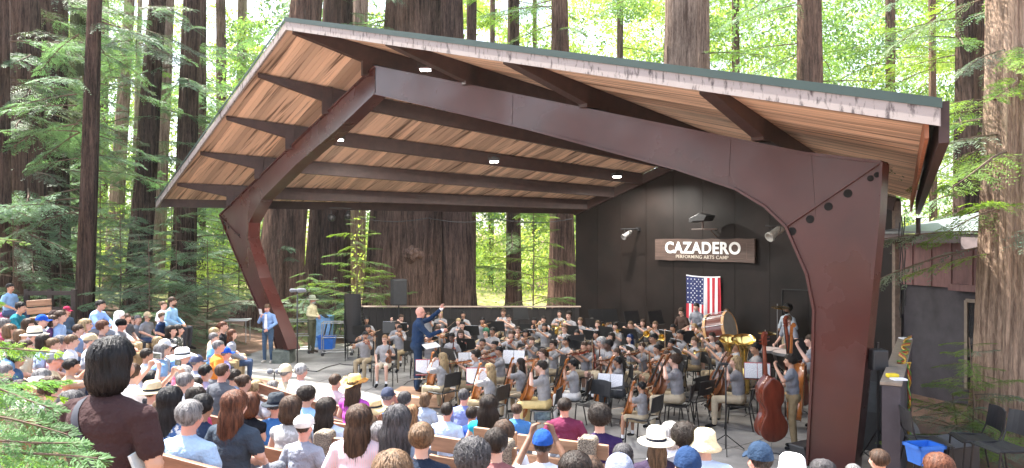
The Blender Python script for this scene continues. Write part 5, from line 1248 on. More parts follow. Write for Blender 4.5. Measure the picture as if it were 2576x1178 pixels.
# orchestra table: zoom, x, y(head top), play, hair style, hair colour, skin, who, options
ORCH = [
('4',235,262,'violin','short','black','tan','black-haired boy violinist in khakis at the left end',dict(k=1,off=40)),
('4',368,285,'rest','pony','ginger','fair','ginger girl resting her viola on one knee',dict(k=2,off=30,glasses=1,shorts=1,pants='d8cdbb')),
('4',250,218,'violin','long','black','tan','girl violinist just behind the khaki boy',dict(off=20)),
('4',243,165,'wind0','long','black','tan','dark-haired girl farthest left in the back',dict(off=10)),
('4',465,220,'violin','short','black','tan','black-haired boy violinist hidden partly by the conductor',dict(off=30,k=2)),
('4',452,195,'wind0','long','dark','mid','dark-haired girl left behind the conductor',dict(off=10)),
('4',475,152,'flute','wavy','brown','fair','brown-haired flutist near the screen wall',dict(glasses=1)),
('4',655,135,'violin','short','brown','mid','brown-haired violinist under the raised arm',dict(off=20)),
('4',738,125,'wind0','long','blonde','fair','blonde in glasses near the screen wall',dict(glasses=1)),
('4',890,130,'clarinet','pony','black','tan','girl with tied black hair near the screen wall',{}),
('4',858,175,'wind0','short','blonde','fair','blond boy beside the pair of folded stands',{}),
('4',885,197,'wind0','long','black','fair','pale girl with long black hair, third row',{}),
('4',1015,168,'violin','short','black','tan','boy violinist in front of the screen wall',{}),
('4',1160,112,'clarinet','short','brown','mid','bespectacled man farthest back by the screen wall',dict(glasses=1,s=1.0)),
('4',1195,152,'clarinet','bun','brown','fair','woman with glasses in front of the farthest man',dict(glasses=1)),
('4',1045,243,'wind0','curly','green','fair','musician with curly green hair',{}),
('4',1088,235,'wind0','short','dark','tan','dark-haired musician next to the green-haired one',{}),
('4',665,268,'violin','short','dark','tan','boy violinist beside the conductor\'s elbow',dict(k=0,off=10)),
('4',715,228,'violin','bob','brown','mid','violist behind the conductor\'s desk',dict(k=0)),
('4',817,272,'rest','short','black','dark','dark-skinned boy resting his violin',dict(off=10)),
('4',872,255,'violin','wavy','brown','fair','curly brown-haired girl violinist with glasses',dict(glasses=1,k=1)),
('4',1022,308,'violin','pony','black','tan','girl violinist with tied black hair, second row',dict(k=2)),
('4',985,390,'violin','curly','dark','mid','mop-haired violinist near the front cellos',dict(k=0,off=-10)),
('4',1105,325,'violin','bun','black','tan','black-haired violinist left of the tall sheet',{}),
('4',1142,362,'violin','short','black','tan','black-haired boy right in front of the violins',dict(k=1)),
('4',1212,258,'violin','long','brown','fair','long-haired blond-brown violinist in the middle',{}),
('4',1256,228,'violin','pony','brown','fair','pony-tailed violinist with glasses in the middle',dict(glasses=1)),
('4',757,408,'cello','wavy','blonde','fair','blonde cellist seen from behind beside the podium',dict(k=0,off=-12)),
('4',1075,480,'cello','wavy','blonde','fair','wavy blonde cellist seen from behind, front row',dict(k=0,off=-20)),
('5',165,300,'violin','short','brown','fair','brown-haired small boy violinist, centre',dict(s=.85)),
('5',95,442,'cello','long','dark','tan','dark-haired girl cellist left of the grey-shirted boy',dict(k=0,s=.9)),
('5',10,155,'flute','pony','dark','fair','flutist with glasses by the screen wall\'s middle',dict(glasses=1)),
('5',175,170,'violin','short','black','tan','boy violinist by the screen wall\'s right part',{}),
('5',242,160,'trumpet','short','dark','fair','dark-haired boy trumpeter by the screen wall',{}),
('5',347,122,'wind0','pony','dark','fair','girl with hair tied up at the end of the screen wall',{}),
('5',410,130,'horn','curly','dark','fair','woman horn player with sunglasses on her head',dict(s=1.0)),
('5',250,208,'flute','long','black','tan','long-haired girl flutist, centre back',{}),
('5',385,218,'wind0','pony','light','fair','girl with glasses touching her cheek',dict(glasses=1)),
('5',487,170,'wind0','short','light','fair','light-haired boy in front of the black wall',{}),
('5',565,172,'clarinet','short','dark','mid','dark-haired boy clarinetist before the black wall',{}),
('5',605,190,'wind0','pony','light','fair','auburn-blonde girl in the wind rows',{}),
('5',710,160,'trumpet','short','brown','fair','boy trumpeter under the two clothes-pegged stands',{}),
('5',725,203,'clarinet','short','dark','fair','heavy-browed boy with a reed instrument',{}),
('5',825,195,'trumpet','short','light','fair','sandy-haired boy trumpeter left of the girl with flute',{}),
('5',907,182,'flute','long','brown','fair','brown-haired girl flutist before the black wall',{}),
('5',990,195,'trombone','short','light','fair','boy trombonist with short light hair',{}),
('5',1110,215,'trombone','short','black','tan','dark-haired trombonist behind the smiling boy',{}),
('5',1165,252,'rest','short','black','tan','smiling boy with a dark ponytail',dict(s=1.0)),
('5',1252,210,'trombone','pony','blonde','fair','blonde trombonist with glasses',dict(glasses=1)),
('5',465,252,'violin','pony','black','tan','black-haired violist with raised arm',{}),
('5',600,258,'clarinet','long','black','tan','long-haired girl clarinetist in the middle',{}),
('5',700,270,'wind0','bob','dark','mid','dark-haired wind player behind the white-haired woman',{}),
('5',825,282,'clarinet','long','blue','fair','girl clarinetist with blue hair',{}),
('5',985,275,'clarinet','short','black','tan','bespectacled young man clarinetist in a polo shirt',dict(glasses=1,s=1.02)),
('5',1100,318,'violin','bun','black','tan','dark-haired violist with a plaited bun',{}),
('5',635,305,'rest','curly','white','fair','white-haired woman among the violas',dict(s=.98,glasses=1)),
('5',687,317,'rest','short','black','dark','dark-skinned violist holding his instrument upright',dict(s=1.0,k=2)),
('5',310,320,'violin','curly','dark','mid','curly dark-haired girl violinist with glasses',dict(glasses=1,k=0)),
('5',245,378,'violin','pony','brown','fair','brown-haired violinist low between the cellos',dict(glasses=1,k=0)),
('5',740,375,'violin','short','brown','mid','brown-haired violist behind the middle cellist',{}),
('5',247,457,'cello','short','dark','fair','dark-haired boy cellist turned away from us',dict(k=0,off=-25,s=1.0,pants='c9b37e')),
('5',450,445,'cello','short','black','tan','black-haired boy cellist with pale shorts',dict(k=0,off=-8,pants='dcdad6')),
('5',752,430,'cello','short','black','tan','black-haired boy cellist in grey jeans',dict(k=0,pants='4c5157')),
('5',1070,390,'violin','short','brown','mid','small brown-haired violist behind the ginger cellist',dict(s=.85)),
('5',1075,420,'cello','pony','ginger','fair','ginger-haired girl cellist beside the curly man',dict(k=1)),
('5',1137,415,'cello','curly','brown','fair','curly-haired man cellist in a grey polo shirt',dict(k=1,s=1.04)),
('5',905,600,'cellos','short','black','tan','tiny black-haired cellist with dark socks',dict(k=0,s=.80)),
('5',560,330,'violin','long','dark','tan','long-haired violist left of the white-haired woman',{}),
('5',905,335,'violin','short','brown','fair','brown-haired violist behind the tiny cellist\'s stand',{}),
('5',1010,350,'rest','bun','black','tan','dark-haired violist low in front of the polo shirts',{}),
('6',240,300,'horn','short','light','fair','fair-haired horn player before the bass drum',{}),
('6',300,210,'trombone','short','brown','fair','brown-haired trombonist right of the flag',{}),
('6',405,330,'trumpet','curly','dark','mid','curly-haired brass player left of the tubas',{}),
('6',560,300,'horn','long','brown','fair','long-haired horn player behind the tubas',{}),
('4',1310,250,'violin','bob','black','tan','violinist with a short black bob, centre',{}),
('4',600,250,'violin','pony','brown','fair','pony-tailed violinist behind the conductor\'s back',{}),
('5',400,300,'clarinet','short','black','tan','black-haired wind player in the middle rows',{}),
('5',520,330,'violin','short','brown','mid','brown-haired violinist between two black stands',{}),
('6',355,270,'trumpet','short','dark','fair','boy trumpeter in shorts beside the tubas',dict(shorts=1)),
('6',467,398,'cello','pony','ginger','fair','blonde cellist with tied hair next to the long-haired one',dict(k=1)),
('6',527,425,'cello','long','blonde','fair','long-haired blonde woman cellist in khaki trousers',dict(k=1,s=1.02,off=5)),
('6',655,338,'tuba','short','black','mid','tuba player with glasses and dark hair',dict(glasses=1,s=1.05)),
('6',520,330,'tuba','short','dark','mid','tuba player almost hidden behind the brass bells',dict(s=.95)),
]
CONDUCT = (-2.0, 15.9)
ig = 0
for n_, (z, x, y, play, hs, hcx, sk_, who, op) in enumerate(ORCH):
    px, py = zz(z, x, y); s = op.get('s', .92); Y = (CH-1.31*s)*F/(py-HY); p = P(px, py, Y); p.z = .008
    # keep everybody in front of the wall
    dw = (p-W0).dot(wnrm)
    if dw < .75: k = .75-dw; r = (Vector((p.x, p.y, 0))); dirv = Vector((p.x, p.y, 0)).normalized(); p -= dirv*(k/abs(dirv.dot(wnrm)))
    rz = face_rz(p, CONDUCT, op.get('off', 0)*-1); kind = {'wind0':'wind'}.get(play, play); pose = {'wind':'wind','trumpet':'brass','horn':'wind','clarinet':'wind','trombone':'brass','tuba':'wind'}.get(kind, kind)
    person(p, rz, pose, who+(', seated in grey shirt' if len(who.split()) < 12 else ''), hs, hcx, sk_, op.get('shirt', ('8f8e90','99989a','858487')[n_ % 3]), op.get('pants', (KHAKI,'9a8a6e','b5a78e')[n_ % 3]), s, glasses=op.get('glasses'), shorts=bool(op.get('shorts')) or (n_ % 4 == 1 and pose in ('violin','wind')), group='seated young musicians', wide=.92 if s < .95 else 1)
    short = 'the '+who; short = ' '.join(short.split()[:10])
    chair(p, rz, 'black stacking chair under '+short, sc_=1.0)
    k = op.get('k', n_); I = lambda kd, at, zd, yd, lb: inst(kd, k, p, rz, s, at, zd, yd, lb+' '+short)
    if play == 'violin': I('violin', (-.05,.12,1.07), (-.50,.84,-.10), (.25,.1,1), 'violin played by'); I('bow', (.23,.42,.98), (-.93,-.22,.30), (0,0,-1), 'bow in the right hand of')
    elif play == 'rest': I('violin', (-.14,.24,.60), (-.1,.05,1), (.3,1,0), 'viola resting on the knee of'); I('bow', (.17,.36,.62), (.0,.02,1), (1,0,0), 'upright bow held by')
    elif play in ('cello','cellos'): I('cello', (.04,.50,.27), (-.20,-.42,1.0), (-.55,.8,.3), 'cello of'); I('bow', (.27,.50,.66), (-.97,.05,.10), (0,-1,0), 'cello bow of')
    elif play == 'trumpet': I('trumpet', (0,.17,1.10), (0,.1,1), (0,1,-.05), 'trumpet played by')
    elif play == 'trombone': I('trombone', (0,.17,1.10), (0,.25,1), (-.25,1,.28), 'trombone played by')
    elif play == 'tuba': I('tuba', (-.06,.28,.44), (-.36,.10,1), (0,-1,0), 'tuba held by')
    elif play == 'horn': I('horn', (.12,.26,.9), (0,0,1), (.2,1,0), 'french horn played by')
    elif play == 'flute': I('flute', (-.02,.17,1.11), (0,0,1), (-.15,1,0), 'flute played by')
    elif play in ('clarinet','wind0'): I('clarinet', (0,.17,1.09), (0,-.55,1), (0,1,0), 'clarinet played by')
    d = Vector((-math.sin(rz), math.cos(rz), 0))
    if (n_ % 3 == 0 or play in ('flute','trumpet')) and play not in ('cello','cellos','rest') and n_ not in (0,):
        st = mstand(p+d*.95+Vector((d.y,-d.x,0))*.12, rz, 'black music stand in front of '+short, .86+.05*(n_ % 3))
        if n_ % 2 == 0: sheets(st, 'open sheet music in front of '+short)
# stands whose white or red music faces the picture
for (x, y, Y, rz, fo, lb) in ((1075,925,15.6,8,True,'red folder of music before the blonde cellist by the podium'),(1205,948,14.3,5,True,'red folder of music before the wavy blonde cellist'),(1292,900,16.2,-12,False,'white music sheet tilted in the middle of the violins'),(1535,962,14.3,-18,False,'white music sheet in front of the cellist in grey jeans'),(1905,935,14.6,-14,True,'white sheet in a red folder beside the blonde cellists'),(1180,905,16.6,10,False,'white music sheet behind the first blonde cellist')):
    c = P(x, y, Y); st = mstand((c.x, c.y, .008), R(rz), 'music stand carrying the '+lb, c.z/1.07); sheets(st, lb, fo)
for (x, y, Y, rz, lb) in ((985,825,21.5,10,'empty tilted stand left of the conductor'),(1310,790,23.2,25,'raised empty stand near the screen wall'),(1590,800,21.5,28,'empty stand with clothes pegs before the black wall'),(1650,800,21.2,30,'second pegged stand before the black wall'),(1500,795,22.3,24,'pegged stand left of the two others'),(1535,795,22,24,'narrow stand near the wall corner'),(2010,880,14.8,40,'slanted stand behind the double bass'),(1730,850,18.8,30,'tall stand before the bass drum'),(1450,860,18.3,20,'wide black stand between the violas')):
    c = P(x, y, Y); mstand((c.x, c.y, .008), R(rz), lb, max(.8, c.z/1.07))
# conductor
cp = G(1050,986,.22); cp.z = .22
podium = MB().box((0,0,.105), (1.25,1.1,.19)); o = podium.build('podium', mat('podium_wood', (.48,.29,.18), .55, var=.2, scale=3, stretch=(1,8,8)), bevel=.01); o.location = (cp.x+.05, cp.y, .012); o.rotation_euler = (0,0,R(-12)); tag(o, 'light wooden podium box under the conductor', 'podium')
person(cp, R(-78), 'conduct', 'bald conductor in a blue suit with his left arm raised', None, 'brown', 'red', '1f3350', '22344c', 1.04, shoe='3a2016', glasses=1, inner='f0ecf0')
inst('bow', 0, cp, R(-78), 1, (.17,.55,1.32), (-.25,.75,.55), (0,1,0), 'thin white conducting baton in his right hand', 'conducting things').scale = (.45,)*3
c = P(1085,876,15.9); st = mstand((c.x+.05, c.y, .008), R(-78), 'flat black conductor desk in front of the podium', .88)
o = MB().box((0,0,0), (.42,.30,.02)).build('open_score', mat('score_white', (.72,.72,.72), .8, var=.03)); o.location = (c.x, c.y-.05, c.z+.06); o.rotation_euler = (R(8),R(4),R(-70)); tag(o, 'open white score lying on the conductor desk', 'score')
# percussion and basses, standing
def stander(z, x, y, pose, lb, s=.95, yo=0, target=CONDUCT, off=0, **k):
    px, py = zz(z, x, y); Y = (CH-1.745*s)*F/(py-HY)+yo; p = P(px, py, Y); p.z = .008
    dw = (p-W0).dot(wnrm)
    if dw < .45: dirv = Vector((p.x, p.y, 0)).normalized(); p -= dirv*((.45-dw)/abs(dirv.dot(wnrm)))
    rz = face_rz(p, target, off); person(p, rz, pose, lb, scale=s, **k); return p, rz
stander('6',245,68,'standlong','boy in grey T-shirt standing before the flag', .95, hair='short', hc='dark', skin='fair', shirt='868890', group='standing musicians')
stander('6',152,105,'drum','curly-haired boy in brown jacket left of the flag', .88, hair='curly', hc='brown', skin='fair', shirt='4a3a34', group='standing musicians')
stander('6',455,100,'drum','girl with long brown curls behind the bass drum', .90, hair='wavy', hc='light', skin='fair', shirt='8a8c94', group='standing musicians')
stander('6',855,78,'standlong','tall bearded man in pale shirt behind the timpani', 1.05, hair='curly', hc='black', skin='brown', shirt='9fa6ad', group='standing musicians', beard='black')
pt, rt = stander('6',870,150,'drum','boy with fair hair playing the timpani', .97, hair='short', hc='light', skin='fair', shirt='85878f', off=10, group='standing musicians')
pb, rb = stander('6',890,420,'bassstand','curly-haired boy playing the double bass', .90, 0, CONDUCT, 4, hair='curly', hc='dark', skin='mid', shirt='7f828a', pants='8d7c5e', group='standing musicians')
pb2, rb2 = stander('6',1030,195,'bassstand','bass player mostly hidden behind the right arch post', 1.0, -2.2, hair='short', hc='brown', skin='fair', shirt='85878f', group='standing musicians')
inst('bass', 0, pb, rb, 1, (-.10,.34,.16), (-.16,.02,1), (.85,.55,.1), 'large red-brown double bass of the curly-haired boy')
inst('bow', 0, pb, rb, 1, (.22,.5,.95), (-.9,.2,.1), (0,-1,0), 'bass bow of the curly-haired boy')
inst('bass', 1, pb2, rb2, 1, (-.05,.35,.16), (-.12,-.04,1), (.1,.95,.1), 'orange double bass standing behind the right arch post')
c = P(2015,905,15.2); inst('bass', 0, (c.x, c.y, .16), R(60), 1, (0,0,0), (-.1,.1,1), (.4,.8,.1), 'dark double bass between the curly-haired boy and the post')
# bass drum on a stand
c = P(1812,830,19.6); bd_ = empty('bass_drum', (c.x, c.y, 0), 0, 'large bass drum with red-brown shell and tan hoops by the black wall', 'drum')
M = Matrix.Translation((0,0,c.z)) @ Matrix.Rotation(R(-38), 4, 'Z') @ Matrix.Rotation(R(78), 4, 'Y')
shell = mat('drum_shell', (.13,.035,.025), .25, var=.2, scale=2, spec=.7); hoop = mat('drum_hoop', (.55,.30,.12), .4); head_m = mat('drum_head', (.42,.38,.32), .7, var=.15, scale=4)
mb = MB(); mb.lathe([(.42,-.26),(.42,.26)], 32, M); mb.build('shell', shell, bd_, True)
for s in (-1,1):
    mb = MB(); mb.lathe([(.425,s*.22),(.445,s*.22),(.445,s*.29),(.425,s*.29),(.425,s*.22)], 32, M); mb.build('hoop', hoop, bd_)
    mb = MB(); mb.lathe([(.0,s*.262),(.43,s*.262),(.43,s*.266),(.0,s*.266)], 32, M); mb.build('drum_head', head_m, bd_)
mb = MB()
for k in range(10): a = k*math.pi/5; mb.tube([M @ Vector((.45*math.cos(a),.45*math.sin(a),-.28)), M @ Vector((.45*math.cos(a),.45*math.sin(a),.28))], .008, 5)
mb.build('tension_rods', chrome, bd_)
mb = MB(); 
for sx_ in (-.3,.3): mb.tube([(sx_,-.2,0),(sx_,0,c.z-.35),(sx_,.2,0)], .015, 6)
mb.tube([(-.3,0,.4),(.3,0,.4)], .012, 6); mb.build('stand', blackmet, bd_)
cop = mat('kettle_copper', (.05,.035,.03), .3, metal=.4)
for (x, y, Y, r_, lb) in ((1930,878,17.6,.36,'smaller timpani kettle drum left of the playing boy'),(1993,886,16.8,.42,'larger timpani kettle drum in front of the playing boy')):
    c = P(x, y, Y); t = empty('timpani', (c.x, c.y, 0), 0, lb, 'kettle drum', 'timpani'); zt_ = c.z
    mb = MB(); mb.lathe([(.0,zt_-.42),(r_*.55,zt_-.38),(r_*.9,zt_-.2),(r_,zt_-.02)], 28); mb.build('bowl', cop, t, True)
    mb = MB(); mb.lathe([(0,zt_),(r_+.0,zt_),(r_,zt_-.01)], 28); mb.build('drum_head', mat('timpani_head', (.62,.52,.48), .6, var=.06), t)
    mb = MB(); mb.lathe([(r_,zt_-.05),(r_+.02,zt_-.05),(r_+.02,zt_+.008),(r_,zt_+.008),(r_,zt_-.05)], 28); mb.build('hoop', chrome, t)
    for k in range(4): a = k*math.pi/2+.4; mb = MB(); mb.tube([(r_*math.cos(a),r_*math.sin(a),zt_-.05),(r_*.9*math.cos(a),r_*.9*math.sin(a),.02)], .014, 6); mb.build('leg', blackmet, t)
c = P(1812-0,766+0,19.9); c = P(1752+388,0+770,19); 
for (x, y, Y, lb) in ((2058-12,770,18.6,'upper cymbal on a stand beside the bearded man'),(1973-28,835,18.8,'lower cymbal left of the timpani boy')):
    c = P(x-70 if x > 2000 else x, y, Y); t = empty('cymbal_stand', (c.x-.2, c.y, 0), 0, lb, 'cymbal', 'cymbals on stands')
    mb = MB(); mb.lathe([(0,c.z+.03),(.03,c.z+.028),(.05,c.z+.012),(.22,c.z-.006),(.222,c.z-.008),(.0,c.z+.02)], 28, Matrix.Rotation(.12,4,'X')); mb.build('cymbal', brassm, t, True)
    mb = MB(); mb.tube([(0,0,.3),(0,0,c.z+.05)], .01, 6)
    for k in range(3): a = k*2.09; mb.tube([(0,0,.35),(.3*math.cos(a),.3*math.sin(a),.0)], .009, 5)
    mb.build('tripod', chrome, t)
# empty chairs in view
for (x, y, z_, rz, lb) in ((1118,1075,.0,8,'grey-backed chair seen from behind under the blonde cellist'),(1745,1020,0,-60,'empty black chair right of the curly-haired man cellist'),(1730,1040,0,-62,'second empty black chair beside the curly-haired man cellist'),(1620,1120,0,-75,'low black chair edge behind the tiny cellist'),(945,905,0,40,'black chair between the left violinists')):
    pass
for (x, y, rz, lb) in ((1752,1062,-65,'empty black chair right of the curly-haired man cellist'),(1738,1048,-60,'second empty black chair behind the curly-haired man cellist'),(1490,1075,35,'empty black chair between the boy cellists')):
    c = G(x, y); chair(c, R(rz+100), lb)
# stack of chairs, carts and bins left of the orchestra
c = G(893,906); 
for i in range(14): chair(c+Vector((0,-.012*i,.085*i)), R(4), ('lowest','second','third','fourth','fifth','sixth','seventh','eighth','ninth','tenth','eleventh','twelfth','thirteenth','topmost')[i]+' chair, counted upwards, in the stack beside the screen wall', group='stacked black chairs')
galv = mat('galvanised', (.38,.39,.40), .4, metal=.6)
for (x, y, lb) in ((745,888,'grey wheeled cart frame left of the man in the brimmed hat'),(850,893,'grey wheeled stand cart between hat man and chair stack')):
    c = G(x, y); t = empty('wheeled_cart', c, R(8), lb, 'cart', 'metal carts beside the stage'); mb = MB()
    for sx_ in (-.45,.45):
        for sy in (-.25,.25): mb.tube([(sx_,sy,.1),(sx_,sy,1.0)], .016, 6)
        mb.tube([(sx_,-.25,.98),(sx_,.25,.98)], .016, 6); mb.tube([(sx_,-.25,.5),(sx_,.25,.5)], .014, 6)
    for zz_ in (.12,.55,.98): 
        for sy in (-.25,.25): mb.tube([(-.45,sy,zz_),(.45,sy,zz_)], .014, 6)
    mb.build('frame', galv, t)
    for k in range(6): MB().box((-.36+k*.145,0,.78), (.012,.42,.36), Matrix.Rotation(.2,3,'Y')).build('folded_stand', _m['stand_black'], t) if 'between' in lb else None
    for sx_ in (-.42,.42):
        for sy in (-.25,.25): mb = MB(); mb.lathe([(0,-.015),(.05,-.015),(.05,.015),(0,.015)], 12, Matrix.Translation((sx_,sy,.05)) @ Matrix.Rotation(R(90),4,'X')); mb.build('wheel', blackpl, t)
bluepl = mat('blue_bin_plastic', (.02,.14,.55), .45, var=.1)
def bin_(c, w, d_, h, lb, m=None, rz=0):
    t = empty('recycling_bin', c, R(rz), lb, 'bin'); k = .82; mb = MB(); T_ = .02
    o_ = [(-w*k/2,-d_*k/2,0),(w*k/2,-d_*k/2,0),(w*k/2,d_*k/2,0),(-w*k/2,d_*k/2,0)]; q = [(-w/2,-d_/2,h),(w/2,-d_/2,h),(w/2,d_/2,h),(-w/2,d_/2,h)]
    i_ = [(x*.93,y*.93,h) for x,y,z in q]; j_ = [(x*.9,y*.9,.03) for x,y,z in o_]
    mb.add(o_+q+i_+j_, [(0,3,2,1),(0,1,5,4),(1,2,6,5),(2,3,7,6),(3,0,4,7),(4,5,9,8),(5,6,10,9),(6,7,11,10),(7,4,8,11),(8,9,13,12),(9,10,14,13),(10,11,15,14),(11,8,12,15),(12,13,14,15)]); mb.build('tub', m or bluepl, t)
    mb = MB(); mb.box((0,-d_/2,h-.02), (w+.03,.03,.04)); mb.box((0,d_/2,h-.02), (w+.03,.03,.04)); mb.box((-w/2,0,h-.02), (.03,d_+.03,.04)); mb.box((w/2,0,h-.02), (.03,d_+.03,.04)); mb.build('rim', m or bluepl, t)
    return t
bin_(G(822,878), .52,.42,.42, 'blue open recycling bin behind the man in the brimmed hat'); b2 = bin_(G(812,872), .62,.5,1.0, 'tall pale blue round-sided bin behind the smaller blue bin', mat('pale_blue_plastic', (.16,.32,.55), .5))
mb = MB(); c = G(598,860,.1); t = empty('folding_table', c, R(4), 'small grey folding table on the dirt left of the blazer man', 'table')
MB().box((0,0,.72), (.75,.6,.035)).build('tabletop', mat('table_grey', (.50,.50,.52), .5, var=.06), t, bevel=.008)
for sx_ in (-.33,.33):
    for sy in (-.25,.25): mb = MB(); mb.tube([(sx_,sy,.70),(sx_,sy,.0)], .013, 6); mb.build('leg', galv, t)
c = G(608,795,.28); t = empty('tree_stump', c, 0, 'grey sawn tree stump beyond the folding table', 'stump'); mb = MB(); mb.lathe([(.55,-.2),(.5,0),(.42,.25),(.40,.62)], 20); mb.build('bark', bk_mid, t, True); mb = MB(); mb.lathe([(.0,.625),(.40,.62)], 20); mb.build('cut_face', mat('cut_wood', (.42,.33,.24), .8, var=.2), t)
# microphones
def mic_stand(c, h, lb, heads, tripod=.3, r=.011):
    t = empty('microphone_stand', c, 0, lb, 'microphone stand'); mb = MB(); mb.tube([(0,0,.05),(0,0,h)], r, 8); mb.build('pole', blackmet, t, True)
    for k in range(3): a = k*2.09+.3; mb = MB(); mb.tube([(0,0,.28),(tripod*math.cos(a),tripod*math.sin(a),.01)], .009, 5); mb.build('leg', blackmet, t)
    for (dx, rr_, L_, mm) in heads: mb = MB(); add_capsule(mb, (dx-L_/2,0,h), (dx+L_/2,0,h), rr_, rr_*.8); mb.build('microphone', mm, t, True)
    return t
foam = mat('foam_grey', (.16,.17,.19), .95, var=.2, scale=40)
c = G(748,1010,.0); c = P(748,940,17); c.z = 0; mic_stand(c, P(748,731,17).z, 'tall blue-black microphone stand in front of the blazer man', [(-.08,.045,.10,foam),(.10,.055,.12,foam)], .4, .016)
c = P(690,935,12.2); gz_ = ground_z(c.x, c.y); mic_stand((c.x, c.y, gz_), c.z-gz_, 'short stand with two round microphones by the front benches', [(-.06,.05,.02,foam),(.07,.05,.02,foam)])
c = P(1826,916,12.4); mic_stand((c.x, c.y, 0), c.z, 'tall black microphone stand among the cellos at right', [(-.04,.03,.12,blackpl)], .35, .014)
# things beside and behind the right post
c = P(2190,860,12.6); t = empty('tall_case', (c.x, c.y, 0), R(-40), 'tall black equipment case standing between post and ledge wall', 'case'); MB().box((0,0,.75), (.45,.4,1.5)).build('case_body', lampblk, t, bevel=.02); MB().box((0,-.21,.9), (.3,.02,.5)).build('panel', mat('panel_grey', (.04,.045,.05), .5), t)
c = P(2190,1080,10.6); t = empty('speaker_tripod', (c.x+.25, c.y+.3, 0), 0, 'black tripod speaker stand right of the arch post', 'stand'); mb = MB(); mb.tube([(0,0,.1),(0,0,2.0)], .02, 8)
for k in range(3): a = k*2.09; mb.tube([(0,0,.75),(.45*math.cos(a),.45*math.sin(a),.01)], .014, 6); mb.tube([(0,0,.25),(.24*math.cos(a),.24*math.sin(a),.37)], .010, 6)
mb.build('tripod', blackmet, t); MB().box((0,0,1.75), (.22,.2,.3)).build('cabinet', lampblk, t, bevel=.02)
c = G(2045,1160); t = empty('monitor_speaker', c+Vector((-.1,-.1,0)), R(30), 'low black monitor speaker at the foot of the right arch post', 'speaker'); MB().prism([(-.25,-.2,0),(.25,-.2,0),(.25,.2,0),(-.25,.2,0)][:2]+[(.25,-.1,.3),(-.25,-.1,.3)], (0,.3,0)).build('cabinet', lampblk, t, bevel=.02)
# chairs, box and bin on the mulch at the lower right
for (x, y, Y, rz, lb) in ((2335,1105,9.3,-100,'black folding chair turned sideways above the blue bin'),(2450,1098,9.6,80,'black chair in the middle of the three on the mulch'),(2520,1120,8.9,95,'black chair nearest the right edge on the mulch')):
    c = P(x, y, Y); chair((c.x, c.y, c.z-.45), R(rz), lb, 'chairs standing on the mulch')
c = P(2390,1065,10.2); t = empty('black_box', (c.x, c.y, ground_z(c.x, c.y)), R(20), 'black box with an open slanting lid among the mulch chairs', 'box'); MB().box((0,0,.3), (.6,.4,.6)).build('box_body', lampblk, t, bevel=.01); MB().box((-.1,-.1,.66), (.42,.30,.03), Matrix.Rotation(.35,3,'X')).build('lid', mat('lid_grey', (.05,.05,.055), .5), t)
c = P(2325,1165,8.9); bin_((c.x, c.y, c.z), .33,.26,.23, 'blue plastic bin under the chairs at the lower right', rz=12)
# men standing at the left of the stage
def foot_stand(x, yf, s, pose, lb, z=0.008, rz=0, **k):
    c = G(x, yf, z); c.z = z; return person(c, rz, pose, lb, scale=s, **k), c
o, cb = foot_stand(674,913,.955,'standread','grey-haired man in a light blue blazer and jeans looking at his phone', rz=R(172), hair='short', hc='light', skin='red', shirt='7f9cc9', pants='44586f', shoe='b9b2a8', inner='ffffff')
MB_ = MB().hexa([(-.05,0,0),(.05,0,0),(.05,.02,0),(-.05,.02,0),(-.03,.0,.42),(.03,0,.42),(.03,.02,.42),(-.03,.02,.42)]).build('white_shirt_front', cl('eef0f2'), o); MB_.location = (0,.128,1.02)
ph = MB().box((0,0,0), (.085,.014,.16)).build('phone', mat('phone_white', (.6,.6,.6), .4), bevel=.004); ph.location = cb+Matrix.Rotation(R(172),3,'Z') @ Vector((.07,.30,1.46)); ph.rotation_euler = (R(-20),0,R(172)); tag(ph, 'white folded card held up by the man in the blazer', 'card')
o, ch2 = foot_stand(784,888,1.0,'standlong','man in green brimmed hat, pale shirt and olive trousers', rz=R(-105), hair='short', hc='white', skin='red', shirt='c3bb98', pants='555645', hat='straw', hatc='9aa08a', band='70755f', beard='white', shoe='4a4038')
bk_ = MB().box((0,0,0), (.22,.03,.16)).build('tablet', blackpl, bevel=.004); bk_.location = ch2+Vector((.42,-.05,1.13)); bk_.rotation_euler = (R(60),0,R(-100)); tag(bk_, 'small black tablet held by the man in the brimmed hat', 'tablet')

for k, (pts_, lb) in enumerate((([(1826,1190),(1760,1150),(1700,1168),(1640,1160)],'black cable on the floor from the tall microphone among the cellos'),([(748,925),(790,935),(860,915),(960,925),(1000,950)],'thin black cable crossing the sunlit stage floor'),([(1935,1140),(2000,1150),(2060,1175)],'black cable near the foot of the right arch post'))):
    q = [G(x_, y_, .02) for x_, y_ in pts_]; mb = MB(); sm_ = []
    for i in range(len(q)-1):
        for j in range(6): t_ = j/6; sm_.append(q[i].lerp(q[i+1], t_)+Vector((.08*math.sin(i*2+j*.8), .05*math.cos(i+j), 0)))
    mb.tube(sm_, .011, 5); tag(mb.build('floor_cable', lampblk), lb, 'cable')
DBG = 0
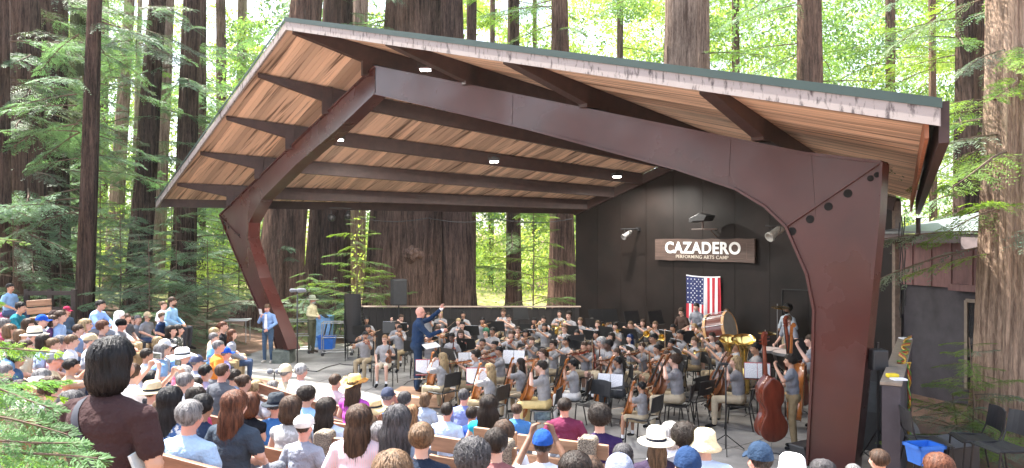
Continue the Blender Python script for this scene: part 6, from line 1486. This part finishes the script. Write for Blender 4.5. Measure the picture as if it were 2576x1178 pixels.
# ---------------------------------------------------------------- benches
bw = mat('bench_wood', (.22,.10,.055), .5, var=.35, scale=2.4, stretch=(.8,8,8), bump=.15, rand=.15); bwl = mat('bench_wood_pale', (.34,.20,.12), .55, var=.3, scale=2.4, stretch=(.8,8,8), rand=.12)
peb = mat('pebble_concrete', (.44,.37,.28), .9, scale=95, c2=(.10,.08,.06), bump=1.2, detail=2, thr=(.40,.60))
def bench(p0, Y0, p1, Y1, posts, label, m=None, lower=True):
    a = P(p0[0], p0[1], Y0); b_ = P(p1[0], p1[1], Y1); L = (b_-a).length; d = (b_-a).normalized(); rz = math.atan2(d.y, d.x); tilt = math.asin(d.z)
    t = empty('bench', a, 0, label, 'bench', 'wooden benches of the amphitheatre'); t.rotation_euler = (0,-tilt,rz); m = m or bw
    # local +x along, +y away from the camera side (seat lies there)
    ns = max(1, round(L/2.6)); seg = L/ns
    for i in range(ns):
        x = seg*(i+.5)
        o = MB().box((x,.02,-.075), (seg-.012,.04,.145), Matrix.Rotation(.08,3,'X')).build('back_plank', m, t, bevel=.006)
        if lower: MB().box((x,.0,-.25), (seg-.012,.04,.145), Matrix.Rotation(.08,3,'X')).build('back_plank', m, t, bevel=.006)
        for k in range(3): MB().box((x,.11+k*.145,-.42), (seg-.012,.135,.04)).build('seat_plank', m, t, bevel=.006)
    for u in posts:
        n = 8; mb = MB(); r2 = random.Random(int(u*100)+int(L*7)); x = u*L
        mb.prism([(x-.085,-.075,-1.0),(x+.085,-.075,-1.0),(x+.085,-.075,.03),(x+.06,-.075,.06),(x-.06,-.075,.06),(x-.085,-.075,.03)], (0,.17,0))
        mb.build('post', peb, t, bevel=.015)
        MB().box((x,.25,-.62), (.16,.5,.36)).build('seat_support', peb, t, bevel=.015)
B = bench
B((0,1035),6.2,(560,1183),5.4,[.1],'nearest long bench crossing the lower left, behind the standing woman')
B((552,1099),7.7,(912,1178),6.7,[.14],'bench with a pebbled post left of the white newsboy cap')
B((500,1038),9.0,(745,1097),8.2,[.60],'bench holding the woman with short dark red hair')
B((533,985),10.2,(640,1020),9.9,[.25],'short visible bench with a red strap on its post')
B((640,960),10.6,(800,1012),9.9,[],'bench under the white-haired man with glasses')
B((800,1056),8.5,(905,1073),8.3,[.12],'bench right of the dark long-haired woman')
B((838,1018),9.6,(960,1042),9.3,[],'bench under the magenta shirt and cowboy hat')
B((960,1125),6.9,(1010,1132),6.9,[],'bench piece beside the bun-haired woman', bwl)
B((1083,1094),7.0,(1300,1128),6.7,[.85],'bench in front of the woman with the bun', bwl)
B((1190,1074),7.9,(1300,1088),7.7,[],'bench under the royal blue polo shirt', bwl)
B((1300,1092),7.3,(1532,1121),7.0,[.78],'bench ending in the centre under the maroon polo shirt', bwl)
B((806,1098),7.4,(905,1108),7.3,[.1],'pale bench behind the striped blouse', bwl)
B((60,965),8.4,(150,1000),8.2,[],'pale bench piece among the left crowd', bwl)
B((65,757),17.5,(128,752),17.5,[],'tan empty bench near the rail fence', bwl)
# rail fence far left
a = P(62,733,20); b_ = P(186,733,20); t = empty('rail_fence', (a.x, a.y, 0), 0, 'dark wooden rail fence behind the far left benches', 'fence'); fz = a.z; dkr = mat('dark_rail', (.03,.022,.018), .7, var=.3)
for dz in (0,-.42,-.8): MB().box(((b_.x-a.x)/2,0,fz+dz-.05), (b_.x-a.x,.04,.11)).build('rail', dkr, t)
for u in (.02,.5,.98): MB().box(((b_.x-a.x)*u,.05,fz/2+.3), (.12,.1,fz-.5)).build('post', dkr, t)

# ---------------------------------------------------------------- audience
# zoom, x, y(top), head height, hair, hair colour, skin, hat, hat colour, shirt, pose, turn, label
A = [
('2',60,92,56,'short','dark','mid',None,0,'8db4dc','lap',0,'dark-haired person in light blue shirt at the far left end'),
('2',18,118,46,'short','grey','fair',None,0,'c9ced6','lap',0,'grey-haired person cut by the left edge of the crowd'),
('2',125,200,60,'short','black','mid',None,0,'1f6f7d','lean',0,'bent dark-haired person in teal shirt near the rail fence'),
('2',245,276,56,'short','grey','fair','cap','1f4fb4','b9bcc4','lap',0,'person in bright blue cap, left crowd'),
('2',318,250,55,'short','brown','fair','cap','3a2e2c','8fb0d8','laplong',0,'person in dark brown cap beside the raspberry cap'),
('2',392,228,56,'bob','brown','fair','cap','9c2a4a','4b6078','laplong',0,'woman in raspberry cap and denim jacket'),
('2',355,250,58,'short','brown','fair',None,0,'8aa6cc','laplong',5,'brown-haired person in blue-grey shirt before the raspberry cap'),
('2',310,280,62,'bob','brown','fair',None,0,'5a3a63','laplong',0,'brown-haired woman in purple shirt and mauve skirt'),
('2',585,190,62,'short','black','mid',None,0,'8fb2ea','lean',0,'black-haired man in open sky-blue shirt before the trees'),
('2',700,256,62,'short','brown','fair','hood','f0f1f6','eceef4','laplong',0,'person draped in a white hood'),
('2',604,312,62,'curly','auburn','fair',None,0,'7d6a66','lap',0,'auburn-haired person below the sky-blue shirt'),
('2',708,304,60,'short','dark','red','beanie','0c0c0f','6a6c72','lap',0,'person in black beanie, left crowd'),
('2',745,270,56,'short','brown','fair',None,0,'4c4f57','lap',0,'short-haired man right behind the beanie'),
('2',772,286,54,'bob','brown','fair',None,0,'e8eaef','tank',0,'woman in sunglasses and white tank top'),
('2',806,278,54,'pony','grey','fair',None,0,'8a9099','lap',0,'grey-blonde woman in grey top next to the white tank top'),
('2',862,260,54,'short','grey','fair','cap','b9a98a','7c8088','lap',0,'man in khaki cap and grey tee'),
('2',955,198,58,'bun','light','fair',None,0,'eceaf0','laplong',0,'woman in white leaning over the small children'),
('2',1008,172,62,'short','brown','mid',None,0,'8db6d9','laplong',0,'bearded man in light blue shirt at the end of the left crowd'),
('2',998,236,48,'pony','light','fair',None,0,'a7b0c0','lap',0,'small girl between the parents at left'),
('2',948,262,62,'short','light','fair',None,0,'20304f','lap',0,'fair boy in navy shirt before the small girl'),
('2',1000,338,62,'long','dark','fair',None,0,'1c2434','tank',0,'long dark-haired girl in navy floral top'),
('2',1042,334,52,'bob','dark','fair',None,0,'333a33','lap',0,'dark-haired woman behind the navy floral top'),
('2',318,482,96,'thin','grey','red','cap','8d9296','cdbb98','lap',-6,'man in grey cap with sunglasses and beige shirt'),
('2',415,530,80,'short','black','mid',None,0,'b49a86','phone',0,'black-haired person with a camera at the grey-capped man'),
('2',100,488,66,'curly','dark','mid',None,0,'3c5a7c','lap',0,'dark curly-haired person behind the green boughs'),
('2',180,487,56,'short','brown','fair',None,0,'5c7a8a','lap',0,'brown-haired person left of the grey-capped man'),
('2',205,345,62,'short','grey','fair','straw','e4dcc8','b8b39f','lap',0,'person in pale straw hat low in the left crowd'),
('2',120,362,60,'bob','light','fair',None,0,'cfc3a6','lap',0,'fair-haired person under the lime leaves'),
('2',40,200,54,'bob','brown','fair',None,0,'c05a8a','lap',0,'person in pink top at the left edge'),
('2',25,300,60,'curly','grey','fair',None,0,'ab4a66','lap',0,'grey curly person in rose top at the left edge'),
('2',60,420,66,'short','brown','fair',None,0,'6f93b8','lap',0,'brown-haired person at the left edge, fifth row'),
('2',210,636,100,'short','grey','fair','sunhat','f1f1f4','e8eaf0','lean',10,'person in white sun hat bending forward at left'),
('2',40,640,90,'short','dark','mid',None,0,'2d3a55','lap',0,'dark-haired person in dark blue at the left edge'),
('2',150,770,120,'bob','grey','fair','bucket','e8e6e0','d6dae2','lap',0,'person in pale bucket hat and pale shirt at left'),
('2',425,716,185,'short','darkgrey','mid',None,0,'27344f','lap',-5,'dark grey-haired man in navy tee left of the standing woman'),
('2',950,765,140,'short','light','fair',None,0,'4a4650','lap',0,'sandy-haired boy right of the standing woman'),
('2',1110,770,190,'thin','grey','red',None,0,'9fb6cf','lap',0,'grey-haired man in pale blue tee on the near bench'),
('2',1000,695,170,'long','black','mid',None,0,'3f5f8c','lap',0,'woman with long black hair and speckled blue top'),
('2',945,444,78,'bob','grey','fair',None,0,'7fa3c9','lap',0,'grey-haired woman with chin-length hair, left middle'),
('2',1012,440,80,'short','black','mid',None,0,'7aa9df','laplong',0,'dark-haired man in sky-blue shirt, left middle'),
('2',1068,464,100,'short','brown','fair','sunhat','e9e9ee','d46a86','tank',0,'woman in white sun hat with dark band, pink top'),
('2',1150,510,84,'short','grey','fair','cap','4a5068','8d93a8','lap',0,'man in slate blue cap, left middle'),
('2',1078,575,84,'curly','white','fair',None,0,'eef0f4','laplong',0,'white-haired person in white shirt'),
('2',1082,640,100,'bob','white','fair','sunhat','f3f3f6','f0eef2','laplong',0,'person in wide white sun hat, left middle'),
('2',1150,700,105,'curly','dark','mid',None,0,'b3476e','lap',0,'dark curly-haired woman in magenta-pink top'),
('2',893,660,110,'short','brown','fair','straw','d8c6a0','f2f2f4','laplong',0,'person in straw hat with a patterned band'),
('2',885,598,85,'short','black','mid',None,0,'23242a','phone',0,'black-haired photographer with a long lens'),
('2',780,560,120,'short','brown','fair',None,0,'f1f2f5','phone',8,'person in white shirt raising a white phone'),
('2',530,385,76,'short','grey','fair','cap','c3b28f','b6bcc8','lap',0,'person in tan cap left of the standing woman'),
('2',925,404,50,'bob','blonde','fair',None,0,'c8cedb','lap',0,'blonde person, small, left middle'),
('2',965,418,58,'short','grey','fair','cap','c9ccd2','93a0b4','lap',0,'person in pale grey patterned cap'),
('2',640,360,55,'short','grey','fair','cap','7e858f','d3d7dd','lap',0,'person in light grey cap near the beanie'),
('2',90,560,60,'short','brown','fair',None,0,'a8b3c4','lap',0,'brown-haired child behind the green boughs'),
('2',310,410,60,'short','light','fair',None,0,'c9a8b8','lap',0,'fair person in pinkish top in the left crowd'),
('3',265,314,62,'pony','auburn','fair',None,0,'26262b','lap',0,'woman with auburn ponytail and black top beside the table'),
('3',320,362,58,'long','auburn','fair',None,0,'8d929e','laplong',12,'long-haired woman in grey jacket and jeans at the row end'),
('3',215,350,58,'short','blonde','fair',None,0,'c9b79a','lap',0,'fair-haired person at the left of the auburn ponytail'),
('3',212,380,62,'short','grey','fair',None,0,'79b0e4','lap',0,'grey-haired person in bright blue shirt'),
('3',238,424,72,'thin','grey','red',None,0,'e08a3c','lap',0,'grey-haired man in orange shirt'),
('3',283,466,74,'short','grey','red','cap','1d52c0','9a97cc','lap',12,'man in royal blue cap and lavender shirt'),
('3',165,564,84,'short','black','mid',None,0,'a3a0c0','lap',0,'black-haired man in lavender-grey shirt'),
('3',262,556,110,'thin','brown','red',None,0,'55585f','lap',8,'short-haired man in dark grey tee with sunglasses on his head'),
('3',390,620,100,'bun','brown','fair',None,0,'c9c3c6','lap',0,'brown-haired woman with a twisted bun'),
('3',462,652,104,'pony','blonde','fair',None,0,'d8dbe2','lap',0,'blonde ponytailed woman with sunglasses'),
('3',632,562,96,'short','grey','fair','cap','d6c7a6','b3a68e','lap',0,'grey-haired person in a beige visor cap'),
('3',722,557,100,'short','white','red',None,0,'eef1f6','laplong',5,'white-haired man with glasses in a white shirt'),
('3',922,618,92,'thin','brown','red',None,0,'c08a9c','lap',5,'balding man in pink plaid shirt'),
('3',1035,622,118,'wavy','brown','fair','cowboy','d9b878','b452b0','tank',0,'woman in straw cowboy hat and magenta shirt'),
('3',755,693,112,'curly','dark','fair',None,0,'9cc4e6','lap',5,'curly dark-haired man in pale blue shirt'),
('3',578,728,132,'short','darkgrey','red','fedora','3b4046','3f6ea8','lap',0,'man in charcoal fedora and blue shirt'),
('3',666,752,120,'bob','brown','fair',None,0,'a9a7a6','tank',0,'woman with a brown bob and patterned tank top'),
('3',870,760,132,'long','dark','fair',None,0,'c4cfe0','lap',0,'woman with long dark hair, centre left'),
('3',430,733,132,'bob','auburn','fair',None,0,'1a1c22','tank',6,'woman with short dark red hair and black top'),
('3',335,718,160,'long','auburn','fair',None,0,'3a4450','lap',0,'woman with long auburn hair'),
('3',150,738,138,'short','black','tan',None,0,'27334a','lap',0,'black-haired man in navy polo shirt'),
('3',740,858,160,'thin','brown','red','newsboy','dcdbd8','8f94a2','lap',0,'person in white newsboy cap and grey tee'),
('3',1062,800,165,'long','brown','fair',None,0,'e3b9c4','laplong',4,'long-haired woman in pink striped blouse'),
('3',1095,853,160,'short','light','red',None,0,'eceef4','chin',6,'sandy-grey-haired man in white and red raglan shirt'),
('4',370,630,82,'short','grey','red','cap','3f4558','5d8fc4','chin',10,'man in slate cap resting his chin on his hand'),
('4',500,664,98,'curly','darkgrey','mid',None,0,'6d7380','lap',0,'person with curly grey-black hair'),
('4',637,668,104,'bob','light','fair',None,0,'a6b4c8','lap',0,'child with a light brown bob and pale blue tee'),
('4',292,700,130,'short','grey','fair','sunhat','dfc796','4c83c0','lap',0,'person in large beige sun hat'),
('4',452,756,190,'wavy','darkgrey','mid',None,0,'8a93a2','lap',0,'woman with long wavy dark grey hair'),
('4',550,745,120,'long','ginger','fair',None,0,'cfd3da','lap',0,'strawberry-blond child behind the wavy grey hair'),
('4',782,727,116,'thin','dark','red',None,0,'b9d0f2','laplong',0,'balding dark-haired man in pale blue shirt'),
('4',895,638,112,'short','darkgrey','red',None,0,'7480b4','lap',0,'grey-haired man in violet-blue shirt'),
('4',1062,682,130,'wavy','dark','fair',None,0,'28b0d4','tank',0,'woman with dark curls and turquoise top'),
('4',946,755,116,'short','dark','mid',None,0,'2a4a9c','lap',8,'short-haired man in royal blue polo with sunglasses'),
('4',1247,738,96,'short','brown','fair',None,0,'4679b4','lap',0,'brown-haired boy in blue tee'),
('4',1163,850,145,'long','brown','fair',None,0,'dfe4ee','laplong',0,'woman with long straight brown hair and white top'),
('4',612,860,150,'bun','light','fair',None,0,'232c3c','lap',4,'woman with a coiled bun and navy tee'),
('4',420,1045,330,'short','light','fair',None,0,'8a7a6c','lap',0,'nearest head of light brown hair at the bottom edge'),
('4',955,983,270,'curly','darkgrey','mid',None,0,'33363e','lap',0,'black and grey curly head at the bottom edge'),
('5',378,698,128,'short','dark','red',None,0,'6a2c46','lap',0,'short-haired man in maroon polo shirt'),
('5',612,755,140,'curly','dark','fair',None,0,'33244c','tank',0,'woman with short dark curls and purple top'),
('5',232,908,205,'thin','dark','brown','cap','214a94','d9dde6','phone',3,'brown-skinned man in royal blue cap filming'),
('5',450,1062,170,'long','dark','fair',None,0,'3c3c44','lap',0,'dark brown head at the bottom edge, centre'),
('5',768,1003,130,'bob','darkgrey','fair',None,0,'7a7f8c','lap',0,'grey-streaked dark head behind the grey cap'),
('5',745,1068,165,'short','darkgrey','fair','cap','7d8396','9aa0ac','lap',0,'person in grey-blue cap at the bottom edge'),
('5',990,890,168,'long','light','fair','straw','efe6d2','3a3044','tank',0,'blonde woman in cream straw hat with patterned band'),
('5',1085,857,120,'bob','white','fair',None,0,'e3e8f2','lap',0,'person with straight silver-white hair'),
('5',1180,880,160,'curly','dark','red',None,0,'dfe2ea','lap',0,'man with dark curls and a thin crown'),
('5',1200,1020,175,'short','dark','fair','cap','23395c','e8e9ef','lap',0,'person in navy cap before the curly-haired man'),
('5',1315,905,150,'short','grey','fair','bucket','e0cfa8','c3d3ec','lap',0,'person in cream bucket hat and pale blue hoodie'),
('6',665,988,160,'short','dark','red','cap','27384e','b9bcc4','lap',10,'man in dark navy cap right of centre'),
('6',880,1070,165,'short','grey','fair','bucket','f2f0f0','eceaf0','lap',0,'person in white hat at the bottom edge, right'),
('6',1082,1118,120,'curly','darkgrey','mid',None,0,'4a4a52','lap',0,'dark grey head low under the arch post'),
('6',1288,1138,110,'short','grey','fair',None,0,'6a6d76','lap',0,'grey head just right of the arch post'),
('7',296,1086,84,'short','brown','fair',None,0,'7a6a60','lap',0,'brown-haired boy near the ledge wall'),
('2',30,560,76,'short','grey','fair',None,0,'9fa9b8','lap',0,'grey-haired person at the left edge below the top row'),
('2',60,330,58,'bob','light','fair',None,0,'b7d4b0','lap',0,'fair-haired person in pale green top at left'),
('2',95,250,52,'short','dark','mid',None,0,'5e7f9d','lap',0,'dark-haired person between teal shirt and left edge'),
('2',168,300,56,'wavy','brown','fair',None,0,'d9c7d0','lap',0,'wavy brown-haired woman behind the bright blue cap'),
('2',150,420,62,'short','brown','fair',None,0,'c2b9a4','lap',0,'brown-haired man in beige below the straw hat'),
('2',255,390,60,'bob','dark','mid',None,0,'a2b6d4','lap',0,'dark-haired woman in pale blue under the boughs'),
('2',360,400,60,'curly','grey','fair',None,0,'8f86a6','lap',0,'grey curly-haired woman in mauve'),
('2',420,390,62,'short','light','fair',None,0,'d8dce4','lap',0,'sandy-haired person in white at left middle'),
('2',460,330,58,'short','brown','fair',None,0,'7e98bd','lap',0,'brown-haired man in blue near the auburn head'),
('2',500,300,56,'bob','blonde','fair',None,0,'e2d7df','lap',0,'blonde woman left of the auburn head'),
('2',40,500,64,'short','grey','fair','cap','e5e2d8','9bb0c8','lap',0,'person in cream cap at the left edge'),
('2',250,590,84,'bob','grey','fair',None,0,'e6e6ea','lap',0,'grey-bobbed woman in white before the grey-capped man'),
('2',120,650,90,'short','dark','mid',None,0,'6f7f95','lap',0,'dark-haired man low at left behind the boughs'),
('2',300,640,96,'curly','brown','fair',None,0,'c7ccd6','lap',0,"curly brown-haired person beside the standing woman's shoulder"),
('2',30,740,110,'short','grey','fair',None,0,'4d6f9c','lap',0,'grey-haired man in blue low at the left edge'),
('2',860,470,70,'short','dark','mid',None,0,'b9c3d6','lap',0,'dark-haired man just right of the raised phone'),
('2',700,400,60,'short','grey','red',None,0,'aab4c2','lap',0,"grey-haired man above the standing woman's head"),
('3',45,610,88,'short','grey','fair',None,0,'dfe3ea','laplong',0,'grey-haired man in white among the sun hats'),
('3',110,640,92,'bob','dark','mid',None,0,'a44a6c','lap',0,'dark-haired woman in rose beside the sun hats'),
('3',330,590,84,'short','dark','mid',None,0,'94a7c4','lap',0,'dark-haired man before the twisted bun'),
('3',560,660,96,'bob','grey','fair',None,0,'d3d8e0','lap',0,'grey-haired woman left of the visor cap'),
('4',195,760,128,'short','brown','fair',None,0,'5f7fa4','lap',0,'brown-haired man beside the beige sun hat'),
('4',330,860,160,'short','grey','fair',None,0,'d6dae2','lap',0,'grey-haired man before the wavy grey hair'),
('4',1110,900,150,'short','dark','fair',None,0,'8a5a5a','lap',0,'dark-haired man behind the filming man'),
('5',545,1090,150,'short','brown','fair',None,0,'6f7a8c','lap',0,'brown head at the bottom edge near the bench post'),
('7',556,1108,96,'long','auburn','fair',None,0,'a98e80','lap',0,'auburn head with sunglasses at the lower right'),
]
for n_, (z, x, y, h, hs, hcx, sk_, ht, hcol, sh_, pose, off, lb) in enumerate(A):
    px, py = zz(z, x, y); hp = h*ZM[z][2]; Y = .25*F/hp
    if hs in ('long','wavy') : Y *= .93
    top = P(px, py, Y); extra = {'cap':.03,'straw':.04,'sunhat':.03,'cowboy':.05,'fedora':.04,'newsboy':.03,'bucket':.03,'beanie':.02,'hood':.02}.get(ht, .015)
    small = any(w in lb for w in ('boy','child','small girl')); s = .86 if small else (1.0, .97, 1.03, .95)[n_ % 4]
    if Y < 4.2: s = 1.0
    th = Vector((get_body(pose)['head']))
    for it in range(14):
        p = Vector((top.x, top.y, top.z-(th.z+.125+extra)*s)); rz = face_rz(p, (1.2,17.5), off)
        fw_ = Vector((-math.sin(rz), math.cos(rz), 0)); p -= fw_*(th.y*s)
        if p.z > ground_z(p.x, p.y)-.06: break
        Y *= .972; top = P(px, py, Y)
    if DBG: print('GND', round(p.x,1), round(p.y,1), round(p.z,2), round(ground_z(p.x,p.y),2), lb[:40])
    person(p, rz, pose, lb, hs, hcx, sk_, sh_, ('3a4a66','8d7c5e','33363c','6c7078','b6a484')[n_ % 5], s, hat=ht, hatc=hcol or '888888', band=('1c1f2a' if ht in ('straw','fedora') else '3a3a3a'), glasses='glasses' in lb, group='audience on the benches', fine=hp > 50, pattern=('stripe' if 'striped' in lb or 'plaid' in lb else 'spot' if 'speckled' in lb or 'floral' in lb or 'patterned tank' in lb else None), beard=('brown' if 'bearded' in lb else None), wide=(1.0,1.06,.97,1.1,1.0)[n_ % 5])
    if pose == 'phone':
        o = MB().box((0,0,0), (.15,.01,.08)).build('smartphone', blackpl if 'white phone' not in lb else _m['phone_white'], bevel=.004); o.location = p+Matrix.Rotation(rz,3,'Z') @ Vector((0,.40,1.36))*s; o.rotation_euler = (0,0,rz); tag(o, ('white phone' if 'white phone' in lb else 'black phone')+' held up by the '+' '.join(lb.split()[:9]), 'phone')
        sc_ = MB().box((0,-.0065,0), (.135,.002,.066)).build('screen', mat('phone_screen', (.16,.20,.17), .2, scale=30, c2=(.02,.03,.03)), o)
# the woman standing close on the left, and the long brown hair beside her
top = P(268,848,3.65); s = 1.0; p = Vector((top.x, top.y, top.z-1.755)); rz = face_rz(p, (1.5,17), -4)
w = person(p, rz, 'crossed', 'woman with black bob and dark brown tee standing close with arms folded', 'bob', 'black', 'mid', '3c2b2c', '2a2c33', 1.0, fine=True)
hr_ = [c for c in COL.objects if c.parent == w and c.name.startswith('hair')][0]; hr_.scale = (1.06,1.04,1.12)
from mathutils.bvhtree import BVHTree
me_ = w.data; bt_ = BVHTree.FromPolygons([v.co.copy() for v in me_.vertices], [tuple(p_.vertices) for p_ in me_.polygons]); rows = []
for i in range(25):
    t_ = i/24; q = Vector((-.135+.32*t_, -1, 1.50-.52*t_)); r_ = []
    for s_ in (-.024, .024):
        o_ = q+Vector((s_*.85, 0, s_*.52)); h_ = bt_.ray_cast(o_, Vector((0,1,0))); r_.append((h_[0]-Vector((0,.007,0))) if h_[0] else None)
    if all(r_): rows.append(r_)
mb = MB()
for r_ in rows: mb.v += [tuple(r_[0]), tuple(r_[1])]
mb.f = [(2*i, 2*i+1, 2*i+3, 2*i+2) for i in range(len(rows)-1)]; mb.m = [0]*len(mb.f); mb.build('bag_strap', mat('navy_strap', (.012,.015,.03), .7), w, True)
bk = MB().box((0,0,0), (.018,.15,.22)).build('booklet', mat('pale_blue_booklet', (.35,.45,.50), .6, scale=12, c2=(.65,.68,.68)), bevel=.003); bk.location = p+Matrix.Rotation(rz,3,'Z') @ Vector((.235,.02,1.13)); bk.rotation_euler = (R(12),R(-14),rz); tag(bk, 'pale blue programme booklet tucked under her right arm', 'booklet')
top = P(*zz('2',400,790), 4.0); p = Vector((top.x-.06, top.y, top.z-1.315)); person(p, face_rz(p,(1,17)), 'lap', 'person with long brown hair left of the standing woman', 'wavy', 'brown', 'fair', '5b4a44', scale=.98, fine=True, group='audience on the benches')
for l in PI.values():
    for o in l:
        if o.name not in USED:
            for k in KIDS[o.name]: bpy.data.objects.remove(k)
            bpy.data.objects.remove(o)
